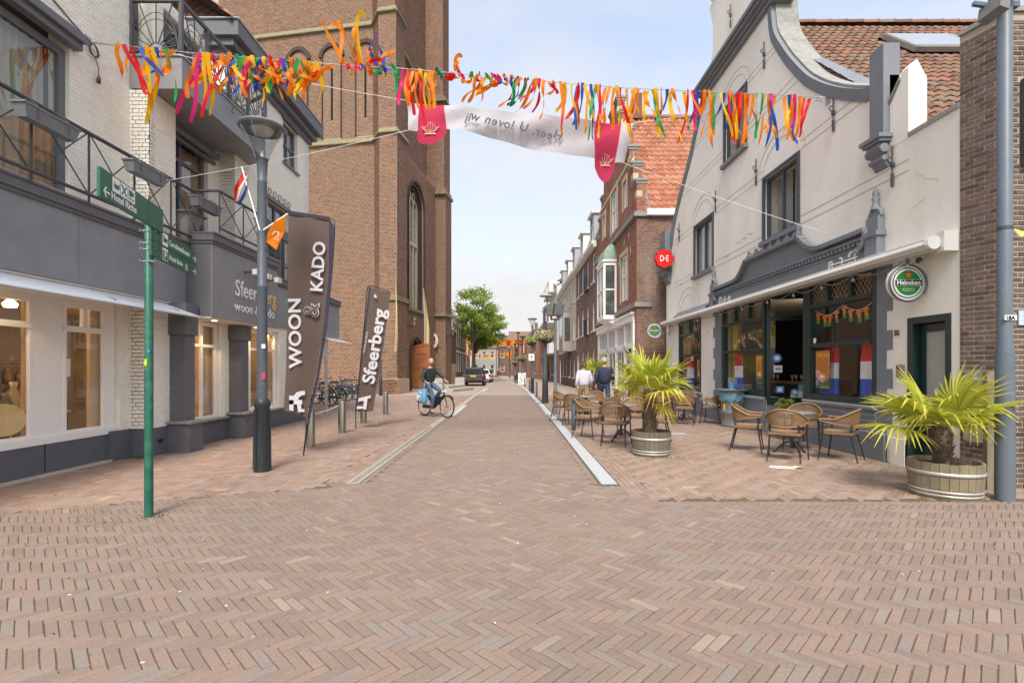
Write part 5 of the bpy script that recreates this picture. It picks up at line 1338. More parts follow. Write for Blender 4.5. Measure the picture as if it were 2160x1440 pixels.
for k in range(7):
    y = 9.9+k*.335
    m2 = MB(); m2.box(xa-.09,xa-.01,y-.05,y+.05,4.11,4.2); m2.box(xa-.075,xa-.01,y-.035,y+.035,4.2,4.26); m2.lathe([(.03,0),(.045,.02),(.03,.045),(.001,.055)],(xa-.045,y,4.26),8); m2.build('cresting',m_gr,eo)
for (y,s) in ((7.78,1),(14.02,-1)):
    m2 = MB(); m2.box(xa-.12,xa+.02,y-.13,y+.13,3.05,3.55); m2.box(xa-.15,xa+.02,y-.16,y+.16,3.55,3.62); m2.box(xa-.10,xa+.02,y-.13,y+.13,3.62,3.86)
    m2.tube([(xa-.04,y-.13*math.cos(t),3.86+.13*math.sin(t)) for t in [math.pi*i/10 for i in range(11)]],.03,6)
    m2.prism([(y-.12*math.cos(t),3.86+.12*math.sin(t)) for t in [math.pi*i/10 for i in range(11)]],'x',xa-.06,xa+.01)
    m2.lathe([(.07,3.98),(.05,4.05),(.035,4.10),(.055,4.16),(.03,4.2),(.045,4.24),(.03,4.3),(.001,4.34)],(xa-.04,y,0),10)
    m2.tube([(xa-.11,y+s*(.13+.18*(1-math.cos(t))),3.72-.30*math.sin(t)) for t in [math.pi/2*i/8 for i in range(9)]],.045,8); m2.ball((xa-.12,y+s*.3,3.40),.05,8)
    m2.build('cornice_finial',m_gr,eo)
# white scroll ornaments
def scroll(y0,s):
    m2 = MB(); x = xa-.06
    m2.tube([(x,y0,3.32),(x,y0+s*.75,3.32)],.016,6)
    for (c,r,a,sg) in ((.12,.09,0,1),(.12,.09,0,-1),(.42,.06,1,1),(.42,.06,1,-1),(.68,.05,0,1),(.68,.05,0,-1)):
        pts = [(x,y0+s*(c+r*math.cos(t)*(1-t/9)),3.32+sg*(r*.5+r*math.sin(t)*(1-t/9))) for t in [i*.45+a for i in range(11)]]
        m2.tube(pts,[.018-.001*i for i in range(11)],6)
    m2.build('scroll_ornament',m_white,eo)
scroll(8.15,1); scroll(13.65,-1)
mb = MB(); mb.add([(XC-.22,14.3,3.22),(XC-.22,17.2,3.22),(XC-.01,17.2,3.42),(XC-.01,14.3,3.42),(XC-.22,14.3,3.2),(XC-.22,17.2,3.2)],[(0,3,2,1),(0,1,5,4)]); mb.build('lead_sheet',m_leadf,cafe)
# roller awning casing
m_alu = mat('awning_casing',(.72,.71,.68),rough=.35,metal=.25,var=.04)
ca = thing('roller_awning','long closed cream roller awning casing across the cafe front','awning',(5.6,12,3.1),world=True)
mb = MB(); mb.prism([(XC-.01,3.20),(XC-.14,3.235),(XC-.30,3.19),(XC-.36,3.12),(XC-.34,3.05),(XC-.24,3.02),(XC-.01,3.06)],'y',6.5,18.2); mb.build('casing',m_alu,ca)
mb = MB(); mb.tube([(XC-.36,6.46,3.10),(XC-.36,18.22,3.10)],.022,8); mb.tube([(XC-.31,6.46,3.185),(XC-.31,18.22,3.185)],.012,8); mb.build('front_bar',mat('awning_edge',(.8,.79,.76),rough=.3,metal=.3),ca)
mb = MB(); mb.box(XC-.2,XC-.005,6.385,6.50,3.0,3.26); mb.tube([(XC-.28,6.44,3.12),(XC-.28,6.51,3.12)],.09,16); mb.build('end_bracket',m_alu,ca)
mb = MB(); mb.lathe([(.03,0),(.045,-.04),(.03,-.07),(.001,-.075)],(XC-.1,6.9,3.02),12); mb.build('alarm_lamp',m_iron,ca)
# festoon lights
fl = thing('festoon_lights','string of clear festoon bulbs hanging under the cafe awning','string lights',(5.5,12,3.0),world=True)
by = [6.85,7.95,8.75,9.63,10.62,11.78,13.0,14.6,16.0,17.2]
pts = [(XC-.3,6.5,2.99)]
for a,c in zip([6.5]+by,by+[18.0]):
    for s in (.25,.5,.75,1): pts.append((XC-.3,a+(c-a)*s,2.99-.10*math.sin(math.pi*s)))
mb = MB(); mb.tube(pts,.008,5); mb.build('cable',mat('cable_grey',(.2,.2,.19),rough=.6),fl)
for y in by:
    mb = MB(); mb.tube([(XC-.3,y,3.0),(XC-.3,y,2.93)],.02,8); s_ = mb.build('socket',m_iron,fl)
    mb = MB(); mb.ball((XC-.3,y,2.895),.03,8,(1,1,1.2)); mb.build('bulb',glass('bulb_glass',(.9,.88,.8),.2),s_)
# small camera on the wall
sc_ = thing('security_camera','small white security camera on the cream pier between the cafe windows','security camera',(XC-.05,14.6,2.55))
mb = MB(); mb.tube([(.05,0,.0),(-.02,0,.02)],.03,8); mb.ball((-.05,-.02,-.02),.05,8); mb.build('body',m_white,sc_)
# things behind the cafe glass
m_or = cloth('orange_cloth',(.85,.24,.04),.2); m_gn = cloth('green_cloth',(.06,.36,.08),.2)
def jerseys(y0,y1,z,n,lb,zz_):
    t = thing('jersey_bunting',lb,'bunting',(XC+.12,(y0+y1)/2,z),world=True)
    P = []
    for i in range(41):
        s = i/40; P.append((XC+.085,y0+(y1-y0)*s,z-.14*abs(math.sin(s*math.pi*2))))
    mb = MB(); mb.tube(P,.005,5); mb.build('cord',m_white,t)
    for k in range(n):
        s = (k+.4)/n; i = int(s*40); p = Vector(P[i]); a = (rnd.random()-.5)*.5
        def rot(y,zz): return (XC+.083,p.y+y*math.cos(a)-zz*math.sin(a),p.z+y*math.sin(a)+zz*math.cos(a))
        q = .9
        mb = MB(); o = [(-.05,0),(-.09,-.05),(-.06,-.075),(-.045,-.055),(-.045,-.16),(.045,-.16),(.045,-.055),(.06,-.075),(.09,-.05),(.05,0),(.02,-.012),(-.02,-.012)]
        mb.add([rot(*[c*q for c in c_]) for c_ in o],[tuple(range(12))]); mb.build('shirt',m_or,t)
        mb = MB(); o = [(-.045,-.16),(-.055,-.245),(-.008,-.245),(0,-.2),(.008,-.245),(.055,-.245),(.045,-.16)]
        mb.add([rot(*[c*q for c in c_]) for c_ in o],[tuple(range(7))]); mb.build('shorts',m_gn,t)
jerseys(7.95,9.58,2.60,9,'bunting of little orange shirts and green shorts in the big right cafe window',0)
jerseys(15.2,17.0,2.40,8,'bunting of little orange shirts and green shorts in the far left cafe window',0)
m_fr,m_fb,m_fwh = cloth('curtain_red',(.78,.02,.03),.1),cloth('curtain_blue',(.03,.12,.62),.1),cloth('curtain_white',(.88,.88,.9),.1)
def tricolor(y0,y1,z0,z1,lb,spread=.0):
    t = thing('flag_curtain',lb,'curtain',(XC+.16,(y0+y1)/2,z0),0,'red white and blue curtains in the cafe windows',world=True)
    for (a,c,m,nm) in ((2/3,1,m_fr,'red_band'),(1/3,2/3,m_fwh,'white_band'),(0,1/3,m_fb,'blue_band')):
        V = []; n = 40
        for i in range(n+1):
            s = i/n
            for q in (a,c):
                z = z0+(z1-z0)*q; wid = (y1-y0)*(1-.30*q); yy = y0+(1-s)*0+wid*s+(.0)
                V.append((XC+.19+.034*math.sin(yy*46+q*.8+math.sin(yy*13)),yy,z))
        link(nm,fast_mesh(nm,V,[(2*i,2*i+2,2*i+3,2*i+1) for i in range(n)],smooth=True),m,t)
tricolor(8.06,8.52,.98,1.88,'red white blue flag curtain at the near end of the big cafe window')
tricolor(8.98,9.62,.98,1.86,'broad red white blue flag curtain behind the orange poster in the big cafe window')
tricolor(12.75,13.35,.92,1.84,'red white blue flag curtain at the far side of the middle cafe window')
tricolor(11.42,11.75,.92,1.84,'red white blue flag curtain behind the poster in the middle cafe window')
tricolor(16.3,16.95,.85,1.8,'red white blue flag curtain in the far left cafe window')
def poster(y0,y1,z0,z1,lb):
    t = thing('event_poster',lb,'poster',(XC+.08,(y0+y1)/2,z0),world=True); x = XC+.075
    w_ = y1-y0; yc = (y0+y1)/2; h_ = z1-z0
    mb = MB(); mb.box(x,x+.004,y0,y1,z0,z1); mb.build('sheet',mat('poster_dark',(.06,.12,.06),rough=.5,var=.4,scale=30),t)
    mb = MB(); mb.add([(x-.003,y0,z1),(x-.003,y1,z1),(x-.003,y1,z0+.33*h_),(x-.003,yc+w_*.25,z0+.20*h_),(x-.003,yc,z0+.16*h_),(x-.003,yc-w_*.25,z0+.20*h_),(x-.003,y0,z0+.33*h_)],[tuple(range(7))]); mb.build('orange_field',mat('poster_orange',(.78,.26,.05),rough=.5,var=.03),t)
    text('lettering','WK 2026',w_*.23,mat('poster_yellow',(.9,.62,.05),rough=.5),(x-.006,y1-w_*.09,z1-w_*.27),FNX,t,ext=.001,bold=.004)
    mb = MB()
    for k in range(9): ww = w_*(.30+.1*(k % 3)); mb.box(x-.0065,x-.004,yc-ww,yc+ww,z1-w_*.42-k*w_*.085,z1-w_*.405-k*w_*.085)
    mb.build('text_lines',mat('poster_ink',(.28,.12,.03)),t)
    mb = MB(); mb.box(x-.0065,x-.004,yc-w_*.16,yc+w_*.16,z0+.27*h_,z0+.38*h_); mb.build('label',m_white,t)
    mb = MB(); mb.add([(x-.0065,y1-w_*.14+w_*.13*math.cos(a_),z0+.14*h_+w_*.13*math.sin(a_)) for a_ in [2*math.pi*i/16 for i in range(16)]],[tuple(range(16))]); mb.build('badge',mat('badge_blue',(.12,.25,.55)),t)
    mb = MB(); mb.box(x-.0065,x-.004,y0+.02,yc+w_*.2,z0+.01,z0+.05*h_+.01); mb.build('grass_strip',mat('poster_green',(.15,.5,.08)),t)
poster(9.10,9.52,1.08,1.80,'orange WK 2026 poster with dark foot in the big right cafe window')
poster(11.50,11.85,1.10,1.78,'orange WK 2026 poster in the middle cafe window beside the porch')
poster(15.3,15.62,1.05,1.75,'orange poster at the edge of the far left cafe window')
# curved gold lettering on the middle window
s_ = "Café 't Centrum"; n = len(s_)
for i,ch in enumerate(s_):
    if ch == ' ': continue
    a = (i-(n-1)/2)/(n-1)*2.0; rr = .70
    yy = 12.22-rr*math.sin(a)*1.12; zz_ = 1.70+rr*math.cos(a)*.72
    text('lettering',ch,.17,mat('gold_letter',(.66,.60,.44),rough=.4),(XC+.042,yy+.04,zz_),(R(90),a*.62,R(-90)),cafe,ext=.001,sx=.72,bold=.003)
mb = MB(); mb.add([(XC+.04,9.50+.05*math.cos(t),2.0+.055*math.sin(t)) for t in [2*math.pi*i/18 for i in range(18)]],[tuple(range(18))]); mb.build('round_sticker',m_white,cafe)
# small bar furniture seen through the glass
bt = thing('bar_counter','dark bar counter with glasses inside the cafe behind the porch glass','bar counter',(8.2,13.0,.03))
mb = MB(); mb.box(-.3,.3,-2.5,2.5,0,1.0); mb.build('counter',m_dkwood,bt)
mb = MB(); mb.box(-.36,.36,-2.55,2.55,1.0,1.05); mb.build('counter_top',m_oak,bt)
mb = MB()
for k in range(16): mb.lathe([(.0001,0),(.03,0),(.008,.02),(.008,.08),(.035,.1),(.04,.2)],(rnd.uniform(-.2,.1),-2.3+k*.29,1.05),8)
o = mb.build('glasses',mat('glassware',(.5,.5,.48),rough=.1,spec=1),bt); o['kind'] = 'stuff'
l = bpy.data.lights.new('bar_lamp','POINT'); lo = bpy.data.objects.new('bar_lamp',l); col.objects.link(lo); l.energy = 5; l.color = (1,.8,.55); l.shadow_soft_size = .15; lo.location = (7.8,12.4,2.6)
l = bpy.data.lights.new('bar_lamp','POINT'); lo = bpy.data.objects.new('bar_lamp',l); col.objects.link(lo); l.energy = 1.5; l.color = (1,.85,.65); l.shadow_soft_size = .15; lo.location = (7.2,8.4,2.8)

# ---------------------------------------------------------------- dark brick house at the right edge
DB = [(0,(.075,.05,.042)),(.35,(.125,.083,.067)),(.75,(.165,.112,.088)),(1,(.115,.105,.11))]
m_db = mat('dark_brick',None,tone=DB,rough=.8,var=.18,scale=16,bump=.7,bscale=70,grime=((.19,.15,.12),.4,2))
m_dbo = mat('dark_brick_single',None,tone=DB,rnd_obj=True,rough=.8,var=.18,scale=16,bump=.7,bscale=70,grime=((.19,.15,.12),.4,2))
m_dm = mat('dark_mortar',(.40,.345,.265),rough=.95,var=.15,scale=9,bump=.5,bscale=60)
m_glh = mat('house_glass',(.07,.08,.085),rough=.08,spec=.9,var=.4,scale=2)
bh_ = thing('dark_brick_house','dark brown brick house at the right edge behind the camera mast','house',(6.2,5.9,0),world=True)
P0,P1 = Vector((5.845,6.372,0)),Vector((5.99,5.93,0)); udr = (P1-P0); wr = udr.length; udr.normalize(); ndr = udr.cross(Z1)
if ndr.x > 0: ndr = -ndr
mb = MB(); mb.prism([(P0.x,P0.y),(P1.x,P1.y),(12,5.93),(12,6.372)],'z',0,5.78); mb.build('house_wall',m_dm,bh_)
wall_bricks(bh_,P0,udr,ndr,wr,0,5.74,m_db,m_dbo,bl=.21,bh=.0625,jt=.013,proud=.006,n_own=150)
wall_bricks(bh_,(5.985,5.93,0),X1,-Y1,6,0,5.74,m_db,m_dbo,bl=.21,bh=.0625,jt=.013,proud=.006,n_own=150,holes=[(.175,1.475,3.9,4.95)])
mb = MB(); mb.add([(P0.x-.03,P0.y,5.78),(P1.x-.03,P1.y-.03,5.78),(12,5.9,5.78),(12,6.4,5.78),(P0.x-.03,P0.y,5.84),(P1.x-.03,P1.y-.03,5.84),(12,5.9,5.84),(12,6.4,5.84)],[(0,1,5,4),(1,2,6,5),(4,5,6,7),(0,3,2,1),(0,4,7,3)]); mb.build('wall_cap',m_grw,bh_)
window(bh_,(6.16,5.93,3.9),X1,-Y1,1.3,1.05,m_iron,m_glh,fw=.06,cols=2,back=-.065)
mb = MB(); mb.box(6.13,6.19+.05,5.905,5.918,1.98,2.16); tg = mb.build('number_plate',mat('plate_blue',(.42,.53,.66),rough=.4),bh_)
text('lettering','1',.05,m_let,(6.15,5.903,2.1),FNY,bh_,ext=.001); text('lettering','1 7',.05,m_let,(6.15,5.903,2.04),FNY,bh_,ext=.001); text('lettering','9 1',.05,m_let,(6.15,5.903,1.99),FNY,bh_,ext=.001)
m_steel = mat('brushed_steel',(.48,.465,.44),rough=.42,metal=.8,var=.12,scale=12,grime=((.3,.25,.2),.3,5))
for (z,lb) in ((1.32,'steel spout plate on the dark brick wall above the palm'),(.62,'steel spout plate on the dark brick wall just above the right barrel')):
    t = thing('spout_plate',lb,'wall plate',Vector(P0)+udr*.17+ndr*.02+Z1*z,math.atan2(ndr.y,ndr.x),'steel spout plates on the dark brick wall')
    mb = MB(); mb.box(-.005,.008,-.12,.12,-.10,.10); mb.build('plate',m_steel,t,bevel=.003)
    mb = MB(); mb.tube([(0,0,0),(.10,0,-.01)],.028,12); mb.build('spout',m_steel,t)
    mb = MB()
    for a in (-1,1):
        for c in (-1,1): mb.ball((.01,a*.1,c*.08),.01,6)
    mb.build('bolts',m_iron,t)
for z in (2.75,3.35):
    o = MB(); o.box(6.22,6.4,5.895,5.92,z,z+.05); o.build('wall_bracket',m_zinc,bh_)
wp = thing('wooden_stake','weathered wooden stake standing behind the right palm against the brick wall','post',(5.72,5.86,0)); mb = MB(); mb.box(-.045,.045,-.03,.03,0,1.42); mb.build('stake',mat('grey_wood',(.22,.18,.13),rough=.9,var=.25,scale=9,bump=.6),wp,bevel=.004)
ms = thing('camera_mast','thick blue grey steel mast with cameras on top standing at the right edge','mast',(5.47,5.42,0))
m_mast = mat('mast_paint',(.115,.145,.175),rough=.45,var=.08,scale=7,grime=((.2,.21,.22),.3,4))
mb = MB(); mb.lathe([(.088,0),(.082,1.60),(.078,1.68),(.066,1.74),(.0665,5.55),(.05,5.57)],(0,0,0),28); mb.build('column',m_mast,ms)
mb = MB(); mb.lathe([(.069,2.99),(.07,3.0),(.07,3.02),(.069,3.03)],(0,0,0),24); mb.build('strap',m_iron,ms)
mb = MB(); mb.box(-.07,.06,-.073,-.062,1.985,2.04); mb.build('number_sticker',m_white,ms)
text('lettering','18A',.06,m_dark,(-.065,-.076,1.99),FNY,ms,ext=.001,bold=.002)
mb = MB(); mb.bar((0,0,5.45),(-.35,.0,5.5),.04); mb.box(-.12,.12,-.05,.05,5.44,5.50); mb.build('camera_arm',m_mast,ms)
mb = MB(); mb.obox((-.2,-.08,5.38),(.05,0,-.02),(0,.13,0),(.012,0,.07)); mb.obox((-.05,-.05,5.62),(.09,0,0),(0,.1,0),(0,0,.1)); mb.build('camera_housing',mat('camera_grey',(.2,.2,.2),rough=.5),ms)
mb = MB(); mb.add([(.07,-.03,3.0),(.20,-.06,2.94),(.13,-.05,2.90),(.09,-.03,2.95)],[(0,1,2,3)]); mb.build('tape_end',mat('yellow_tape',(.75,.6,.15)),ms)
gb = thing('grey_bin','dark grey waste bin cut by the right edge of the picture','bin',(6.45,5.75,0))
mb = MB(); mb.box(-.22,.3,-.1,.15,.05,.82); mb.build('body',m_plin,gb,bevel=.02); mb = MB(); mb.box(-.24,.32,-.12,.16,.82,.88); mb.build('lid',m_iron,gb,bevel=.02)
# ---------------------------------------------------------------- step gabled brick house behind the cafe
RB = [(0,(.20,.075,.045)),(.4,(.30,.12,.075)),(.8,(.36,.16,.10)),(1,(.25,.12,.09))]
m_rb = mat('red_brick',None,tone=RB,rough=.85,var=.15,scale=9,bump=.4,bscale=60,grime=((.5,.44,.38),.35,.9))
m_rbo = mat('red_brick_single',None,tone=RB,rnd_obj=True,rough=.85,var=.15,scale=9,bump=.4,bscale=60)
m_rm = mat('red_mortar',(.40,.33,.27),rough=.95,var=.1)
SB = [(0,(.13,.075,.055)),(.4,(.20,.115,.08)),(.8,(.27,.15,.105)),(1,(.17,.13,.115))]
m_sb = mat('side_brick',None,tone=SB,rough=.85,var=.15,scale=9,bump=.4,bscale=60,grime=((.5,.45,.40),.55,.8),streak=1)
m_stone = mat('yellow_stone',(.52,.44,.30),rough=.85,var=.1,scale=6)
m_copper = mat('verdigris',(.24,.36,.28),rough=.7,var=.2,scale=5,grime=((.30,.20,.12),.5,3),streak=1)
m_glf = mat('far_glass',(.07,.08,.085),rough=.08,spec=.9,var=.4,scale=2,grime=((.35,.36,.34),.6,1.5))
sg = thing('step_gable_house','red brick house with stepped gable, bay window and orange tiled roof','house',(4.85,23.3,0),world=True)
SX = 4.85; S0,S1 = 18.95,27.7; SC = (S0+S1)/2
steps = [(0,7.5,8.75),(.55,8.75,9.65),(1.2,9.65,10.6),(1.9,10.6,11.8),(2.7,11.8,12.9),(3.5,12.9,13.9)]
mb = MB()
hw = [(S0+1.6-S0,S0+2.75-S0,3.95+.45,6.35),(3.6,4.9,8.0,9.9),(1.7,2.3,8.35,9.5),(6.4,7.0,8.35,9.5),(.5,S1-S0-.4,.05,3.35)]
slab(mb,(SX,S0,0),Y1,-X1,S1-S0,0,7.5,hw,.3)
for (d,za,zb_) in steps: slab(mb,(SX,S0+d,0),Y1,-X1,S1-S0-2*d,za,zb_,[(h[0]-d,h[1]-d,h[2],h[3]) for h in hw],.35)
mb.box(SX+.3,12,S0,S0+.3,0,7.5); mb.box(SX+.3,12,S1-.3,S1,0,7.5)
mb.build('house_wall',m_rm,sg)
wall_bricks(sg,(SX,S0,0),Y1,-X1,S1-S0,0,13.9,m_rb,m_rbo,hw,bl=.22,bh=.0675,jt=.012,proud=.008,n_own=60,
            intervals=lambda z: [next(((d,S1-S0-d) for d,a,b in steps[::-1] if z > a),(0,S1-S0))])
wall_bricks(sg,(SX,S0,0),X1,-Y1,5,0,7.4,m_sb,m_rbo,bl=.22,bh=.0675,jt=.012,proud=.008,n_own=0)
for (d,za,zb_) in steps:
    for s in (0,1):
        y = S0+d if s == 0 else S1-d
        # camera-facing flank of the step with its cap
        mb = MB(); a,c = (y-.06,y+.62) if s == 0 else (y-.62,y+.06)
        mb.box(SX-.08,SX+.42,a,c,zb_,zb_+.09); mb.box(SX-.04,SX+.38,a+.03,c-.03,zb_-.1,zb_); mb.build('step_cap',m_slate,sg)
        if s == 0: wall_bricks(sg,(SX,y,0),X1,-Y1,.35,za,zb_,m_rb,m_rbo,bl=.22,bh=.0675,jt=.012,proud=.008,n_own=0)
        if s == 0:
            mb = MB(); mb.box(SX-.012,SX+.2,y-.016,y+.3,zb_-.62,zb_-.38); mb.build('stone_block',m_stone,sg)
for (z,pr) in ((7.45,.14),(3.95,.12)):
    mb = MB(); mb.box(SX-pr,SX+.02,S0-.08,S1,z-.09,z+.09); mb.box(SX-pr,SX+.55,S0-.1,S0-.0,z-.09,z+.09); mb.build('string_course',m_slate,sg)
mb = MB(); mb.box(SX-.02,SX+.01,S0+.5,S1-.5,9.95,10.1); mb.build('stone_band',m_stone,sg)
for h in hw[:4]:
    y0,y1,z0,z1 = S0+h[0],S0+h[1],h[2],h[3]
    mb = MB(); mb.box(SX-.03,SX+.02,y0-.18,y0,z0-.1,z1+.2); mb.box(SX-.03,SX+.02,y1,y1+.18,z0-.1,z1+.2); mb.box(SX-.03,SX+.02,y0,y1,z1,z1+.2); mb.build('stone_surround',m_stone,sg)
    window(sg,(SX,y0,z0),Y1,-X1,y1-y0,z1-z0,m_white,m_glf,fw=.08,cols=2 if y1-y0 > .8 else 1,rows=(.55,),back=.05,leaded=(5,7) if y1-y0 > .8 else (3,6))
for (dy,z) in ((1.3,7.0),(2.1,6.9),(1.0,6.3),(3.1,6.2)):
    mb = MB(); mb.prism([(S0+dy-.09,z),(S0+dy,z-.22),(S0+dy+.09,z),(S0+dy,z+.2)],'x',SX-.015,SX+.01); mb.build('stone_diamond',m_stone,sg)
# bay window with green copper hood
yb0,yb1 = S0+3.65,S0+5.35; bx = SX-.62
mb = MB()
mb.box(bx,SX,yb0,yb1,3.75,3.95); mb.add([(SX,yb0,3.45),(SX,yb1,3.45),(bx+.1,yb1-.15,3.75),(bx+.1,yb0+.15,3.75),(SX,yb0,3.75),(SX,yb1,3.75)],[(0,3,2,1),(0,4,3),(1,2,5)])
mb.box(bx,SX,yb0,yb1,6.25,6.42); mb.box(bx-.06,SX,yb0-.06,yb1+.06,6.42,6.5)
for (x,y) in ((bx,yb0),(bx,yb1-.1),(SX-.1,yb0),(SX-.1,yb1-.1)): mb.box(x,x+.1,y,y+.1,3.95,6.25)
mb.box(bx+.02,SX,yb0+.02,yb0+.07,5.1,5.17); mb.box(bx+.02,bx+.07,yb0,yb1,5.1,5.17); mb.box(bx+.02,bx+.08,(yb0+yb1)/2-.05,(yb0+yb1)/2+.05,3.95,6.25)
by_ = mb.build('bay_window',m_white,sg,bevel=.005)
mb = MB(); mb.add([(bx+.05,yb0+.04,3.95),(SX,yb0+.04,3.95),(SX,yb0+.04,6.25),(bx+.05,yb0+.04,6.25)],[(0,1,2,3)]); mb.build('pane',m_glf,by_)
mb = MB(); mb.add([(bx+.05,yb0+.05,3.95),(bx+.05,yb1-.05,3.95),(bx+.05,yb1-.05,6.25),(bx+.05,yb0+.05,6.25)],[(0,1,2,3)]); mb.build('pane',m_glf,by_)
mb = MB(); n = 8; V = []
for i in range(n+1):
    t = math.pi/2*i/n; s = math.cos(t); zt_ = 6.5+.85*math.sin(t); ins = (1-s)*.45
    V += [(SX,yb0+ins,zt_),(SX-.62*s-.001,yb0+ins,zt_),(SX-.62*s-.001,yb1-ins,zt_),(SX,yb1-ins,zt_)]
mb.add(V,[(4*i+k,4*i+k+1,4*i+5+k,4*i+4+k) for i in range(n) for k in range(3)]); mb.build('copper_hood',m_copper,by_)
# ground floor shopfront, white with small panes
mb = MB(); mb.box(SX-.10,SX+.05,S0+.3,S1-.2,3.35,3.62); mb.box(SX-.16,SX+.05,S0+.25,S1-.15,3.62,3.70); mb.box(SX-.08,SX+.08,S0+.30,S0+.55,0,3.35); mb.box(SX-.04,SX+.08,S1-.45,S1-.25,0,3.35)
mb.box(SX-.02,SX+.1,S0+.5,S1-.4,2.28,2.45); mb.box(SX-.02,SX+.1,S0+.5,S1-.4,0,.55)
for y in (S0+2.1,S0+3.9,S0+5.8): mb.box(SX-.02,SX+.1,y-.08,y+.08,.55,3.35)
so = mb.build('shopfront',m_white,sg)
ed = [S0+.55,S0+2.02,S0+2.18,S0+3.82,S0+3.98,S0+5.72,S0+5.88,S1-.45]
for a,c in zip(ed[::2],ed[1::2]):
    window(sg,(SX+.04,a,2.45),Y1,-X1,c-a,.9,m_white,m_glf,fw=.06,cols=6,back=.0); window(sg,(SX+.04,a,.55),Y1,-X1,c-a,1.73,m_white,m_glf,fw=.08,cols=2,back=.0)
mb = MB(); mb.box(SX+.0,SX-.03,S0+.8,S0+1.9,2.16,2.28); mb.build('dark_sign',mat('navy_sign',(.02,.03,.06)),sg)
text('lettering','DE KROON',.11,m_let,(SX-.035,S0+1.8,2.18),FNX,sg,ext=.002)
# roof
mb = MB(); re,rr = Vector((SX+.35,S0+.05,7.55)),Vector((SX+.35,SC,13.4)); sd2 = rr-re
mb.add([re,re+X1*9,rr+X1*9,rr,rr+X1*9,(SX+9.35,S1,7.55),(SX+.35,S1,7.55)],[(0,1,2,3),(3,4,5,6)]); mb.build('roof',m_otile,sg)
OT = [(0,(.27,.10,.055)),(.5,(.37,.145,.075)),(1,(.42,.19,.11))]
m_ot = mat('orange_tile',None,tone=OT,rough=.7,var=.1,scale=8,grime=((.20,.10,.06),.55,1.2)); m_oto = mat('orange_tile_single',None,tone=OT,rnd_obj=True,rough=.7,var=.1,scale=8)
pantiles(sg,re,X1,sd2,6,sd2.length,.245,.36,m_ot,m_oto,n_own=200,amp=.03)
mb = MB(); mb.box(SX+.36,12,S0-.18,S0+.1,7.38,7.62); mb.build('gutter',m_white,sg)
mb = MB(); mb.tube([(SX+.2,SC,13.45),(SX+9,SC,13.45)],.14,8); mb.build('ridge_tile',m_oto,sg)
mb = MB()
for k in range(5):
    z = 7.6+k*1.0; y = S0+.1+(z-7.55)/5.85*(SC-S0); mb.add([(SX+.36,y,z+.1),(SX+.75-.03*k,y,z+.1),(SX+.55,y+.75,z+1.15),(SX+.36,y+.75,z+1.15)],[(0,1,2,3)])
mb.build('lead_sheet',m_leadf,sg)
mb = MB(); mb.box(SX+.9,SX+1.3,SC-.25,SC+.25,13.3,14.5); mb.build('chimney',m_rb,sg)

# ---------------------------------------------------------------- generic terrace houses
BR = {}
def brickmat(key,c,c2=None):
    """distant brickwork, courses too small to lay singly"""
    if key in MATS: return MATS[key]
    m = bpy.data.materials.new(key); m.use_nodes = True; MATS[key] = m; t = m.node_tree; N = t.nodes; L = t.links; b = N['Principled BSDF']
    geo = N.new('ShaderNodeNewGeometry'); sp = N.new('ShaderNodeSeparateXYZ'); cb = N.new('ShaderNodeCombineXYZ'); L.new(geo.outputs['Position'],sp.inputs[0])
    a = N.new('ShaderNodeMath'); a.operation = 'ADD'; L.new(sp.outputs['X'],a.inputs[0]); L.new(sp.outputs['Y'],a.inputs[1]); L.new(a.outputs[0],cb.inputs['X']); L.new(sp.outputs['Z'],cb.inputs['Y'])
    br = N.new('ShaderNodeTexBrick'); br.inputs['Scale'].default_value = 4.6; br.inputs['Mortar Size'].default_value = .016; br.inputs['Row Height'].default_value = .28; br.inputs['Brick Width'].default_value = 1
    br.inputs['Color1'].default_value = (*[x*.8 for x in c],1); br.inputs['Color2'].default_value = (*[x*1.2 for x in c],1); br.inputs['Mortar'].default_value = (*(c2 or (.36,.31,.26)),1)
    L.new(cb.outputs[0],br.inputs['Vector'])
    n = N.new('ShaderNodeTexNoise'); n.inputs['Scale'].default_value = 1.3; n.inputs['Detail'].default_value = 6; L.new(geo.outputs['Position'],n.inputs['Vector'])
    mr = N.new('ShaderNodeMapRange'); mr.inputs['To Min'].default_value = .7; mr.inputs['To Max'].default_value = 1.3; L.new(n.outputs['Fac'],mr.inputs['Value'])
    s = N.new('ShaderNodeVectorMath'); s.operation = 'SCALE'; L.new(br.outputs['Color'],s.inputs[0]); L.new(mr.outputs['Result'],s.inputs['Scale']); L.new(s.outputs['Vector'],b.inputs['Base Color']); b.inputs['Roughness'].default_value = .9
    return m
m_bk1 = brickmat('brown_brick',(.16,.085,.06)); m_bk2 = brickmat('dark_brown_brick',(.095,.06,.05),(.2,.17,.15)); m_bk3 = brickmat('warm_brick',(.25,.12,.08))
m_bei = mat('beige_render',(.58,.54,.43),rough=.85,var=.05); m_wr = mat('white_render',(.70,.70,.67),rough=.8,var=.05); m_gry = mat('grey_render',(.34,.33,.30),rough=.8,var=.06)
m_slt = mat('slate_roof',(.12,.125,.14),rough=.7,var=.25,scale=5); m_brt = mat('brown_roof',(.21,.12,.085),rough=.85,var=.25,scale=5)
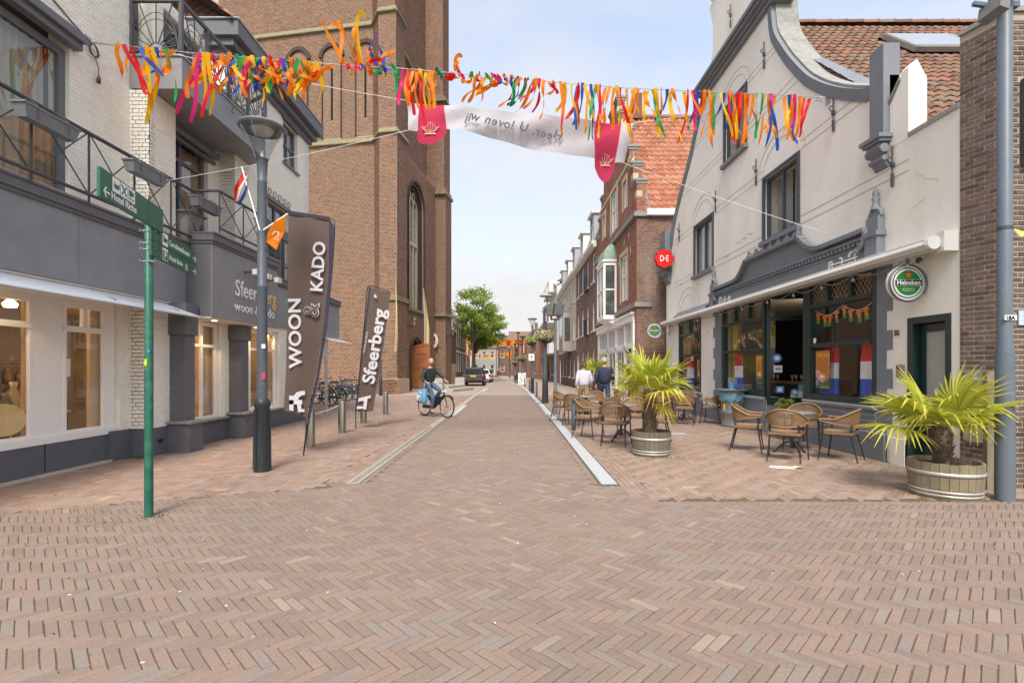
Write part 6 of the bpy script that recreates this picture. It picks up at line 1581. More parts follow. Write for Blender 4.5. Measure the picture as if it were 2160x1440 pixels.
def house(name,label,side,xp,y0,y1,eave,wall,roof=m_slt,floors=3,bays=3,lower=None,rtype='mansard',dormers=0,white_eave=True,frame=m_white,balcony=None,door=1,skip=0,wh=1.5,ww=.9,ridge=3.2,group=None,ang=0):
    """side=+1: facade looks to +X (left of street), -1: looks to -X"""
    nd = X1*side; t = thing(name,label,'house',(xp,(y0+y1)/2,0),0,group,world=True)
    W_ = y1-y0; fh = eave/floors; hs = []
    for f_ in range(floors):
        for b_ in range(bays):
            u = W_*(b_+.5)/bays; z = f_*fh+(.85 if f_ else .8)
            if f_ == 0 and b_ == (bays-1 if door else 99): hs.append((u-.5,u+.5,.02,2.45)); continue
            hs.append((u-ww/2,u+ww/2,z,min(z+wh,(f_+1)*fh-.25)))
    mb = MB(); slab(mb,(xp,y0,0),Y1,nd,W_,0 if lower is None else fh,eave,hs,.3)
    mb.box(xp-side*.3,xp-side*7,y0,y0+.25,0,eave); mb.box(xp-side*.3,xp-side*7,y1-.25,y1,0,eave); mb.box(xp-side*6.8,xp-side*7,y0,y1,0,eave)
    mb.build('wall',wall,t)
    if lower is not None: mb = MB(); slab(mb,(xp,y0,0),Y1,nd,W_,0,fh,hs,.3); mb.build('ground_floor_wall',lower,t)
    mb = MB(); mb.box(xp-side*.8,xp-side*.85,y0+.25,y1-.25,0,eave-.1); mb.build('inner_wall',m_inner,t)
    for k,h in enumerate(hs):
        if h[2] < .1:
            mb = MB(); mb.box(xp-side*.1,xp-side*.16,y0+h[0],y0+h[1],.02,2.1); d = mb.build('door',mat('door_%s' % name,(.05,.07,.08),rough=.4) if k % 2 else m_green,t)
            mb = MB(); mb.box(xp-side*.04,xp-side*.1,y0+h[0],y0+h[1],2.1,2.45); mb.build('fanlight',m_glf,d)
            mb = MB(); mb.box(xp-side*.02,xp-side*.12,y0+h[0]-.0,y0+h[0]+.08,.02,2.45); mb.box(xp-side*.02,xp-side*.12,y0+h[1]-.08,y0+h[1],.02,2.45); mb.build('door_frame',frame,d)
        else:
            window(t,(xp,y0+h[0],h[2]),Y1,nd,h[1]-h[0],h[3]-h[2],frame,m_glf,fw=.08,cols=1,rows=(.62,),back=.07,sill=m_wr)
    ev = MB(); ev.box(xp+side*.28,xp-side*.3,y0,y1,eave,eave+.22); ev.box(xp+side*.18,xp-side*.3,y0,y1,eave-.14,eave); ev.build('cornice',m_wr if white_eave else m_slt,t)
    e = eave+.22
    if rtype == 'mansard':
        mb = MB(); mb.add([(xp+side*.05,y0,e),(xp+side*.05,y1,e),(xp-side*1.1,y1,e+ridge*.8),(xp-side*1.1,y0,e+ridge*.8),(xp-side*5,y1,e+ridge),(xp-side*5,y0,e+ridge),(xp-side*7,y0,e),(xp-side*7,y1,e)],[(0,1,2,3),(3,2,4,5),(5,4,7,6),(0,3,5,6),(1,7,4,2)]); mb.build('roof',roof,t)
    elif rtype == 'gable':
        mb = MB(); mb.add([(xp+side*.1,y0,e),(xp+side*.1,y1,e),(xp-side*3.5,y1,e+ridge),(xp-side*3.5,y0,e+ridge),(xp-side*7,y0,e),(xp-side*7,y1,e)],[(0,1,2,3),(3,2,5,4),(0,3,4),(1,5,2)]); mb.build('roof',roof,t)
        mb = MB(); mb.box(xp-side*3.2,xp-side*3.8,y0+.3,y0+.9,e+ridge-.6,e+ridge+.8); mb.build('chimney',m_bk1,t)
    elif rtype == 'front':
        mb = MB(); yc = (y0+y1)/2; mb.add([(xp,y0,e),(xp,y1,e),(xp,yc,e+ridge)],[(0,1,2)]); mb.build('gable',wall,t)
        mb = MB(); mb.add([(xp+side*.12,y0-.15,e),(xp+side*.12,yc,e+ridge+.1),(xp-side*7,yc,e+ridge+.1),(xp-side*7,y0-.15,e),(xp+side*.12,y1+.15,e),(xp-side*7,y1+.15,e)],[(0,1,2,3),(1,4,5,2)]); mb.build('roof',roof,t)
    for k in range(dormers):
        y = y0+W_*(k+.5)/dormers; xx = xp-side*.1
        mb = MB(); mb.box(xx,xx-side*1.2,y-.7,y-.58,e+.3,e+2.0); mb.box(xx,xx-side*1.2,y+.58,y+.7,e+.3,e+2.0); mb.box(xx,xx-side*1.2,y-.58,y+.58,e+.2,e+.3); d = mb.build('dormer',m_zinc if k % 2 == 0 else m_wr,t)
        mb = MB(); mb.box(xx+side*.15,xx-side*1.3,y-.82,y+.82,e+2.0,e+2.14); mb.build('dormer_roof',m_wr,d)
        mb = MB(); mb.box(xx-side*.06,xx-side*.1,y-.58,y+.58,e+.3,e+2.0); mb.build('pane',m_glf,d)
        mb = MB(); mb.box(xx-side*.02,xx-side*.09,y-.03,y+.03,e+.3,e+2.0); mb.box(xx-side*.02,xx-side*.09,y-.58,y+.58,e+1.35,e+1.41); mb.build('glazing_bar',m_white,d)
    if balcony:
        for (yy,z) in balcony:
            mb = MB(); mb.box(xp+side*.02,xp+side*.2,yy-.6,yy+.6,z-.04,z)
            for q in range(9): mb.box(xp+side*.16,xp+side*.19,yy-.6+q*.145,yy-.57+q*.145,z,z+.95)
            mb.box(xp+side*.14,xp+side*.2,yy-.6,yy+.6,z+.93,z+.98); mb.build('french_balcony',mat('navy_metal',(.02,.03,.06),rough=.4),t)
    return t
h3 = house('mansard_house','dark brown brick house with white cornice, grey dormer and small navy balconies',-1,4.8,27.75,36.5,8.55,m_bk1,m_slt,3,4,rtype='mansard',dormers=2,ww=1.0,wh=1.75,balcony=[(31,3.6),(31,6.4)],ridge=3.6)
h4 = house('beige_house','beige rendered house with dark brick ground floor and dark mansard roof',-1,4.8,36.55,50,8.7,m_bei,m_slt,3,5,lower=m_bk2,rtype='mansard',dormers=3,ridge=3.4)
mb = MB(); mb.box(4.1,4.8,39.5,42.5,2.9,6.0); by2 = mb.build('bay',m_gry,h4); mb = MB(); mb.box(4.09,4.1,39.8,42.2,3.7,5.7); mb.box(4.25,4.7,39.49,39.5,3.7,5.6); mb.build('pane',m_glf,by2)
mb = MB()
for q in range(12): mb.box(4.1,4.13,39.5+q*.27,39.53+q*.27,6.0,7.0)
mb.box(4.1,4.8,39.5,39.54,6.95,7.0); mb.box(4.1,4.14,39.5,42.5,6.95,7.0)
for q in range(3): mb.box(4.3+q*.2,4.33+q*.2,39.5,39.53,6,7)
mb.build('bay_railing',m_gry,h4)
h5 = house('white_flat_house','white rendered house with stacked balconies on the right side of the street',-1,4.6,50.1,60,10.2,m_wr,m_slt,3,4,lower=m_bk1,rtype='mansard',dormers=0,ridge=1.0)
mb = MB()
for z in (3.2,6.4,9.6):
    mb.box(3.8,4.6,51,59,z-.1,z)
    for q in range(30): mb.box(3.8,3.83,51+q*.27,51.04+q*.27,z,z+1)
    mb.box(3.79,3.84,51,59,z+.96,z+1.02); mb.box(3.8,4.6,51,51.04,z,z+1)
mb.build('balcony',m_wr,h5)
h6 = house('brick_row_house','brown brick row house with white dormer and flags before it, right of the street',-1,4.2,60.1,70,7.2,m_bk1,m_slt,3,4,rtype='mansard',dormers=2,ridge=3.0)
xs = 3.4
rows = [(70.1,80,3.5,6.2,m_bk3,m_brt,'gable','reddish brick row house with brown tiled roof beyond the dormer house'),(80.1,90,2.4,6.0,m_bk1,m_slt,'gable','brown brick house with grey roof near the bend of the street'),
        (90.1,100,1.0,5.8,m_bk3,m_brt,'gable','small brick house with brown roof at the bend'),(100.1,110,-.6,6.0,m_bk1,m_brt,'front','last brick house visible on the right before the bend')]
for k,(a,c,x,e,wm,rm,rt_,lb) in enumerate(rows): house('brick_row_house',lb,-1,x,a,c,e,wm,rm,2,4,rtype=rt_,ridge=3.2)
# end of the street
def cross_house(name,label,x0,x1,y,eave,wall,roof,floors,bays,ridge=3,lower=None,shop=False):
    t = thing(name,label,'house',((x0+x1)/2,y,0),world=True); W_ = x1-x0; fh = eave/floors; hs = []
    for f_ in range(floors):
        for b_ in range(bays):
            u = W_*(b_+.5)/bays; z = f_*fh+.8
            hs.append((u-.5,u+.5,.1 if (shop and f_ == 0) else z,f_*fh+(2.4 if shop and f_ == 0 else min(2.35,fh-.3))))
    mb = MB(); slab(mb,(x0,y,0),X1,-Y1,W_,0,eave,hs,.3); mb.box(x0,x0+.2,y+.3,y+8,0,eave); mb.box(x1-.2,x1,y+.3,y+8,0,eave); mb.build('wall',wall,t)
    mb = MB(); mb.box(x0+.2,x1-.2,y+.8,y+.85,0,eave); mb.build('inner_wall',m_dark if shop else m_inner,t)
    for h in hs: window(t,(x0+h[0],y,h[2]),X1,-Y1,h[1]-h[0],h[3]-h[2],m_white,m_glf,fw=.1,cols=1,rows=(.6,),back=.08)
    mb = MB(); mb.add([(x0-.2,y-.2,eave),(x1+.2,y-.2,eave),(x1+.2,y+4,eave+ridge),(x0-.2,y+4,eave+ridge),(x1+.2,y+8,eave),(x0-.2,y+8,eave)],[(0,1,2,3),(3,2,4,5),(0,3,5),(1,4,2)]); mb.build('roof',roof,t)
    return t
cross_house('corner_shop','grey shop at the end of the street with a dark open front',-9.2,-3.6,112,6.2,m_gry,m_brt,2,3,shop=True)
cross_house('orange_roof_house','house with a steep orange roof behind the trees at the end of the street',-17,-9.6,104,4.4,m_bk3,m_otile,2,4,ridge=5)
cross_house('white_end_house','white house at the end of the street behind the tree trunks',-24,-17.3,98,7.5,m_wr,m_brt,3,3)
cross_house('brick_end_house','dark brick house closing the view right of the corner shop',-3.4,3.0,118,6.8,m_bk1,m_brt,2,3)

# ---------------------------------------------------------------- long school-like building on the left
sch = thing('long_white_window_building','long brick building with rows of tall white windows beyond the tower','building',(-7.2,62,0),world=True)
xl = -6.3; Ya,Yb = 51.5,66; mb = MB(); hs = [(1.0+k*2.15,2.45+k*2.15,z0,z1) for k in range(6) for (z0,z1) in ((1.1,3.2),(4.0,6.3))]
slab(mb,(xl,Ya,0),Y1,X1,Yb-Ya,0,7.0,hs,.3); mb.box(-16,xl-.3,Ya,Ya+.3,0,7.0); mb.box(-16,xl,Yb-.3,Yb,0,7); mb.build('wall',m_bk1,sch)
mb = MB(); mb.box(xl-1,xl-1.05,Ya,Yb,0,7); mb.build('inner_wall',m_inner,sch)
for h in hs: window(sch,(xl,Ya+h[0],h[2]),Y1,X1,h[1]-h[0],h[3]-h[2],mat('cream_paint',(.74,.71,.60),rough=.6),m_glf,fw=.12,cols=2,rows=(.6,),back=.02)
mb = MB(); mb.box(xl-.1,xl+.04,Ya,Yb,6.4,7.0); mb.box(xl-.1,xl+.1,Ya,Yb,3.35,3.6); mb.box(xl-.5,xl+.35,Ya-.3,Yb,7.0,7.2); mb.box(-16,xl+.35,Ya-.35,Ya,7.0,7.2); mb.box(xl-.5,xl+.03,Ya-.03,Ya,0,7); mb.build('cornice',MATS['cream_paint'],sch)
mb = MB(); mb.add([(xl+.35,Ya-.3,7.2),(xl+.35,Yb,7.2),(-10,Yb-3,10.4),(-10,Ya+3.5,10.4),(-16,Ya-.3,7.2),(-16,Yb,7.2)],[(0,1,2,3),(0,3,4),(1,5,2),(3,2,5,4)]); mb.build('roof',m_slt,sch)
mb = MB(); mb.box(-9.4,-7.9,57,59,8.2,10.2); mb.build('dormer',m_slt,sch)
for k,(a,c) in enumerate(((78,88),(88.2,97))):
    house('left_brick_house',('brick house behind the tree trunks on the left of the street','farther brick house on the left where the street bends')[k],1,-8.2-k*3.0,a,c,6.4,m_bk3,m_brt,2,4,rtype='gable')

# ---------------------------------------------------------------- trees
m_bark = mat('bark',(.13,.10,.07),rough=.95,var=.3,scale=9,bump=.8)
def leafmat(key,c1,c2):
    if key in MATS: return MATS[key]
    m = bpy.data.materials.new(key); m.use_nodes = True; MATS[key] = m; t = m.node_tree; N = t.nodes; L = t.links; b = N['Principled BSDF']
    at = N.new('ShaderNodeAttribute'); at.attribute_name = 'tone'; r = N.new('ShaderNodeValToRGB'); r.color_ramp.elements[0].color = (*c1,1); r.color_ramp.elements[1].color = (*c2,1); L.new(at.outputs['Fac'],r.inputs['Fac'])
    L.new(r.outputs['Color'],b.inputs['Base Color']); b.inputs['Roughness'].default_value = .55; tl = N.new('ShaderNodeBsdfTranslucent'); L.new(r.outputs['Color'],tl.inputs[0])
    mx_ = N.new('ShaderNodeMixShader'); mx_.inputs[0].default_value = .4; L.new(b.outputs[0],mx_.inputs[1]); L.new(tl.outputs[0],mx_.inputs[2]); L.new(mx_.outputs[0],N['Material Output'].inputs['Surface']); return m
m_leaf = leafmat('tree_leaf',(.17,.27,.035),(.44,.54,.11)); m_leafd = leafmat('dark_leaf',(.04,.09,.015),(.12,.20,.03))
def leafcloud(n,cen,rad,size,clumps,seed,squash=1,shell=.35):
    rs = np.random.RandomState(seed); cl = rs.randn(clumps,3); cl /= np.linalg.norm(cl,axis=1)[:,None]; cl *= (shell+(1-shell)*rs.rand(clumps,1))
    cl = cl*np.array(rad)*.85; cr_ = .12+.13*rs.rand(clumps)
    k = rs.randint(0,clumps,n); P = cl[k]+rs.randn(n,3)*(cr_[k,None]*np.mean(rad))*.62*np.array([1,1,.7]); P += np.array(cen)
    a = rs.randn(n,3); a /= np.linalg.norm(a,axis=1)[:,None]; b_ = np.cross(a,rs.randn(n,3)); b_ /= np.linalg.norm(b_,axis=1)[:,None]; s = size*(.6+.8*rs.rand(n,1))
    V = np.stack([P-a*s,P+b_*s*.45,P+a*s,P-b_*s*.45],1).reshape(-1,3); Q = np.arange(4*n).reshape(-1,4)
    return V,Q,np.clip(.5+.25*rs.randn(n)+.25*((k % 3)-1),0,1),cl+np.array(cen)
def treeb(lb,x,y,h,tr,cen,rad,n,seed,clumps=46,size=.22,group='street trees'):
    t = thing('street_tree',lb,'tree',(x,y,0),0,group,world=True)
    V,Q,T_,C_ = leafcloud(n,cen,rad,size,clumps,seed)
    link('crown',fast_mesh('crown',V,Q,T_),m_leaf,t)
    mb = MB(); top = Vector(cen); mb.tube([(x,y,0),(x+.05,y,h*.25),(x-.05,y,h*.45),tuple(top*.5+Vector((x,y,h*.5))*.5)],[tr,tr*.8,tr*.65,tr*.3],8); mb.build('trunk',m_bark,t)
    mb = MB()
    for c in C_[::3]:
        c = Vector(c); s = Vector((x,y,h*.38)); mb.tube([s,s.lerp(c,.5)+Vector((0,0,.3)),c],[tr*.35,tr*.2,.02],5)
    mb.build('limbs',m_bark,t)
treeb('tallest loose crowned green street tree beside the parked cars',-4.55,56,11,.16,(-3.9,56,8.1),(3.5,2.6,3.3),4600,5,46,.16)
treeb('dense green street tree whose crown hangs lower, behind the black car',-4.9,62,9,.16,(-3.6,62,6.6),(3.7,2.6,2.8),8000,9,44,.17)
treeb('third street tree half hidden behind the two in front',-5.4,70,9,.16,(-4.6,70,6.2),(3.2,2.6,2.4),7000,13,34,.2)

# ---------------------------------------------------------------- cars
m_tyre = mat('tyre',(.02,.02,.02),rough=.85,var=.1); m_rim = mat('alloy',(.4,.4,.42),rough=.3,metal=.8)
m_cg = mat('car_glass',(.015,.018,.02),rough=.6,spec=.2,var=.2); m_red = mat('tail_red',(.3,.01,.01),rough=.2,spec=.8); m_plate = mat('plate_yellow',(.75,.5,.03),rough=.4)
def car(name,label,loc,rz,paint,L_,Wd,H_,suv=True):
    t = thing(name,label,'car',loc,rz)
    sc_h = H_
    # local: +y forward, rear at y=-L/2
    sec = [(-L_/2,.38,.62,.9),(-L_/2+.06,.30,.98,.97),(-L_/2+.5,.26,1.0*H_/1.7,1),(0,.24,1.02*H_/1.7,1),(L_/2-1.0,.24,.98*H_/1.7,1),(L_/2-.35,.28,.84*H_/1.7,.96),(L_/2,.36,.62,.86)]
    V,Q = [],[]
    for (y,z0,z1,s) in sec:
        w_ = Wd/2*s; V += [(-w_*.93,y,z0),(-w_,y,z0+(z1-z0)*.35),(-w_,y,z0+(z1-z0)*.75),(-w_*.93,y,z1),(w_*.93,y,z1),(w_,y,z0+(z1-z0)*.75),(w_,y,z0+(z1-z0)*.35),(w_*.93,y,z0)]
    n = len(sec); Q = [(8*i+k,8*i+(k+1) % 8,8*i+8+(k+1) % 8,8*i+8+k) for i in range(n-1) for k in range(8)]
    mb = MB(); mb.add(V,Q+[tuple(range(8))[::-1],tuple(range(8*n-8,8*n))]); 
    yr,yf = (-L_/2+.12 if suv else -L_/2+.35),L_/2-1.3; zb_ = .98*H_/1.7; zt_ = H_-.03
    cab = [(yr,zb_),(yr+.15,zt_-.04),(yr+.5,zt_),(.2,zt_),(yf-.5,zt_-.08),(yf+.25,zb_)]
    def rail(s): return [(-Wd/2*.95*s+ (0),y,z) for y,z in cab]
    A = [(-Wd/2*(.95 if z < zb_+.01 else .70),y,z) for y,z in cab]; B = [(-a,y,z) for a,y,z in A]; m_ = len(cab)
    mb.add(A+B,[(i,i+1,m_+i+1,m_+i) for i in range(m_-1)]+[tuple(range(m_))[::-1],tuple(range(m_,2*m_))]); b_ = mb.build('body',paint,t)
    bv = b_.modifiers.new('b','BEVEL'); bv.width = .04; bv.segments = 3; bv.angle_limit = R(20)
    mb = MB(); y0,z0,y1,z1 = yr-.012,zb_+.06,yr+.12,zt_-.14
    mb.add([(-Wd/2*.80,y0,z0),(Wd/2*.80,y0,z0),(Wd/2*.66,y1-.015,z1),(-Wd/2*.66,y1-.015,z1)],[(0,1,2,3)]); mb.build('rear_window',m_cg,t)
    for s in (-1,1):
        mb = MB(); mb.add([(s*(Wd/2*.93+.0),yr+.35,zb_+.05),(s*Wd/2*.93,yf-.1,zb_+.05),(s*(Wd/2*.765+.01),yf-.55,zt_-.12),(s*(Wd/2*.765+.01),yr+.55,zt_-.1)],[(0,1,2,3)]); mb.build('side_window',m_cg,t)
        mb = MB(); mb.obox((s*Wd/2*.86,-L_/2+.0,.86*H_/1.7),(Wd*.055,0,0),(0,.05,0),(0,0,.11)); mb.build('tail_light',m_red,t,bevel=.01)
        mb = MB(); mb.obox((s*(Wd/2+.09),yf-.1,zb_+.1),(.08,0,0),(0,.05,0),(0,0,.06)); mb.build('mirror',paint,t,bevel=.015)
        for y in (-L_/2+.85,L_/2-.85):
            mb = MB(); mb.tube([(s*(Wd/2-.22),y,.34),(s*(Wd/2-.01),y,.34)],.34,24,smooth=False); w_ = mb.build('wheel',m_tyre,t,bevel=.02)
            mb = MB(); mb.tube([(s*(Wd/2-.05),y,.34),(s*(Wd/2+.0),y,.34)],.22,20,smooth=False); mb.build('rim',m_rim,w_)
    mb = MB(); mb.box(-Wd*.46,Wd*.46,-L_/2-.07,-L_/2+.15,.38,.60); mb.build('bumper',paint,t,bevel=.03)
    mb = MB(); mb.box(-.26,.26,-L_/2-.02,-L_/2-.005,.78,.89); mb.build('number_plate',m_plate,t)
    mb = MB(); mb.box(-.34,.34,-L_/2-.03,-L_/2,.90,.94); mb.build('chrome_strip',m_rim,t)
    return t
m_blk = mat('black_car_paint',(.014,.014,.018),rough=.45,coat=0,var=.05,spec=.6); m_whc = mat('white_car_paint',(.72,.72,.72),rough=.2,coat=1,var=.02)
car('parked_car','black estate SUV seen from behind, parked under the trees',(-3.35,44,0),R(1),m_blk,4.7,1.90,1.64)
car('parked_car','small white car parked in front of the black one',(-3.05,54,0),R(-3),m_whc,4.0,1.75,1.5,False)

# concrete steps beside the cyclist
stp = thing('concrete_steps','pale concrete steps with two end blocks beside the tower','steps',(-4.2,33,0),world=True)
m_cst = mat('step_concrete',(.40,.40,.35),rough=.9,var=.12,scale=6,grime=((.25,.27,.18),.5,1.5),bump=.4)
gx = lambda u,v: G(u,v)
mb = MB(); mb.add([(-5.2,30.2,0),(-3.7,30.6,0),(-2.7,34.2,0),(-5.0,35.5,0),(-5.2,30.2,.17),(-3.7,30.6,.17),(-2.7,34.2,.17),(-5.0,35.5,.17)],[(4,5,6,7),(0,1,5,4),(1,2,6,5),(2,3,7,6),(3,0,4,7)]); mb.build('lower_step',m_cst,stp)
mb = MB(); mb.add([(-5.1,31.2,.17),(-4.1,31.5,.17),(-3.3,34.4,.17),(-4.9,35.2,.17),(-5.1,31.2,.36),(-4.1,31.5,.36),(-3.3,34.4,.36),(-4.9,35.2,.36)],[(4,5,6,7),(0,1,5,4),(1,2,6,5),(2,3,7,6),(3,0,4,7)]); mb.build('upper_step',m_cst,stp)
for (x0,x1,y0,y1) in ((-5.1,-4.35,30.5,31.3),(-4.0,-3.35,34.3,35.0)):
    mb = MB(); mb.box(x0,x1,y0,y1,.0,.86); mb.build('end_block',m_cst,stp,bevel=.01)
# ---------------------------------------------------------------- street furniture
m_pole = mat('lamp_blue_grey',(.085,.105,.125),rough=.45,var=.1,scale=9,grime=((.2,.2,.2),.25,6))
m_pole2 = mat('lamp_base_black',(.03,.034,.04),rough=.4,var=.15,scale=9)
m_lglass = glass('lamp_glass',(.86,.89,.9),.12,.03,1.0)
m_disc = mat('lamp_disc',(.16,.18,.19),rough=.5)
m_refl = mat('lamp_inner',(.6,.6,.58),rough=.3,metal=.3)
def lamp(loc,rz,lb,H_=4.93,basket=None,plain=False,group='conical street lamps'):
    t = thing('street_lamp',lb,'street lamp',loc,rz,group)
    zc = H_-.50
    mb = MB(); mb.lathe([(.074,0),(.074,.05)],(0,0,0),20); prof = [(.115,0),(.108,.35),(.100,.90),(.112,.93),(.112,.98),(.09,1.02)]
    mb.lathe(prof,(0,0,0),12); 
    for k in range(6):
        a = k*math.pi/3; mb.bar((.112*math.cos(a),.112*math.sin(a),.02),(.102*math.cos(a),.102*math.sin(a),.88),.02,.02)
    mb.build('base_casing',m_pole2,t)
    mb = MB(); mb.lathe([(.072,1.0),(.068,2.6),(.072,2.61),(.072,2.63),(.066,2.64),(.063,zc-.35),(.066,zc-.34),(.066,zc-.30),(.060,zc-.29),(.075,zc-.02),(.09,zc)],(0,0,0),20); mb.build('column',m_pole,t)
    mb = MB(); mb.lathe([(.088,zc-.0),(.12,zc+.10),(.19,zc+.26),(.285,zc+.42)],(0,0,0),28); mb.build('glass_cone',m_lglass,t)
    mb = MB(); mb.lathe([(.29,zc+.415),(.315,zc+.44),(.315,zc+.455),(.29,zc+.475),(.18,zc+.50),(.001,zc+.51)],(0,0,0),32); mb.lathe([(.285,zc+.42),(.001,zc+.43)],(0,0,0),28); mb.build('cap',m_disc,t)
    mb = MB(); mb.lathe([(.001,zc+.36),(.13,zc+.37),(.16,zc+.42)],(0,0,0),20); mb.lathe([(.03,zc+.0),(.03,zc+.04),(.015,zc+.12),(.001,zc+.13)],(0,0,0),12); mb.build('lamp_unit',m_refl,t)
    return t
x,y = G(553,993)
LP = lamp((x,y,0),R(12),'tall blue grey street lamp with glass cone beside the brown banner',4.93)
mb = MB(); mb.box(.02,.062,-.055,-.048,0,.05)
for (z,c,nm) in ((1.74,(.75,.75,.75),'w'),(1.30,(.5,.05,.12),'r')):
    x,y = LP.location.x,LP.location.y
    o = MB(); o.box(.01,.06,-.073,-.069,z,z+(.06 if nm == 'w' else .10)); o.build('sticker',mat('sticker_'+nm,c,rough=.5,var=.2,scale=40),LP)
KL = tree(LP)
def lampcopy(u,v,H_,lb,Yo=None):
    x,y = G(u,v); 
    if Yo: y = Yo; x = (u-CX)*Yo/F
    return copy_thing(LP,[k for k in KL if not k.name.startswith('sticker')],(x,y,0),0,lb,'conical street lamps',(H_/4.93,)*3)
lampcopy(946,809,4.5,'street lamp standing before the tower annex, left of the road')
lampcopy(1123,829,4.5,'street lamp with a green flower basket, third in the right-hand row')
# shallow disc lamp with bunting and pink basket
def flowers(loc,r,cols,lb,n=900,seed=1,under=.16):
    t = thing('flower_basket',lb,'flower basket',loc,0,'hanging flower baskets on the lamp posts')
    mb = MB(); mb.lathe([(.001,-.22),(r*.45,-.2),(r*.72,-.02),(r*.75,.02)],(0,0,0),20); mb.build('bowl',m_pole2,t)
    rs = np.random.RandomState(seed)
    def cloud(n,rad,sz,cen,lo=0.0):
        d = rs.randn(n,3); d /= np.linalg.norm(d,axis=1)[:,None]; q = d*(.75+.3*rs.rand(n,1))*np.array(rad)+np.array(cen)
        a = rs.randn(n,3); a /= np.linalg.norm(a,axis=1)[:,None]; b_ = np.cross(a,d); b_ /= np.linalg.norm(b_,axis=1)[:,None]; s = sz*(.7+.6*rs.rand(n,1))
        return np.stack([q-a*s,q+b_*s*.7,q+a*s,q-b_*s*.7],1).reshape(-1,3),np.arange(4*n).reshape(-1,4),rs.rand(n)
    V,Q,T_ = cloud(n,(r,r,r*.52),.04,(0,0,.10)); link('foliage',fast_mesh('foliage',V,Q,T_),m_leaf,t)
    for k,(c,m_) in enumerate(cols):
        V,Q,T_ = cloud(m_,(r*1.05,r*1.05,r*.58),.028,(0,0,.10)); o = link('blossom',fast_mesh('blossom',V,Q,T_),mat('blossom_%s' % c,dict(pink=(.55,.03,.28),white=(.8,.8,.76),red=(.6,.04,.06),yellow=(.7,.6,.2))[c],rough=.6),t)
    return t
x,y = G(1150,850)
DL = thing('disc_lamp','street lamp with a shallow disc shade above the pink flower basket','street lamp',(x,y,0))
mb = MB(); mb.lathe([(.14,0),(.13,.5),(.12,1.0),(.10,1.05)],(0,0,0),12); mb.build('base_casing',m_pole2,DL)
mb = MB(); mb.lathe([(.085,1.0),(.075,3.95),(.11,4.0),(.11,4.05),(.001,4.06)],(0,0,0),16); mb.tube([(0,0,4.0),(.12,0,4.35),(.05,0,4.55)],.025,6); mb.build('column',m_pole,DL)
mb = MB(); mb.lathe([(.001,4.50),(.26,4.52),(.27,4.54),(.25,4.58),(.12,4.66),(.001,4.68)],(.02,0,0),24,sq=.9); mb.build('shade',mat('disc_shade',(.32,.31,.27),rough=.6),DL)
flowers((x,y,2.75),.48,[('pink',170),('white',260),('red',50)],'large pink and white petunia basket on the disc lamp',900,3)
bx,by2_ = G(1121,829)
flowers((bx,by2_-.05,3.05),.42,[('yellow',60),('white',60)],'green and yellow flower basket on the third right-hand lamp',700,4)
for k,(u,v,Y,r,lb) in enumerate(((1101,757,46,.55,'small green flower basket farther down the right row'),(1086,766,60,.5,'tiny green flower basket near the bend of the street'))):
    X,Y_,Z = W(u,v,Y); flowers((X,Y_,Z),r,[('white',40)],lb,300,5+k)
    mb = MB(); mb.lathe([(.13,0),(.12,1),(.08,1.05),(.07,4.3),(.3,4.5),(.31,4.55),(.001,4.62)],(0,0,0),10); o = thing('street_lamp',('lamp post holding the small green basket','lamp post holding the tiny far basket')[k],'street lamp',(X+.05,Y_,0)); mb.build('column',m_pole,o)
# floodlight post with grey box heads
x,y = G(1171.5,873)
fp = thing('floodlight_post','slim grey post carrying two boxy grey floodlight heads','floodlight post',(x,y,0))
mb = MB(); mb.lathe([(.075,0),(.075,.75),(.05,.82),(.045,3.05)],(0,0,0),14); mb.build('column',mat('post_grey',(.13,.155,.18),rough=.45),fp)
mb = MB(); mb.box(-.16,.14,-.05,.05,3.02,3.07); mb.box(-.16,-.1,-.04,.04,3.07,3.16); mb.box(.06,.12,-.04,.04,3.07,3.16); mb.build('cross_arm',m_pole,fp)
for (cx_,a,wd) in ((-.14,-20,.11),(.08,15,.16)):
    mb = MB(); c_,s_ = math.cos(R(a)),math.sin(R(a)); mb.obox((cx_,0,3.35),(c_*wd,s_*wd,0),(-s_*.14,c_*.14,0),(.03,0,.19)); mb.build('floodlight',mat('flood_grey',(.11,.12,.12),rough=.6,var=.15),fp,bevel=.01)
# plain far posts and flags on the right row
for k,(u,v,Y,h,lb) in enumerate(((1093,700,52,5.2,'thin lamp mast behind the flower baskets'),(1075,740,75,4.4,'thin distant lamp post by the bend'))):
    X,Y_,_ = W(u,v,Y); o = thing('lamp_mast',lb,'street lamp',(X,Y_,0)); mb = MB(); mb.lathe([(.09,0),(.06,h),(.25,h+.05),(.2,h+.2),(.001,h+.25)],(0,0,0),10); mb.build('column',m_pole,o)
sp = thing('street_plate','small white traffic plate on the third right-hand lamp','sign',(bx,by2_-.16,2.15)); mb = MB(); mb.box(-.17,.17,-.01,.01,-.2,.2); mb.build('plate',m_white,sp); mb = MB(); mb.box(-.05,.05,-.016,-.011,-.02,.1); mb.box(-.11,.11,-.016,-.011,-.12,-.09); mb.build('symbol',m_iron,sp)

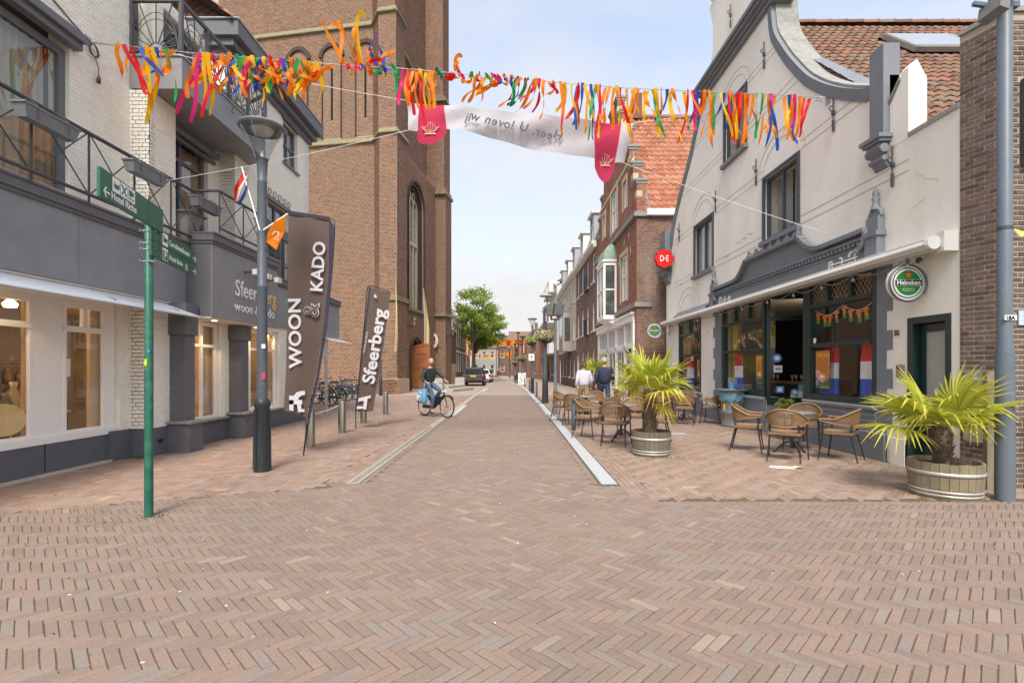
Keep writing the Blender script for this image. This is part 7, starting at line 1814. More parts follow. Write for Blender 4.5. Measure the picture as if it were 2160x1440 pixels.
# steel bollards on the left
m_ss = mat('stainless',(.42,.395,.35),rough=.28,metal=.95,var=.08,scale=20)
m_dirt = mat('bollard_foot',(.2,.17,.13),rough=.9)
def bollard(): 
    t = thing('steel_bollard','','bollard',(0,0,0),0,'stainless steel bollards on the left pavement')
    mb = MB(); mb.lathe([(.085,0),(.085,.71),(.083,.716),(.078,.72),(.001,.721)],(0,0,0),28); mb.build('tube',m_ss,t)
    mb = MB(); mb.lathe([(.10,0),(.088,.006)],(0,0,0),20); mb.build('foot_ring',m_dirt,t); return t
bl0 = bollard(); kb = tree(bl0); 
for i,(u,v,lb) in enumerate(((651,944,'nearest steel bollard half hidden by the tall brown banner pole'),(719,914,'steel bollard standing free between the two brown banners'),(765,893,'steel bollard right under the smaller brown banner'),(812,875,'farthest steel bollard, beside the church corner'))):
    x,y = G(u,v)
    if i == 0: bl0.location = (x,y+.08,0); bl0['label'] = lb
    else: copy_thing(bl0,kb,(x,y+.08,0),rnd.random()*6,lb)
x1,y1 = G(651,944); x2,y2 = G(719,914)
o = MB().tube([(x1+.09,y1+.08,.62),((x1+x2)/2,(y1+y2)/2+.08,.60),(x2-.08,y2+.08,.62)],.008,6).build('barrier_cord',m_white); tagp(o,'thin pale cord tied between the first two steel bollards','cord')
# dark bollards on the right
m_db2 = mat('bollard_dark',(.05,.065,.08),rough=.5,var=.12)
def dbol():
    t = thing('dark_bollard','','bollard',(0,0,0),0,'dark bollards along the right kerb')
    mb = MB(); mb.lathe([(.052,0),(.05,.62),(.038,.625),(.038,.64),(.05,.645),(.05,.66),(.038,.665),(.038,.68),(.05,.685),(.048,.73),(.03,.75),(.001,.752)],(0,0,0),18); mb.build('post',m_db2,t); return t
d0 = dbol(); kd = tree(d0)
for i,(u,v,lb) in enumerate(((1210,907,'nearest dark bollard right beside the terrace chairs'),(1132,836,'dark bollard just left of the disc lamp base'),(1117,824,'dark bollard beside the third lamp on the right'),(1107,815,'dark bollard two steps beyond the third lamp'),(1100,810,'small far dark bollard before the parked bikes'),(1094,808,'small far dark bollard at the start of the bend'),(1087,806.5,'farthest dark bollard inside the bend'))):
    x,y = G(u,v)
    if i == 0: d0.location = (x,y,0); d0['label'] = lb
    else: copy_thing(d0,kd,(x,y,0),0,lb)
ab = thing('advert_board','white pavement board with dark print standing among the far bollards','advertising board',(*G(1101,812)[:2],0)); mb = MB(); mb.box(-.34,.34,-.04,.04,.05,1.1); mb.build('panel',m_white,ab)
mb = MB()
for k in range(14): a_ = -.3+rnd.random()*.35; mb.box(a_,a_+.25,-.045,-.041,.15+k*.07,.18+k*.07)
mb.build('print',m_iron,ab)

# green finger sign
m_sgn = mat('sign_green',(.018,.125,.068),rough=.42,var=.07,scale=5); m_pst = mat('post_green',(.012,.11,.07),rough=.4,var=.12,scale=9,grime=((.2,.25,.2),.3,9))
fs = thing('finger_post','dark green finger post with hotel and parking direction boards','signpost',(-3.585,4.82,0),world=True)
mb = MB(); mb.lathe([(.038,0),(.038,2.86),(.03,2.87),(.001,2.875)],(-3.585,4.82,0),20); mb.build('post',m_pst,fs)
def board(p,q,zt_,h,parts_,nm='direction_board'):
    p,q = Vector(p),Vector(q); ud = (q-p); L_ = ud.length; ud.normalize(); nd = Vector((ud.y,-ud.x,0))
    if nd.x < 0: nd = -nd
    mb = MB(); mb.obox((p+q)/2+Z1*(zt_-h/2),ud*L_/2,nd*.012,Z1*h/2); b_ = mb.build(nm,m_sgn,fs,bevel=.003)
    rz = math.atan2(ud.y,ud.x)
    def onb(u,z,n=.0135): return p+ud*u+nd*n+Z1*(zt_-h+z)
    return b_,onb,(R(90),0,rz),ud,nd,L_
# upper board, points left (towards the camera)
b1,on,rot,ud,nd,L1_ = board((-3.27,3.86,0),(-3.535,4.93,0),3.055,.238,None)
def quadp(on,u0,u1,z0,z1,m,par,n=.0145,nm='pictogram'):
    mb = MB(); mb.add([on(u0,z0,n),on(u1,z0,n),on(u1,z1,n),on(u0,z1,n)],[(0,1,2,3)]); return mb.build(nm,m,par)
def polyp(on,pts,m,par,n=.016,nm='pictogram'):
    mb = MB(); mb.add([on(u,z,n) for u,z in pts],[tuple(range(len(pts)))]); return mb.build(nm,m,par)
for k in range(3): quadp(on,.17+k*.125,.287+k*.125,.105,.225,m_white,b1)
polyp(on,[(.185,.15),(.20,.19),(.215,.17),(.262,.175),(.27,.20),(.28,.15),(.268,.15),(.262,.135),(.2,.135),(.198,.15)],m_sgn,b1)
mb = MB(); mb.bar(on(.315,.125,.016),on(.39,.205,.016),.012,.003,up=tuple(nd)); mb.bar(on(.39,.125,.016),on(.315,.205,.016),.012,.003,up=tuple(nd)); mb.build('pictogram',m_sgn,b1)
polyp(on,[(.432,.15),(.432,.205),(.49,.205),(.49,.15)],m_sgn,b1); polyp(on,[(.49,.165),(.49,.195),(.515,.195),(.515,.165)],m_sgn,b1); polyp(on,[(.425,.125),(.425,.135),(.52,.135),(.52,.125)],m_sgn,b1)
mb = MB(); mb.bar(on(.04,.06,.016),on(.13,.06,.016),.014,.002,up=tuple(nd)); mb.bar(on(.045,.06,.016),on(.08,.10,.016),.014,.002,up=tuple(nd)); mb.bar(on(.045,.06,.016),on(.08,.02,.016),.014,.002,up=tuple(nd)); mb.build('arrow',m_white,b1)
p_ = on(.155,.035,.014); text('lettering','Hotel Riche',.085,m_let,p_,rot,b1,ext=.001,bold=.0015)
quadp(on,.80,.806,.0,.238,m_pst,b1,.014,'board_joint')
p3,q3 = (-3.50,4.72,0),(-3.80,5.86,0)
for k,(zt_,s_) in enumerate(((2.845,'Carmelietenklooster'),(2.695,'Hotel Riche'))):
    b2,on,rot,ud,nd,L2_ = board(p3,q3,zt_,.146,None)
    quadp(on,.24,.37,.012,.138,m_white,b2)
    if k == 0: polyp(on,[(.26,.13),(.26,.05),(.35,.05),(.35,.025),(.355,.09),(.29,.09)],m_sgn,b2)
    else: quadp(on,.252,.358,.02,.11,m_sgn,b2,.016); text('lettering','P',.10,m_let,on(.275,.03,.017),rot,b2,ext=.001,bold=.003)
    text('lettering',s_,.075 if k else .082,m_let,on(.40,.045,.014),rot,b2,ext=.001,sx=1.0 if k else .82,bold=.001)
    mb = MB(); a_,z_ = L2_-.03,.055
    mb.bar(on(a_-.10,z_,.016),on(a_,z_,.016),.012,.002,up=tuple(nd)); mb.bar(on(a_,z_,.016),on(a_-.04,z_+.04,.016),.012,.002,up=tuple(nd)); mb.bar(on(a_,z_,.016),on(a_-.04,z_-.04,.016),.012,.002,up=tuple(nd)); mb.build('arrow',m_white,b2)
    if k: quadp(on,.82,.90,.02,.09,mat('sticker_rest',(.5,.4,.33),rough=.7,var=.3,scale=60),b2,.015,'sticker_rest')
mb = MB()
for z in (2.80,2.68,2.62,2.50): mb.box(-3.65,-3.50,4.78,4.80,z,z+.012); mb.ball((-3.63,4.77,z+.006),.008,6)
for z in (3.0,2.88,2.80,2.74,2.66,2.58):
    for yy in (4.80,4.90): q_ = Vector((-3.5,yy,z)); mb.ball((-3.49-.24*(yy-4.75),yy,z),.007,6)
mb.build('clamp',m_rim,fs)
mb = MB(); mb.box(-3.60,-3.57,4.777,4.781,1.48,1.55); mb.build('sticker',mat('lime_sticker',(.25,.55,.03),rough=.4),fs); mb = MB(); mb.add([(-3.60,4.775,1.495),(-3.57,4.775,1.495),(-3.585,4.775,1.54)],[(0,1,2)]); mb.build('sticker',mat('yellow_sticker',(.85,.6,.02),rough=.4),fs)
mb = MB(); mb.box(-3.575,-3.552,4.785,4.79,1.61,1.64); mb.build('sticker',mat('blue_sticker',(.12,.2,.5)),fs)

# blue street name post by the church
x,y = G(803,834)
bp_ = thing('sign_pole','dark pole with a blue plate in front of the tower corner','sign',(x,y,0)); mb = MB(); mb.lathe([(.10,0),(.09,1.0),(.055,1.05),(.05,3.2)],(0,0,0),12); mb.build('pole',m_pole2,bp_); mb = MB(); mb.box(-.02,.22,-.08,-.05,2.65,3.25); mb.build('plate',mat('blue_plate',(.04,.15,.5),rough=.4),bp_)
text('lettering','P',.2,m_let,(.04,-.085,2.95),FNY,bp_,ext=.002)

# round beer signs and the red scalloped coffee sign
def beer(loc,r,lb,bracket):
    t = thing('beer_sign',lb,'sign',loc,0,'round green beer signs')
    def disc(rad,y,m,nm,n=48,z0=None,z1=None):
        pts = []
        for i in range(n):
            a = 2*math.pi*i/n; zz_ = rad*math.sin(a)
            if z0 is not None: zz_ = min(max(zz_,z0),z1)
            pts.append((rad*math.cos(a),zz_))
        mb = MB(); mb.prism(pts,'y',y,y+.004); return mb.build(nm,m,t)
    mb = MB(); mb.tube([(0,-.055,0),(0,.02,0)],r,48,smooth=False); mb.build('housing',mat('sign_white',(.72,.74,.74),rough=.35),t,bevel=.004)
    mb = MB(); mb.tube([((r+.004)*math.cos(a),-.058,(r+.004)*math.sin(a)) for a in [2*math.pi*i/48 for i in range(49)]],.017,8,caps=False); mb.build('rim',mat('rim_dark',(.16,.17,.18),rough=.35,metal=.5),t)
    disc(r*.86,-.060,mat('rim_band',(.13,.13,.14),rough=.4),'dark_ring'); disc(r*.79,-.063,MATS['sign_white'],'pale_field'); disc(r*.70,-.066,mat('beer_green',(.012,.20,.03),rough=.35,var=.03),'green_field')
    mb = MB(); mb.box(-r*.74,r*.74,-.072,-.069,-r*.16,r*.16); mb.build('name_band',mat('band_black',(.02,.02,.02),rough=.3),t)
    mb = MB(); mb.box(-r*.76,r*.76,-.0695,-.0675,-r*.175,r*.175); mb.build('band_edge',m_white,t)
    text('lettering','Heineken',r*.37,m_let,(0,-.073,-r*.11),FNY,t,ext=.002,ax='CENTER',sx=.92,bold=.0015)
    st_ = [(r*(.22 if k % 2 == 0 else .09)*math.sin(k*math.pi/5),r*.42+r*(.22 if k % 2 == 0 else .09)*math.cos(k*math.pi/5)) for k in range(10)]
    mb = MB(); mb.prism(st_,'y',-.073,-.069); mb.build('star',mat('star_red',(.75,.13,.04),rough=.4),t)
    mb = MB()
    for s in (-1,0,1): mb.tube([(s*r*.22+r*.09*math.cos(a),-.070,-r*.38+r*.08*math.sin(a)) for a in [2*math.pi*i/10 for i in range(11)]],r*.012,4)
    mb.build('hop_emblem',m_white,t)
    mb = MB(); bx_ = bracket
    mb.bar((r*.9,0,r*.45),(bx_,0,r*.45),.02); mb.bar((r*.9,0,-r*.45),(bx_,0,-r*.45),.02); mb.bar((r+.06,0,-r*.45),(r+.06,0,r*.45),.02); mb.box(bx_-.01,bx_,-.02,.02,-r*.55,r*.55); mb.build('bracket',m_zinc,t)
beer((5.57,6.93,2.66),.252,'large round green and white beer sign beside the door 56',.275)
beer((5.27,18.1,2.87),.28,'small far round beer sign at the left corner of the cafe',.575)
de = thing('coffee_sign','red scalloped sign with white D E letters on the cafe corner','sign',(5.48,17.6,5.42))
n = 96; pts = [((.30+.04*abs(math.cos(4*a)))*math.cos(a),(.30+.04*abs(math.cos(4*a)))*math.sin(a)) for a in [2*math.pi*i/n for i in range(n)]]
mb = MB(); mb.prism(pts,'y',-.05,.05); mb.build('board',mat('coffee_red',(.72,.02,.015),rough=.35,var=.02),de)
mb = MB(); mb.prism([(x*1.03,z*1.03) for x,z in pts],'y',-.03,.055); mb.build('board_edge',mat('coffee_edge',(.12,.02,.02),rough=.5),de)
text('lettering','D·E',.30,m_let,(-.01,-.052,-.10),FNY,de,ext=.003,ax='CENTER',sx=.72,bold=.004)
mb = MB(); mb.bar((.3,0,.08),(.40,0,.08),.02); mb.bar((.3,0,-.08),(.40,0,-.08),.02); mb.build('bracket',m_iron,de)

# trash drum with lid and blue bag
x,y = 5.62,12.45
td = thing('waste_drum','grey steel drum with a blue bag collar and round table lid','waste drum',(x,y,0))
m_drum = mat('drum_grey',(.22,.225,.22),rough=.5,metal=.4,var=.12,scale=6,grime=((.14,.12,.1),.3,3))
mb = MB(); mb.lathe([(.001,0),(.27,0),(.285,.02),(.285,.03),(.275,.05),(.275,.33),(.288,.345),(.275,.36),(.275,.64),(.285,.66)],(0,0,0),36); mb.build('drum',m_drum,td)
V = []; n = 60
for j,(z,r) in enumerate(((.90,.30),(.84,.315),(.75,.318),(.68,.312),(.64,.30),(.62,.285))):
    for i in range(n): a = 2*math.pi*i/n; rr = r+.018*math.sin(a*11+j*1.3)+.010*math.sin(a*23+j*2.1); V.append((rr*math.cos(a),rr*math.sin(a),z+.015*math.sin(a*7)*(j > 3)))
mb = MB(); mb.add(V,[(j*n+i,j*n+(i+1) % n,(j+1)*n+(i+1) % n,(j+1)*n+i) for j in range(5) for i in range(n)],True); mb.build('bag_collar',mat('blue_bag',(.14,.30,.40),rough=.22,spec=.8,var=.25,scale=9,bump=1,bscale=22),td)
mb = MB(); mb.lathe([(.001,.905),(.40,.905),(.405,.915),(.405,.93),(.4,.94),(.001,.94)],(0,0,0),40); mb.build('lid',mat('lid_grey',(.19,.18,.165),rough=.6,var=.15),td)
mb = MB(); mb.box(-.13,.13,-.287,-.275,.41,.58)
for i,v in enumerate(mb.v): mb.v[i] = (v[0]-.14,-math.sqrt(max(0,.290**2-(v[0]-.14)**2))+(.004 if v[1] > -.28 else -.001),v[2])
mb.build('label',mat('label_orange',(.85,.42,.02),rough=.4),td)
text('lettering','Centrum',.05,m_iron,(-.21,-.285,.43),(R(90),0,R(-20)),td,ext=.001)
o = thing('drink_can','small blue carton standing on the drum lid','carton',(x-.05,y-.05,.94)); mb = MB(); mb.box(-.05,.05,-.03,.03,0,.16); mb.build('carton',mat('carton_blue',(.1,.35,.6),rough=.4),o)
o = thing('black_ashtray','flat black ashtray on the drum lid','ashtray',(x+.06,y-.2,.94)); mb = MB(); mb.lathe([(.001,.01),(.05,.0),(.06,.03),(.05,.03),(.045,.012)],(0,0,0),16); mb.build('dish',m_dark,o)

# ---------------------------------------------------------------- terrace tables and chairs
m_rat = mat('rattan',(.27,.165,.085),rough=.65,var=.2,scale=35,bump=.5,bscale=150)
m_rat2 = mat('rattan_seat',(.31,.19,.10),rough=.65,var=.25,scale=60,bump=1,bscale=220)
m_leg = mat('chair_leg',(.028,.029,.034),rough=.45,var=.06)
m_top = mat('table_grey',(.30,.315,.33),rough=.32,var=.08,scale=9,metal=.3)
def chair():
    t = thing('terrace_chair','','chair',(0,0,0),0,'rattan chairs on the cafe terrace')
    # origin under the seat centre, front = +y
    mb = MB(); n = 5; g = []
    for j in range(9):
        for i in range(9):
            x,y = -1+2*i/8,-1+2*j/8; dip = -.018*(1-abs(x))*(1-abs(y))*2+ (.008 if max(abs(x),abs(y)) > .9 else 0)
            g.append((x*(.225+.02*(y > 0)),y*.215,.455+dip))
    mb.add(g,[(j*9+i,j*9+i+1,j*9+i+10,j*9+i+9) for j in range(8) for i in range(8)],True)
    mb.add([(-.225,-.215,.46),(.225,-.215,.46),(.245,.215,.46),(-.245,.215,.46),(-.22,-.21,.415),(.22,-.21,.415),(.24,.21,.415),(-.24,.21,.415)],[(0,4,5,1),(1,5,6,2),(2,6,7,3),(3,7,4,0),(7,6,5,4)])
    mb.build('seat',m_rat2,t)
    def top(s):
        a = math.pi*(1-s)*1.0; x = .285*math.cos(a); y = .02-.28*math.sin(a)
        if s < .16: y = .02+.20*(1-s/.16)*1.0; x = -.285
        if s > .84: y = .02+.20*((s-.84)/.16); x = .285
        if s < .16 or s > .84: pass
        z = .655+.165*max(0,math.sin(math.pi*min(max((s-.10)/.8,0),1)))**1.3
        return Vector((x,y,z))
    def topn(s):
        if s < .16: return Vector((-.285,.22-(s/.16)*.20,.655+.0))
        if s > .84: return Vector((.285,.02+((s-.84)/.16)*.20,.655))
        q = (s-.16)/.68; a = math.pi*(1-q); return Vector((.285*math.cos(a),.02-.30*math.sin(a),.655+.165*math.sin(math.pi*q)**1.2))
    def botn(s):
        p = topn(s); q = (s-.16)/.68
        if s < .16 or s > .84: return Vector((p.x,p.y,p.z-.025-.04*min(s,1-s)/.16))
        return Vector((p.x*.93,.02+(p.y-.02)*.90,.59-.05*math.sin(math.pi*q)))
    N_ = 44; P = [topn(i/N_) for i in range(N_+1)]; B = [botn(i/N_) for i in range(N_+1)]
    mb = MB(); mb.tube(P,.017,8); mb.tube(B,.013,6); mb.build('back_rail',m_rat,t)
    mb = MB()
    for i in range(4,N_-3):
        for q in (0,.5):
            if i == N_-4 and q: continue
            a,b_ = P[i].lerp(P[i+1],q),B[i].lerp(B[i+1],q); mid = a.lerp(b_,.5); out = Vector((mid.x,mid.y-.02,0)).normalized()*.008
            mb.bar(a,b_+out*0,.009,.006)
    mb.build('backrest_weave',m_rat,t)
    for (x,y,dx,dy,zt_) in ((-.265,.17,-.02,.06,.655),(.265,.17,.02,.06,.655),(-.20,-.19,-.03,-.10,.58),(.20,-.19,.03,-.10,.58)):
        mb = MB(); mb.tube([(x+dx,y+dy,0),(x,y,.43),(x*(1.05 if y > 0 else 1.0),y+(0 if y > 0 else -.02),zt_)],[.010,.014,.014],8); mb.build('leg',m_leg,t)
    mb = MB(); mb.bar((-.22,.2,.41),(.22,.2,.41),.02); mb.bar((-.2,-.19,.41),(.2,-.19,.41),.02); mb.bar((-.22,-.19,.41),(-.24,.2,.41),.02); mb.bar((.22,-.19,.41),(.24,.2,.41),.02); mb.build('seat_frame',m_leg,t)
    return t
def table_():
    t = thing('terrace_table','','table',(0,0,0),0,'round cafe tables on the terrace')
    mb = MB(); mb.lathe([(.001,.70),(.325,.70),(.335,.705),(.335,.722),(.325,.728),(.001,.728)],(0,0,0),44); mb.build('tabletop',m_top,t)
    mb = MB(); mb.lathe([(.03,.10),(.045,.14),(.028,.2),(.024,.6),(.05,.66),(.09,.70)],(0,0,0),14); mb.build('column',m_leg,t)
    for k in range(3):
        a = k*2*math.pi/3+.4; c,s = math.cos(a),math.sin(a)
        mb = MB(); mb.tube([(.02*c,.02*s,.22),(.10*c,.10*s,.20),(.20*c,.20*s,.11),(.26*c,.26*s,.035),(.30*c,.30*s,.03)],[.02,.018,.016,.015,.018],8); mb.tube([(.02*c,.02*s,.12),(.12*c,.12*s,.13),(.2*c,.2*s,.09)],.010,6); mb.ball((.29*c,.29*s,.02),.025,8); mb.build('leg',m_leg,t)
    return t
ch0,tb0 = chair(),table_(); kc,kt = tree(ch0),tree(tb0)
sets = [
 ((4.80,8.35),[((4.38,7.80),'nearest rattan chair, its back to the camera, at the table by the big window'),((4.22,8.72),'rattan chair on the left of the nearest window table, facing right'),((5.26,7.84),'rattan chair on the right of the nearest window table, seen from the side'),((5.28,8.85),'rattan chair behind the nearest window table, against the grey plinth')],'grey round table nearest to the big cafe window'),
 ((2.22,9.95),[((1.98,9.38),'rattan chair turned away from the camera just left of the middle palm'),((1.62,10.30),'rattan chair nearest the dark bollard, on the left of the table before the palm'),((2.62,10.62),'rattan chair at the back of the table beside the middle palm'),((2.86,9.72),'rattan chair partly hidden behind the trunk of the middle palm')],'grey round table directly left of the middle palm'),
 ((1.98,13.1),[((1.62,12.55),'rattan chair right behind the dark bollard, back to the camera'),((1.42,13.55),'leftmost rattan chair of the terrace, beside the kerb'),((2.55,12.8),'rattan chair at the right of the kerbside table, in front of the walking man'),((2.3,13.75),'rattan chair behind the kerbside table, at the walking woman')],'grey round table farthest to the left, near the kerb'),
 ((4.72,13.4),[((4.50,12.80),'rattan chair with its back to the camera at the table left of the waste drum'),((5.32,13.05),'rattan chair immediately left of the waste drum'),((4.15,13.7),'rattan chair left of the table near the far cafe window'),((5.0,14.05),'rattan chair behind the table near the far cafe window, against the wall')],'grey round table left of the waste drum'),
 ((4.25,15.9),[((3.55,15.7),'rattan chair standing alone to the left behind the middle palm'),((4.35,16.5),'farthest rattan chair seen over the palm tub'),((4.75,15.4),'rattan chair right of the farthest table'),((3.95,15.3),'rattan chair in front of the farthest table, behind the palm trunk')],'farthest grey round table behind the middle palm')]
first = True
for k,((tx,ty),chs,lb) in enumerate(sets):
    if k == 0: tb0.location = (tx,ty,0); tb0['label'] = lb
    else: copy_thing(tb0,kt,(tx,ty,0),rnd.random()*2,lb)
    for (cx_,cy_),cl in chs:
        a = math.atan2(ty-cy_,tx-cx_)-math.pi/2+(rnd.random()-.5)*.15
        if first: ch0.location = (cx_,cy_,0); ch0.rotation_euler.z = a; ch0['label'] = cl; first = False
        else: copy_thing(ch0,kc,(cx_,cy_,0),a,cl)

# ---------------------------------------------------------------- palms in half barrels
m_stave = mat('barrel_oak',(.165,.14,.11),rough=.85,var=.3,scale=5,bump=.7,bscale=50,grime=((.12,.13,.06),.55,4),streak=1)
m_stave2 = mat('barrel_oak_green',(.25,.205,.14),rough=.9,var=.25,scale=5,bump=.7,bscale=50,grime=((.15,.17,.05),.8,3),streak=1)
m_hoop = mat('barrel_hoop',(.50,.49,.46),rough=.5,metal=.4,var=.15,scale=9,grime=((.35,.24,.16),.6,6))
m_soil = mat('soil',(.07,.05,.035),rough=1,var=.4,scale=30,bump=1)
m_trunk = mat('palm_fibre',(.13,.095,.065),rough=1,var=.35,scale=25,bump=1,bscale=70)
m_frond = leafmat('palm_leaf',(.22,.32,.03),(.40,.22,.07)); _e = m_frond.node_tree.nodes['Color Ramp'].color_ramp.elements.new(.62); _e.color = (.72,.66,.08,1); m_pet = mat('petiole',(.32,.38,.07),rough=.5,var=.2)
def barrel(loc,r,h,lb,ms):
    t = thing('half_barrel',lb,'half barrel planter',loc); n = 26
    def rad(z): return r*(.86+.14*math.sin(min(1,z/h+.25)*math.pi/2))
    zs = [0,h*.3,h*.6,h]
    for k in range(n):
        a0,a1 = 2*math.pi*k/n+.006,2*math.pi*(k+1)/n-.006; V = []; dz = (rnd.random()-.5)*.008
        for z in zs:
            for rr in (rad(z),rad(z)-.025):
                for a in (a0,a1): V.append((rr*math.cos(a),rr*math.sin(a),z+(dz if z == h else 0)))
        F_ = []
        for i in range(3): o = 4*i; F_ += [(o,o+1,o+5,o+4),(o+2,o+6,o+7,o+3),(o,o+4,o+6,o+2),(o+1,o+3,o+7,o+5)]
        F_.append((12,13,15,14)); mb = MB(); mb.add(V,F_); mb.build('stave',ms,t)
    for (z,hh) in ((.03,.03),(.075*h/.41,.028),(.27*h/.41,.042),(.365*h/.41,.0)):
        if hh == 0: continue
        mb = MB(); mb.lathe([(rad(z)+.002,z),(rad(z)+.006,z),(rad(z+hh)+.006,z+hh),(rad(z+hh)+.002,z+hh)],(0,0,0),40); mb.build('hoop',m_hoop,t)
    mb = MB(); mb.lathe([(.001,h-.05),(r*.5,h-.045),(r*.96,h-.055)],(0,0,0),24); mb.build('soil',m_soil,t)
    return t
def palm(loc,lb,zb_,th,lean,frs,scale=1,seed=0,tr=.085):
    rs = random.Random(seed); t = thing('fan_palm',lb,'palm',loc,0,'potted fan palms')
    top = Vector((lean,0,zb_+th)); mb = MB(); n = 14; pts = [Vector((lean*(i/n)**1.5,0,zb_+th*i/n)) for i in range(n+1)]
    mb.tube(pts,[tr*(1.15-.25*(i/n)+.06*math.sin(i*2.3)) for i in range(n+1)],12)
    for i in range(260):
        s = rs.random(); a = rs.random()*2*math.pi; p = pts[int(s*n)]; r = tr*(1.1-.2*s); c = Vector((math.cos(a),math.sin(a),0)); q = p+c*r; ln = .03+.05*rs.random()
        mb.bar(q,q+c*ln*.5+Z1*ln*(.6+.6*rs.random()),.008+.01*rs.random(),.004)
    mb.build('trunk',m_trunk,t)
    for (az,el,pl,fl,droop) in frs:
        az,el = R(az),R(el); pl *= scale; fl *= scale
        d = Vector((math.cos(az)*math.cos(el),math.sin(az)*math.cos(el),math.sin(el))); V = []; Q = []; T_ = []
        side = d.cross(Z1).normalized(); 
        if side.length < .1: side = X1
        up = side.cross(d).normalized(); base = top; P = [base+d*pl*s-Z1*droop*.15*s*s for s in (0,.35,.7,1)]; hub = P[-1]
        pm = MB(); pm.tube(P,[.012*scale,.009*scale,.007*scale,.007*scale],6); fo = pm.build('petiole',m_pet,t)
        nl = 25; old = droop > .55
        for k in range(nl):
            s = -1+2*k/(nl-1); a = s*R(128); ld = (d*math.cos(a)+side*math.sin(a)); ll = fl*(.74+.26*math.cos(a*.8))*(.9+.2*rs.random()); wd = 1
            ld = (ld+up*.10*math.cos(a)).normalized(); sdv = ld.cross(up).normalized(); segs = 7; o = len(V); bnd = droop*(.35+.5*rs.random()); ton = rs.random()
            br = rs.random() < (.35+.4*old); 
            for i in range(segs+1):
                q = i/segs; p = hub+ld*ll*q-Z1*ll*bnd*q*q*(1.0)-(Z1*ll*.35*max(0,q-.6)*(2.2 if br else 0)); ww = ll*(.006+.072*q) if q < .5 else ll*.042*(1-(q-.5)/.5*.93)
                V += [tuple(p-sdv*ww+up*ww*.9),tuple(p),tuple(p+sdv*ww+up*ww*.9)]
            for i in range(segs):
                for j in (0,1): Q.append((o+3*i+j,o+3*i+j+1,o+3*i+4+j,o+3*i+3+j)); T_.append(min(1,max(0,ton*.35+.10+(.35 if old else 0)+(.5 if i > 4 else 0)*rs.random())))
        link('fan_leaf',fast_mesh('fan_leaf',V,Q,T_),m_frond,fo)
    return t
def frset(n,seed,el_lo=5,el_hi=80,size=1):
    rs = random.Random(seed); out = []
    for k in range(n):
        q = k/n; az = k*137.5+rs.uniform(-15,15); el = el_hi-(el_hi-el_lo)*q+rs.uniform(-6,6); out.append((az,el,(.26+.10*rs.random())*size,(.44+.08*rs.random())*size,.08+.42*q+.1*rs.random()))
    return out
barrel((2.36,8.28,0),.325,.41,'grey weathered half barrel planter with white hoops in the middle of the terrace',m_stave)
palm((2.34,8.28,0),'fan palm growing from the middle half barrel between the terrace chairs',.36,.74,.0,frset(11,4,4,66,1.12)+[(330,-30,.2,.36,.9)],1,2,.10)
barrel((4.98,5.62,0),.345,.40,'mossy half barrel planter at the right beside the mast',m_stave2)
palm((4.96,5.62,0),'yellowing fan palm in the right half barrel before door 56',.34,.46,-.03,frset(10,8,6,58,1.12),1,5,.08)
barrel((3.05,17.6,0),.33,.41,'far half barrel planter hidden behind the walking couple',m_stave)
palm((3.05,17.6,0),'farthest fan palm behind the walking man and woman',.36,.9,0,frset(10,11,0,68,1.1),1,7,.09)
def scatter_leaf(name,lb,cat,loc,n,rad,size,m,seed,kind=None,hemi=True):
    V,Q,T_,_ = leafcloud(n,(0,0,0),rad,size,30,seed,shell=.5)
    if hemi: V[:,2] = np.abs(V[:,2])
    t = thing(name,lb,cat,loc); link('foliage',fast_mesh('foliage',V,Q,T_),m,t); return t
for (x,y,z,r,lb) in ((4.83,5.42,.35,.06,'small green weed clump at the front of the right barrel'),(5.1,5.45,.35,.05,'second small weed clump in the right barrel beside the trunk'),(2.25,8.08,.36,.05,'small weed clump in the middle barrel')):
    scatter_leaf('weed_clump',lb,'weed',(x,y,z),90,(r,r,r*.7),.02,m_frond,3)
sh_ = thing('potted_shrub','round light green shrub in a pot in front of the porch','shrub',(5.66,10.15,0))
mb = MB(); mb.lathe([(.001,0),(.13,0),(.17,.38),(.175,.42),(.16,.42),(.15,.36),(.001,.36)],(0,0,0),24); mb.build('pot',mat('pot_grey',(.3,.3,.27),rough=.8,var=.15,scale=12),sh_)
mb = MB(); mb.tube([(0,0,.35),(.02,0,.5),(0,0,.62)],.015,6); mb.build('stem',m_bark,sh_)
V,Q,T_,_ = leafcloud(2600,(0,0,.66),(.22,.22,.22),.022,60,21,shell=.1); link('foliage',fast_mesh('foliage',V,Q,T_),leafmat('shrub_leaf',(.14,.2,.03),(.48,.5,.16)),sh_)
# plants upstairs on the balcony
scatter_leaf('balcony_plant','green plant behind the upper balcony railing','plant',(-5.75,10.1,6.6),260,(.25,.3,.5),.05,m_leaf,8)

# moss and litter on the paving
rs = np.random.RandomState(5); P = []
def tuft(cx_,cy_,sx_,sy_,n): 
    for _ in range(n): P.append((cx_+rs.randn()*sx_,cy_+rs.randn()*sy_))
tuft(-3.52,4.80,.06,.04,70); tuft(-3.9,4.6,.15,.04,25); tuft(2.55,7.95,.28,.08,150); tuft(5.1,6.9,.5,.5,130); tuft(5.5,7.6,.12,.5,140); tuft(5.3,5.5,.12,.1,60); tuft(-6.3,27.4,1,.2,100); tuft(2.1,8.6,.2,.2,30); tuft(4.6,5.6,.12,.1,40); tuft(5.6,9.3,.1,.7,60)
for _ in range(220): P.append((rs.uniform(-6,-1),rs.uniform(2.2,9))); 
for _ in range(150): P.append((rs.uniform(3,7),rs.uniform(3.2,7)))
n = len(P); P = np.array(P); a = rs.rand(n)*6.28; l = .006+.012*rs.rand(n); V = np.zeros((n,4,3)); c,s = np.cos(a),np.sin(a)
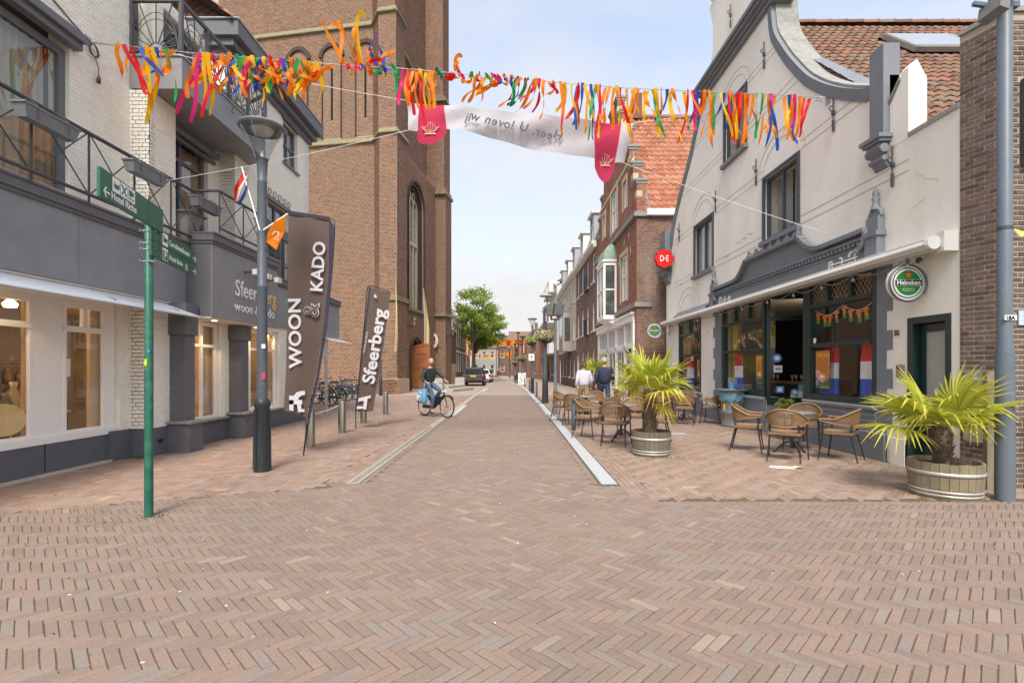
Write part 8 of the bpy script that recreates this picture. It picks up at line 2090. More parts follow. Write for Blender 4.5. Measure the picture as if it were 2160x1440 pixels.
V[:,0] = np.stack([P[:,0]-c*.004,P[:,1]-s*.004,0*a],1); V[:,1] = np.stack([P[:,0]+c*.004,P[:,1]+s*.004,0*a],1); V[:,2] = np.stack([P[:,0]+c*.007,P[:,1]+s*.007,l*.7],1); V[:,3] = np.stack([P[:,0]-c*.003-s*.006,P[:,1]-s*.003+c*.006,l*.7],1)
o = link('joint_weeds',fast_mesh('joint_weeds',V.reshape(-1,3),np.arange(4*n).reshape(-1,4),rs.rand(n)),m_leafd); o['kind'] = 'stuff'
P = [(rs.uniform(-5.5,5.5),rs.uniform(2.2,9)) for _ in range(90)]+[(5.3+rs.randn()*.25,7.6+rs.randn()*.6) for _ in range(60)]
mb = MB()
for (x,y) in P: q = .004+.006*rs.rand(); a = rs.rand()*3; mb.obox((x,y,.004),(q*math.cos(a),q*math.sin(a),0),(-q*.5*math.sin(a),q*.5*math.cos(a),0),(0,0,.002))
o = mb.build('litter_specks',mat('litter',(.62,.6,.54),rough=.8)); o['kind'] = 'stuff'
x,y = 4.0,7.15
o = thing('paper_wrapper','crumpled white paper bag handle lying on the terrace paving','litter',(x,y,.003),R(-8)); mb = MB(); mb.tube([(.18,.02,.006),(.0,.05,.008),(-.18,.06,.006),(-.22,0,.008),(-.12,-.05,.006),(.12,-.07,.006)],.007,5); mb.build('loop',m_white,o)
mb = MB(); mb.add([(.10,.0,.01),(.24,-.02,.02),(.26,.05,.008),(.15,.08,.022)],[(0,1,2,3)]); mb.build('tag',mat('paper_yellow',(.75,.62,.3)),o)
o = MB(); o.box(5.2-.25,5.2+.1,11.05,11.25,.003,.006); tagp(o.build('drain_cover',m_slab),'pale square drain cover set in the terrace paving near the drum','drain cover'); bpy.data.objects['drain_cover'].location = (-1.4,-.2,0)
# ---------------------------------------------------------------- ribbons, banner, flags
RC = dict(o=(.90,.26,.01),y=(.92,.55,.01),r=(.68,.02,.02),p=(.80,.03,.20),b=(.03,.11,.52),g=(.03,.42,.12),a=(.95,.36,.02))
RM = {k: cloth('ribbon_'+k,c,.5,.5) for k,c in RC.items()}
gar = thing('ribbon_garland','garland of orange yellow red blue and green ribbons strung across the street','garland',(0,8,6.3),world=True)
line = [(185,90),(250,96),(330,104),(400,112),(480,118),(560,125),(640,131),(720,137),(780,141),(840,144),(920,151),(1000,159),(1065,163),(1130,170),(1240,180),(1320,186),(1400,190),(1500,194),(1600,198),(1700,204),(1747,208)]
def gy(u): return 7.24+(9.03-7.24)*((u-185)/1562)
def gv(u):
    for (a,c),(d,e) in zip(line,line[1:]):
        if a <= u <= d: return c+(e-c)*(u-a)/(d-a)
    return line[-1][1]
GP = [Vector(W(u,gv(u),gy(u))) for u in range(185,1748,12)]+[Vector(W(1747,208,9.03))]
mb = MB(); mb.tube(GP,.006,5); mb.build('cord',m_zinc,gar)
mb = MB()
for k in range(5): p = Vector(W(190+k*11,90+k*1.2,7.25)); mb.tube([p+Vector((.035*math.cos(a),0,.014*math.sin(a))) for a in [2*math.pi*i/10 for i in range(11)]],.005,4)
mb.build('hook_chain',m_zinc,gar); mb = MB(); p = Vector(W(186,88,7.24)); mb.box(p.x-.03,p.x-.0,p.y-.06,p.y+.06,p.z-.08,p.z+.08)
mb.build('wall_plate',m_zinc,gar); mb = MB(); q = Vector(W(1748,207,9.03)); mb.box(q.x-.02,q.x+.02,q.y-.06,q.y+.06,q.z-.12,q.z+.12); mb.tube([q,q+Vector((-.18,0,.01)),q+Vector((-.25,0,-.04)),q+Vector((-.12,0,-.06))],.012,5)
mb.build('hook_chain',m_zinc,gar)
rr = random.Random(42)
def ribbon(u,c,ln,dx=0.0,up=0,w_=.029,curl=1.0,loop=False):
    p = Vector(W(u,gv(u)+1,gy(u))); n = 18; ph = rr.random()*6; V = []; Q = []; tw = rr.uniform(-1.8,1.8)*curl; x = p.x; y = p.y; z = p.z; a0 = rr.uniform(-.6,.6); path = []
    for i in range(n+1):
        s = i/n; d = s*ln
        if loop: t = math.pi*2*s*.9; q = p+Vector((dx*.5*(1-math.cos(t*.55)),.05*math.sin(t),-ln*.5*math.sin(t*.5)*1.1-.0))
        elif up: q = p+Vector((dx*s+.05*math.sin(s*5+ph),.10*math.sin(s*3+ph),ln*up*math.sin(s*math.pi*.62)+.02*math.sin(s*9)))
        else: q = p+Vector((dx*s**1.4+.022*curl*math.sin(s*5.5+ph),.05*math.sin(s*4+ph)*curl-.02,-d*(1-.10*abs(dx)*s)))
        path.append(q)
    for i,q in enumerate(path):
        t = (path[min(i+1,n)]-path[max(i-1,0)]).normalized(); s = i/n; a = a0+tw*s+.5*math.sin(s*7+ph)*curl
        sd_ = t.cross(Y1); sd_ = sd_.normalized() if sd_.length > .05 else X1; nn_ = t.cross(sd_).normalized(); v = sd_*math.cos(a)+nn_*math.sin(a); ww = w_*(1 if i < n else .75)
        V += [tuple(q-v*ww),tuple(q+v*ww)]
    Q = [(2*i,2*i+1,2*i+3,2*i+2) for i in range(n)]
    link('ribbon',fast_mesh('ribbon',V,Q,smooth=True),RM[c],gar)
# left cluster, wind to the left
L1 = [(258,'o',.50,-.05),(262,'o',.55,.18),(270,'r',.90,.42),(276,'r',.78,.30),(300,'o',.45,.1),(305,'b',.42,.25),(318,'o',.55,.12),(322,'y',1.12,-.12),(328,'y',1.0,-.05),(335,'o',.8,-.05),(340,'b',.35,-.15),(350,'o',.4,.05),(360,'g',.78,.08),(372,'o',.30,-.25),
      (408,'o',.72,-.06),(424,'p',.98,-.35),(428,'p',1.05,-.22),(432,'b',.25,-.05),(440,'y',.80,-.10),(448,'y',.92,-.05),(452,'p',.85,-.15),(456,'r',.35,.1),(462,'a',.55,-.4),(468,'r',1.0,-.3),(474,'o',.5,.15),(484,'a',.45,-.5),(490,'y',.4,.2)]
for (u,c,l,d) in L1: ribbon(u,c,l,d)
for k in range(36):
    u = 495+k*5.0+rr.uniform(-3,3); c = rr.choice('oooaayyrpbgo'); ribbon(u,c,rr.uniform(.28,.68),rr.uniform(-.28,.12),curl=1.4)
for k in range(8): ribbon(500+k*21,rr.choice('oorpa'),rr.uniform(.35,.6),rr.uniform(-.5,.5),curl=2)
for (u,c,l,d) in ((640,'g',.35,-.08),(650,'g',.38,0),(662,'y',.55,-.25),(680,'o',.42,-.35),(690,'r',.38,-.4),(700,'o',.3,-.3)): ribbon(u,c,l,d)
for (u,c,l,d,up) in ((722,'o',.62,-.35,1),(726,'o',.72,-.22,1),(760,'o',.62,-.45,1.1),(758,'y',.72,.06,1.1),(762,'a',.55,-.12,1),(795,'b',.34,-.1,.9),(799,'b',.42,.02,1.1),(790,'o',.3,-.12,1),(812,'o',.3,.1,1),(770,'r',.16,-.2,.5),(776,'r',.14,.2,.4),(966,'o',.24,.02,1),(968,'o',.22,-.1,.9)): ribbon(u,c,l,d,up)
for k in range(34): u = 735+k*10.5+rr.uniform(-4,4); (ribbon(u,rr.choice('oorgbpa'),rr.uniform(.06,.15),rr.uniform(-.10,.10),curl=2) if u < 835 or u > 925 else None)
for (u,c,l,d) in ((838,'g',.38,-.04),(846,'p',.62,-.02),(858,'o',.62,.02),(862,'r',.75,.08),(868,'a',.60,-.05),(876,'o',.68,.06),(880,'o',.55,-.15),(884,'r',.95,.12),(890,'y',.32,.03),(896,'y',.66,.02),(902,'b',.28,.04),(908,'o',.64,-.04),(914,'a',.6,0),(922,'o',.3,-.1)): ribbon(u,c,l,d,curl=.8)
for (u,c,l,d) in ((1012,'o',.42,-.22),(1018,'o',.50,-.35),(1026,'a',.42,-.12),(1034,'y',.40,-.22),(1042,'o',.36,-.3),(1050,'o',.2,-.15),(1084,'b',.34,-.1),(1092,'g',.42,-.14),(1096,'b',.45,-.18),(1102,'o',.45,-.42),(1110,'r',.4,-.3),(1118,'g',.42,-.35),(1124,'p',.42,-.2),(1130,'o',.52,-.35),(1136,'o',.45,-.25),(1142,'r',.5,-.15),(1150,'o',.62,-.1),(1160,'r',.2,.1),(1168,'o',.22,-.1)): ribbon(u,c,l,d,curl=1.6)
k = 0; u = 1184
while u < 1712:
    dens = 1.0
    c = rr.choice('oooooaaayyrrpbbg'); l = rr.uniform(.48,.98) if u < 1500 else rr.uniform(.6,1.05)
    if 1322 < u < 1330 or 1424 < u < 1440 or 1470 < u < 1476 or 1636 < u < 1650: u += 5; continue
    ribbon(u,c,l,rr.uniform(-.26,.22),curl=1.25,w_=rr.uniform(.022,.034)); u += rr.choice((3,4,5,7,9,12))
# white ropes
bn = thing('street_banner','long white street banner with pink crested ends and mirrored writing','banner',(1,9,5.8),world=True)
YB = 9.0
BT = [(857,212),(890,217),(935,220),(1000,228),(1060,236),(1130,243),(1190,249),(1252,254),(1312,258),(1336,258)]
BB = [(862,276),(885,276),(942,274),(1000,283),(1060,296),(1130,313),(1190,325),(1250,336),(1296,344),(1316,345)]
m_bw = cloth('banner_white',(.58,.58,.62),.3); m_bp = cloth('banner_pink',(.60,.045,.12),.4); m_bt = mat('banner_text',(.10,.105,.14),rough=.8)
def interp(T_,s):
    x = s*(len(T_)-1); i = min(int(x),len(T_)-2); f = x-i; return (T_[i][0]+(T_[i+1][0]-T_[i][0])*f,T_[i][1]+(T_[i+1][1]-T_[i][1])*f)
def bpoint(s,t):
    a,b_ = interp(BT,s),interp(BB,s); u,v = a[0]+(b_[0]-a[0])*t,a[1]+(b_[1]-a[1])*t
    p = Vector(W(u,v,YB)); p.y += .05*math.sin(s*9+t*3)+.03*math.sin(t*6+s*16)+.02*math.sin(s*40+t*5); return p
V = []; ns,nt_ = 90,10
for i in range(ns+1):
    for j in range(nt_+1): V.append(tuple(bpoint(i/ns,j/nt_)))
Q = [(i*(nt_+1)+j,(i+1)*(nt_+1)+j,(i+1)*(nt_+1)+j+1,i*(nt_+1)+j+1) for i in range(ns) for j in range(nt_)]
link('cloth',fast_mesh('cloth',V,Q,smooth=True),m_bw,bn)
def band(s0,s1,pts_bottom,k):
    V = []; n = 14
    for i in range(n+1):
        s = s0+(s1-s0)*i/n
        for j in range(nt_+1): p = bpoint(s,j/nt_); p.y -= .012; V.append(tuple(p))
        q = i/n; e = bpoint(s,1); d = pts_bottom(q)
        for j in (1,2,3): V.append((e.x+(-.04*j*(1 if k else .6))*0,e.y-.012,e.z-d*j/3))
    m_ = nt_+4; Q = [(i*m_+j,(i+1)*m_+j,(i+1)*m_+j+1,i*m_+j+1) for i in range(n) for j in range(m_-1)]
    link('crest_band',fast_mesh('crest_band',V,Q,smooth=True),m_bp,bn)
    # gold crown crest
    c = bpoint((s0+s1)/2,1.0); g = mat('crest_gold',(.70,.50,.36),rough=.5); mb = MB(); r = .11; y = c.y-.03; z = c.z-(.02 if k == 0 else .02)
    for a in (-2,-1,0,1,2): mb.tube([(c.x,y,z-.06),(c.x+a*.05,y,z+.02+.02*(2-abs(a))),(c.x+a*.035,y,z+.07+.02*(2-abs(a)))],.0045,4); mb.ball((c.x+a*.035,y,z+.09+.02*(2-abs(a))),.012,6)
    mb.box(c.x-.10,c.x+.10,y-.003,y+.003,z-.085,z-.065)
    for s in (-1,1): mb.tube([(c.x+s*.05,y,z-.05),(c.x+s*.12,y,z-.0),(c.x+s*.16,y,z+.05),(c.x+s*.10,y,z+.03)],.010,4)
    mb.build('crest',g,bn)
s_of = lambda u: next((i+(u-BT[i][0])/(BT[i+1][0]-BT[i][0]))/(len(BT)-1) for i in range(len(BT)-1) if BT[i][0] <= u <= BT[i+1][0])
band(s_of(884),s_of(936),lambda q: .28*math.sin(math.pi*min(1,max(0,q*.85+.12)))**.6,0); band(s_of(1256),s_of(1312),lambda q: .40*math.sin(math.pi*min(1,max(0.03,q*.9+.08)))**.6,1)
# mirrored words, read from behind the cloth
word = 'Heer, U loven wij'; slots = [(1181,1166,'H'),(1162,1151,'e'),(1148,1138,'e'),(1135,1128,'r'),(1126,1122,','),(1112,1096,'U'),(1084,1080,'l')]
u = 1182; lens = dict(H=19,e=13.5,r=9.5,U=19,l=6.5,o=14,v=13,n=14,w=18,i=6.5,j=7)
widths = {**lens,',': 7,' ': 10}
for ch in word:
    wd = widths[ch]
    if ch != ' ':
        s = s_of(u); p = bpoint(s,.66); q = bpoint(s_of(u-10),.62)
        ang = math.atan2(q.z-p.z,-(q.x-p.x))
        o = text('lettering',ch,.225,m_bt,(p.x,min(p.y,q.y)-.07,p.z+.0),(R(90),-ang*-1,0),bn,ext=.001,bold=.0035); o.scale = (-1,1,1); o.rotation_euler = (R(90),ang,0)
    u -= wd
def rope(a,b_,sag=.05,nm='rope'):
    a,b_ = Vector(a),Vector(b_); mb = MB(); mb.tube([a.lerp(b_,i/12)-Z1*sag*math.sin(math.pi*i/12) for i in range(13)],.0055,4); mb.build(nm,m_white,bn)
rope(bpoint(0,0),W(300,98,7.8)); rope(bpoint(0,1),W(358,380,8.24)); rope(bpoint(1,0),W(1500,235,14.2),.02); rope(bpoint(1,1),W(1742,492,9.1),.03)
# beach flags
m_bf = cloth('flag_brown',(.135,.10,.085),.15); m_bfe = cloth('flag_hem',(.05,.048,.075),.1); m_bft = mat('flag_print',(.62,.61,.64),rough=.8,var=.04)
def gridflag(t,left,right,Y,m,wave,nm='cloth',ny=40,nx=12,off=0,wfreq=9):
    V = []
    for j in range(ny+1):
        s = j/ny; a,b_ = interp(left,s),interp(right,s)
        for i in range(nx+1):
            q = i/nx; u,v = a[0]+(b_[0]-a[0])*q,a[1]+(b_[1]-a[1])*q; p = Vector(W(u,v,Y)); p.y += off+wave*math.sin(q*wfreq+s*2.2)*(.3+.7*s); V.append(tuple(p))
    n = nx+1; Q = [(j*n+i,j*n+i+1,(j+1)*n+i+1,(j+1)*n+i) for j in range(ny) for i in range(nx)]
    return link(nm,fast_mesh(nm,V,Q,smooth=True),m,t)
f1 = thing('beach_flag','tall brown WOON & KADO beach flag on a leaning pole left of the road','banner flag',(-3.5,8.2,0),world=True)
left1 = [(608,446),(607,560),(605,680),(602,780),(597,864)]; right1 = [(694,459),(694,560),(684,680),(668,790),(648,880)]
gridflag(f1,left1,right1,8.2,m_bf,.028); 
gridflag(f1,right1,[(706,480),(703,560),(691,680),(674,790),(653,890)],8.2,m_bfe,0,'sleeve',nx=2)
gridflag(f1,[(608,444),(607.8,452)],[(694,457),(694,465)],8.19,m_bfe,0,'top_hem',ny=1)
mb = MB(); mb.tube([Vector(W(u,v,8.22)) for u,v in ((693,459),(700,461),(706,466),(706,490),(701,570),(689,690),(671,800),(652,885),(646,920))],.010,6); mb.tube([Vector(W(u,v,8.2)) for u,v in ((648,895),(644,928),(640,962))],[.014,.014,.012],8); mb.build('pole',mat('pole_black',(.02,.02,.022),rough=.4),f1)
def vtext(t,s,u,v,Y,size,lean,sx=1,m=None,ext=.002,off=.042,bold=.007,outline=False):
    p = Vector(W(u,v,Y)); p.y -= off
    return text('lettering',s,size,m or m_bft,p,(R(90),R(-90)+lean,0),t,ext=ext,sx=sx,bold=bold)
vtext(f1,'WOON',638,775,8.2,.29,R(-1),1.16); vtext(f1,'KADO',681,617,8.2,.285,R(4),1.02)
vtext(f1,'&',673,670,8.2,.36,R(4),1.0,bold=.010); vtext(f1,'&',673,670,8.2,.36,R(4),1.0,m=m_bf,off=.055,bold=-.001)
def ppoly(t,pts,Y,m,off=.05,nm='logo'):
    mb = MB(); mb.add([tuple(Vector(W(u,v,Y))-Y1*off) for u,v in pts],[tuple(range(len(pts)))]); mb.build(nm,m,t)
ppoly(f1,[(613,843),(640,843),(640,852),(613,852)],8.2,m_bft); ppoly(f1,[(613,834),(622,834),(622,866),(613,864)],8.2,m_bft)
ppoly(f1,[(622,835),(628,827),(638,824),(646,824),(646,832),(639,833),(633,838),(632,843),(622,843)],8.2,m_bft,.052)
ppoly(f1,[(629,851),(637,851),(639,862),(645,862),(645,868),(632,868)],8.2,m_bft,.052)
f2 = thing('beach_flag','smaller brown Sfeerberg beach flag leaning right, before the church','banner flag',(-3.8,11.9,0),world=True)
left2 = [(782,606),(773,690),(763,780),(753,868)]; right2 = [(824,617),(813,700),(800,785),(786,867)]
gridflag(f2,left2,right2,11.9,m_bf,.03,ny=30,nx=8,wfreq=6)
gridflag(f2,[(778,604),(769,690),(759,780),(750,868)],left2,11.9,m_bfe,0,'sleeve',nx=2,ny=30)
mb = MB(); mb.tube([Vector(W(u,v,11.92)) for u,v in ((824,616),(800,607),(782,602),(776,604),(774,615),(768,690),(759,780),(750,868),(751,904))],.012,6); mb.build('pole',MATS['pole_black'],f2)
vtext(f2,'Sfeerberg',790,810,11.9,.42,R(9),1.12,bold=.012,off=.06); vtext(f2,'®',797,629,11.9,.11,R(9),1,off=.06); vtext(f2,'WOON & KADO',771,745,11.9,.07,R(9),1,off=.06,bold=0)
ppoly(f2,[(754,862),(755,856),(768,856),(769,845),(757,846),(758,839),(784,833),(783,839),(777,840),(774,863),(768,863),(769,861)],11.9,m_bft,.06)
# small flags on the lamp column
lx,ly = LP.location.x,LP.location.y
def pennant(lb,rod,cl,cat='flag',nm='flag'):
    t = thing(nm,lb,cat,(lx,ly,2.9),world=True); a,b_ = [Vector(W(u,v,ly-.06)) for u,v in rod]
    mb = MB(); mb.tube([a,b_],.011,6); mb.build('rod',m_white,t)
    for k,(pts,m) in enumerate(cl):
        mb = MB(); P_ = [Vector(W(u,v,ly-.07)) for u,v in pts]; n = len(P_)
        for i,p in enumerate(P_): p.y += .04*math.sin(i*2.1+k)
        mb.add(P_,[tuple(range(n))]); mb.build('cloth_stripe',m,t)
    return t
pennant('small furled Dutch flag on a white rod on the lamp column',[(548,486),(510,352)],[([(511,362),(519,366),(506,400),(498,428),(491,424),(497,398),(505,376)],cloth('dutch_red',(.62,.05,.03))),([(519,366),(521,372),(513,398),(505,424),(498,428),(506,400)],cloth('dutch_white',(.72,.7,.72))),([(521,372),(525,392),(519,412),(503,432),(498,428),(505,424),(513,398)],cloth('dutch_blue',(.06,.10,.30)))])
pennant('small orange pennant with a pale print on a white rod on the lamp column',[(556,485),(607,451)],[([(603,456),(598,486),(585,528),(562,510),(563,488),(580,470)],RM['o'])])
mb = MB(); mb.tube([Vector(W(u,v,ly-.12)) for u,v in ((574,495),(580,488),(588,490),(586,498),(578,503),(588,506))],.006,4); mb.build('print',m_let,bpy.data.objects['flag.001'])
# flags and bunting far down the street
for k,(u,v,Y,c1,lb) in enumerate(((1148,660,20.7,'o','orange pennant on the disc lamp'),(1153,668,20.6,'b','red white blue flag on the disc lamp'),(1105,735,46,'b','tiny flag on a far right lamp'),(1075,750,75,'o','tiny orange pennant near the bend'))):
    t = thing('small_flag',lb,'flag',W(u,v,Y)); s = Y/F
    if c1 == 'o': mb = MB(); mb.add([(0,0,8*s),(3*s,0,7*s),(4*s,.05,-10*s),(1*s,0,-6*s)],[(0,1,2,3)]); mb.build('cloth',RM['o'],t)
    else:
        for q,c in enumerate((cloth('dutch_red',(0,0,0)),cloth('dutch_white',(0,0,0)),cloth('dutch_blue',(0,0,0)))):
            mb = MB(); x = (4-q*3)*s; mb.add([(x,0,8*s),(x-3*s,0,8*s),(x-3.4*s,.05,-11*s),(x-.2*s,0,-9*s)],[(0,1,2,3)]); mb.build('stripe',c,t)
def far_bunting(a,b_,n,lb):
    t = thing('orange_bunting',lb,'bunting',tuple((Vector(a)+Vector(b_))/2),world=True); a,b_ = Vector(a),Vector(b_); r2 = random.Random(3); mb = MB(); mb.tube([a.lerp(b_,i/14)-Z1*.7*math.sin(math.pi*i/14) for i in range(15)],.02,4); mb.build('cord',m_iron,t)
    for i in range(n):
        s = (i+.5)/n; p = a.lerp(b_,s)-Z1*.7*math.sin(math.pi*s); h = r2.uniform(.5,.9); w_ = .12+.1*r2.random(); mb = MB(); mb.add([p-X1*w_,p+X1*w_,p+X1*w_*.6-Z1*h,p-X1*w_*.9-Z1*h*.8],[(0,1,2,3)]); mb.build('ribbon',RM[r2.choice('oooayr')],t)
far_bunting((-6.6,62,5.8),(4.1,66,5.9),34,'orange bunting across the street behind the green tree')
far_bunting((-8,88,4.2),(2,88,5.4),16,'farther orange bunting low across the street near the bend')

# ---------------------------------------------------------------- bicycles
m_bk = mat('bike_black',(.014,.014,.016),rough=.4,spec=.6); m_spk = mat('spoke_steel',(.45,.45,.45),rough=.3,metal=.8)
def bicycle(name,label,loc,rz,paint,cat='bicycle',group=None,ebike=False,lean=0):
    t = thing(name,label,cat,loc,rz,group); t.rotation_euler.x = 0; r = .34; wb = 1.10
    t.rotation_euler = (0,0,rz)
    def L3(x,z,y=0): return Vector((x,y+z*math.sin(lean),z*math.cos(lean)))
    for (x,nm) in ((0,'rear_wheel'),(wb,'front_wheel')):
        mb = MB(); mb.tube([L3(x+(r-.018)*math.cos(a),r+(r-.018)*math.sin(a)) for a in [2*math.pi*i/30 for i in range(31)]],.020,6,caps=False); wo = mb.build(nm,m_tyre,t)
        mb = MB(); mb.tube([L3(x+(r-.042)*math.cos(a),r+(r-.042)*math.sin(a)) for a in [2*math.pi*i/30 for i in range(31)]],.009,5,caps=False); mb.build('rim',m_spk,wo)
        mb = MB()
        for k in range(18): a = k*math.pi/9; mb.tube([L3(x,r,.02 if k % 2 else -.02),L3(x+(r-.045)*math.cos(a),r+(r-.045)*math.sin(a))],.0018,3)
        mb.tube([L3(x,r,-.05),L3(x,r,.05)],.025,8); mb.build('spokes',m_spk,wo)
        a0,a1 = (R(10),R(170)) if x == 0 else (R(35),R(175)); mb = MB(); pts = [L3(x+(r+.025)*math.cos(a),r+(r+.025)*math.sin(a)) for a in [a0+(a1-a0)*i/14 for i in range(15)]]
        for p,q in zip(pts,pts[1:]): mb.bar(p,q,.045,.004)
        mb.build('mudguard',paint,t)
    bb,st,hd,hb = (.46,.28),(.30,.78),(.93,.86),(.98,.66)
    mb = MB(); T2 = lambda a,b_,rad=.017: mb.tube([L3(*a),L3(*b_)],rad,8)
    T2((0,r),bb,.010); T2((0,r),(.33,.66),.009); T2(bb,st,.018); T2(bb,hb,.028 if not ebike else .05); T2((.38,.55),(.95,.76),.014); T2(hd,hb,.02); mb.tube([L3(*hb),L3(1.03,.56),L3(wb,r)],.016,8); mb.build('frame',paint,t)
    if ebike: mb = MB(); mb.obox(L3(.60,.50),L3(.10,.16)-L3(0,0),(0,.045,0),L3(-.07,.045)-L3(0,0)); mb.build('battery',mat('battery_navy',(.02,.025,.06),rough=.4),t,bevel=.01)
    mb = MB(); mb.tube([L3(*st),L3(.27,.90)],.014,6); mb.obox(L3(.24,.93),(.13,0,0),(0,.08,0),(0,0,.025)); mb.build('saddle',m_bk,t,bevel=.012)
    mb = MB(); mb.tube([L3(*hd),L3(.90,1.02)],.014,6); mb.tube([L3(.72,1.06,-.28),L3(.86,1.05,-.22),L3(.94,1.03,-.06),L3(.94,1.03,.06),L3(.86,1.05,.22),L3(.72,1.06,.28)],.012,6); mb.build('handlebar',m_spk,t)
    mb = MB()
    for s in (-1,1): mb.tube([L3(.74,1.06,s*.28),L3(.63,1.06,s*.285)],.017,6)
    mb.build('grip',m_bk,t)
    mb = MB(); mb.box(-.28,.22,-.07,.07,.735,.75); mb.tube([L3(-.2,.74,.06),L3(0,r,.06)],.007,5); mb.tube([L3(-.2,.74,-.06),L3(0,r,-.06)],.007,5); mb.build('rack',m_bk,t)
    mb = MB(); mb.obox(L3(.24,.30,-.05),(.27,0,0),(0,.012,0),(0,0,.055)); mb.build('chain_case',m_bk,t,bevel=.01)
    mb = MB(); mb.tube([L3(*bb,-.07),L3(bb[0]+.08,bb[1]-.15,-.07)],.01,5); mb.tube([L3(*bb,.07),L3(bb[0]-.08,bb[1]+.15,.07)],.01,5); mb.obox(L3(bb[0]+.08,bb[1]-.16,-.11),(.05,0,0),(0,.04,0),(0,0,.012)); mb.obox(L3(bb[0]-.08,bb[1]+.16,.11),(.05,0,0),(0,.04,0),(0,0,.012)); mb.build('pedals',m_bk,t)
    mb = MB(); mb.obox(L3(.99,.80),(.03,0,0),(0,.03,0),(0,0,.03)); mb.build('front_lamp',m_white,t)
    mb = MB(); mb.box(-.30,-.275,-.035,.035,.70,.74); mb.build('rear_lamp',m_red,t)
    return t
m_silver = mat('bike_silver',(.4,.42,.44),rough=.35,metal=.5); m_bblue = mat('bike_blue',(.12,.22,.4),rough=.35)
bks = [(667,857,R(170),m_silver,'silver bicycle nearest the tall brown banner in the rack, its white fender towards us'),(690,853,R(165),m_bk,'second black bicycle of the rack row'),(708,846,R(160),m_bk,'black bicycle in the middle of the rack row'),(728,843,R(150),m_bblue,'pale blue bicycle further along the rack'),(742,841,R(158),m_bk,'black bicycle just left of the smaller brown banner'),(700,838,R(20),m_silver,'silver bicycle with curved white handlebar behind the others')]
g_b = None
for k,(u,v,a,pm,lb) in enumerate(bks):
    x,y = G(u,v); bicycle('parked_bicycle',lb,(x+.5,y,0),a,pm,group='bicycles in the rack by the church',lean=R(rnd.uniform(-5,5)))
m_hoopb = mat('rack_steel',(.10,.125,.125),rough=.5)
rk = [(696,857),(712,851),(730,848),(744,844)]
for k,(u,v) in enumerate(rk):
    x,y = G(u,v); t = thing('bike_hoop',('nearest grey hoop of the bicycle rack','second grey hoop of the bicycle rack','third grey hoop of the bicycle rack','grey hoop of the rack beside the smaller banner')[k],'bicycle rack',(x,y,0),0,'hoops of the bicycle rack')
    mb = MB(); mb.tube([(0,0,0),(0,0,.72),(-.04,0,.82),(-.12,0,.86),(-.62,0,.86),(-.70,0,.82),(-.74,0,.72),(-.74,0,0)],.024,8); mb.tube([(0,0,.45),(-.74,0,.45)],.018,6); mb.build('hoop',m_hoopb,t)
o = thing('distant_bicycle_row','dark bicycles parked before the far bollards at the bend','bicycles'); bpy.data.objects.remove(o)
for k,(u,lb) in enumerate(((1087,'dark bicycle parked far off beside the right houses'),(1091,'second dark bicycle parked far off beside the right houses'))):
    x,y = G(u,808); bicycle('parked_bicycle',lb,(x,y,0),R(60),m_bk)

# ---------------------------------------------------------------- people
def skinned(name,chains,mat_,parent,sub=2):
    """chains: list of (points, radii) sharing joints by equal coordinates; one continuous skin mesh"""
    me = bpy.data.meshes.new(name); idx = {}; vs = []; rad = []; es = []
    for pts,rads in chains:
        prev = None
        for p,r in zip(pts,rads):
            k = tuple(round(c,4) for c in p)
            if k not in idx: idx[k] = len(vs); vs.append(p); rad.append(r)
            i = idx[k]
            if prev is not None and prev != i: es.append((prev,i))
            prev = i
    me.from_pydata([tuple(v) for v in vs],es,[]); o = bpy.data.objects.new(name,me); col.objects.link(o)
    sk = o.modifiers.new('skin','SKIN'); sk.use_smooth_shade = True
    for i,r in enumerate(rad):
        rr_ = r if isinstance(r,tuple) else (r,r); me.skin_vertices[0].data[i].radius = rr_; me.skin_vertices[0].data[i].use_root = (i == 0)
    s = o.modifiers.new('sub','SUBSURF'); s.levels = s.render_levels = sub
    dg = bpy.context.evaluated_depsgraph_get(); dg.update(); m2 = bpy.data.meshes.new_from_object(o.evaluated_get(dg)); bpy.data.objects.remove(o)
    m2.materials.clear(); m2.name = name
    ob = link(name,m2,mat_,parent); m2.polygons.foreach_set('use_smooth',[True]*len(m2.polygons)); return ob
m_skin = mat('skin',(.50,.30,.22),rough=.55,var=.06,sss=.1)
def head_into(mb,c,h,yaw,face=True):
    """head ovoid with nose, ears, brow; facing local +x rotated by yaw"""
    c = Vector(c); cy_,sy_ = math.cos(yaw),math.sin(yaw)
    def P(x,y,z): return (c.x+x*cy_-y*sy_,c.y+x*sy_+y*cy_,c.z+z)
    V = []; n,m_ = 14,18
    for i in range(n+1):
        t = math.pi*i/n; z = -math.cos(t)*h/2
        for k in range(m_):
            a = 2*math.pi*k/m_; r = math.sin(t); jaw = 1-.22*max(0,-z/(h/2)); x = r*h*.42*math.cos(a)*jaw+(.012 if z < 0 else 0)*math.cos(a); y = r*h*.335*math.sin(a)*jaw; V.append(P(x,y,z))
    mb.add(V,[(i*m_+k,i*m_+(k+1) % m_,(i+1)*m_+(k+1) % m_,(i+1)*m_+k) for i in range(n) for k in range(m_)],True)
    mb.add([P(h*.40,-.015,-.025),P(h*.40,.015,-.025),P(h*.40,0,.03),P(h*.50,0,-.02)],[(0,3,2),(1,2,3),(0,1,3)],True)
    for s in (-1,1): mb.ball(P(-.005,s*h*.335,.0),.028,8,(.6,.35,1.1))
    return P
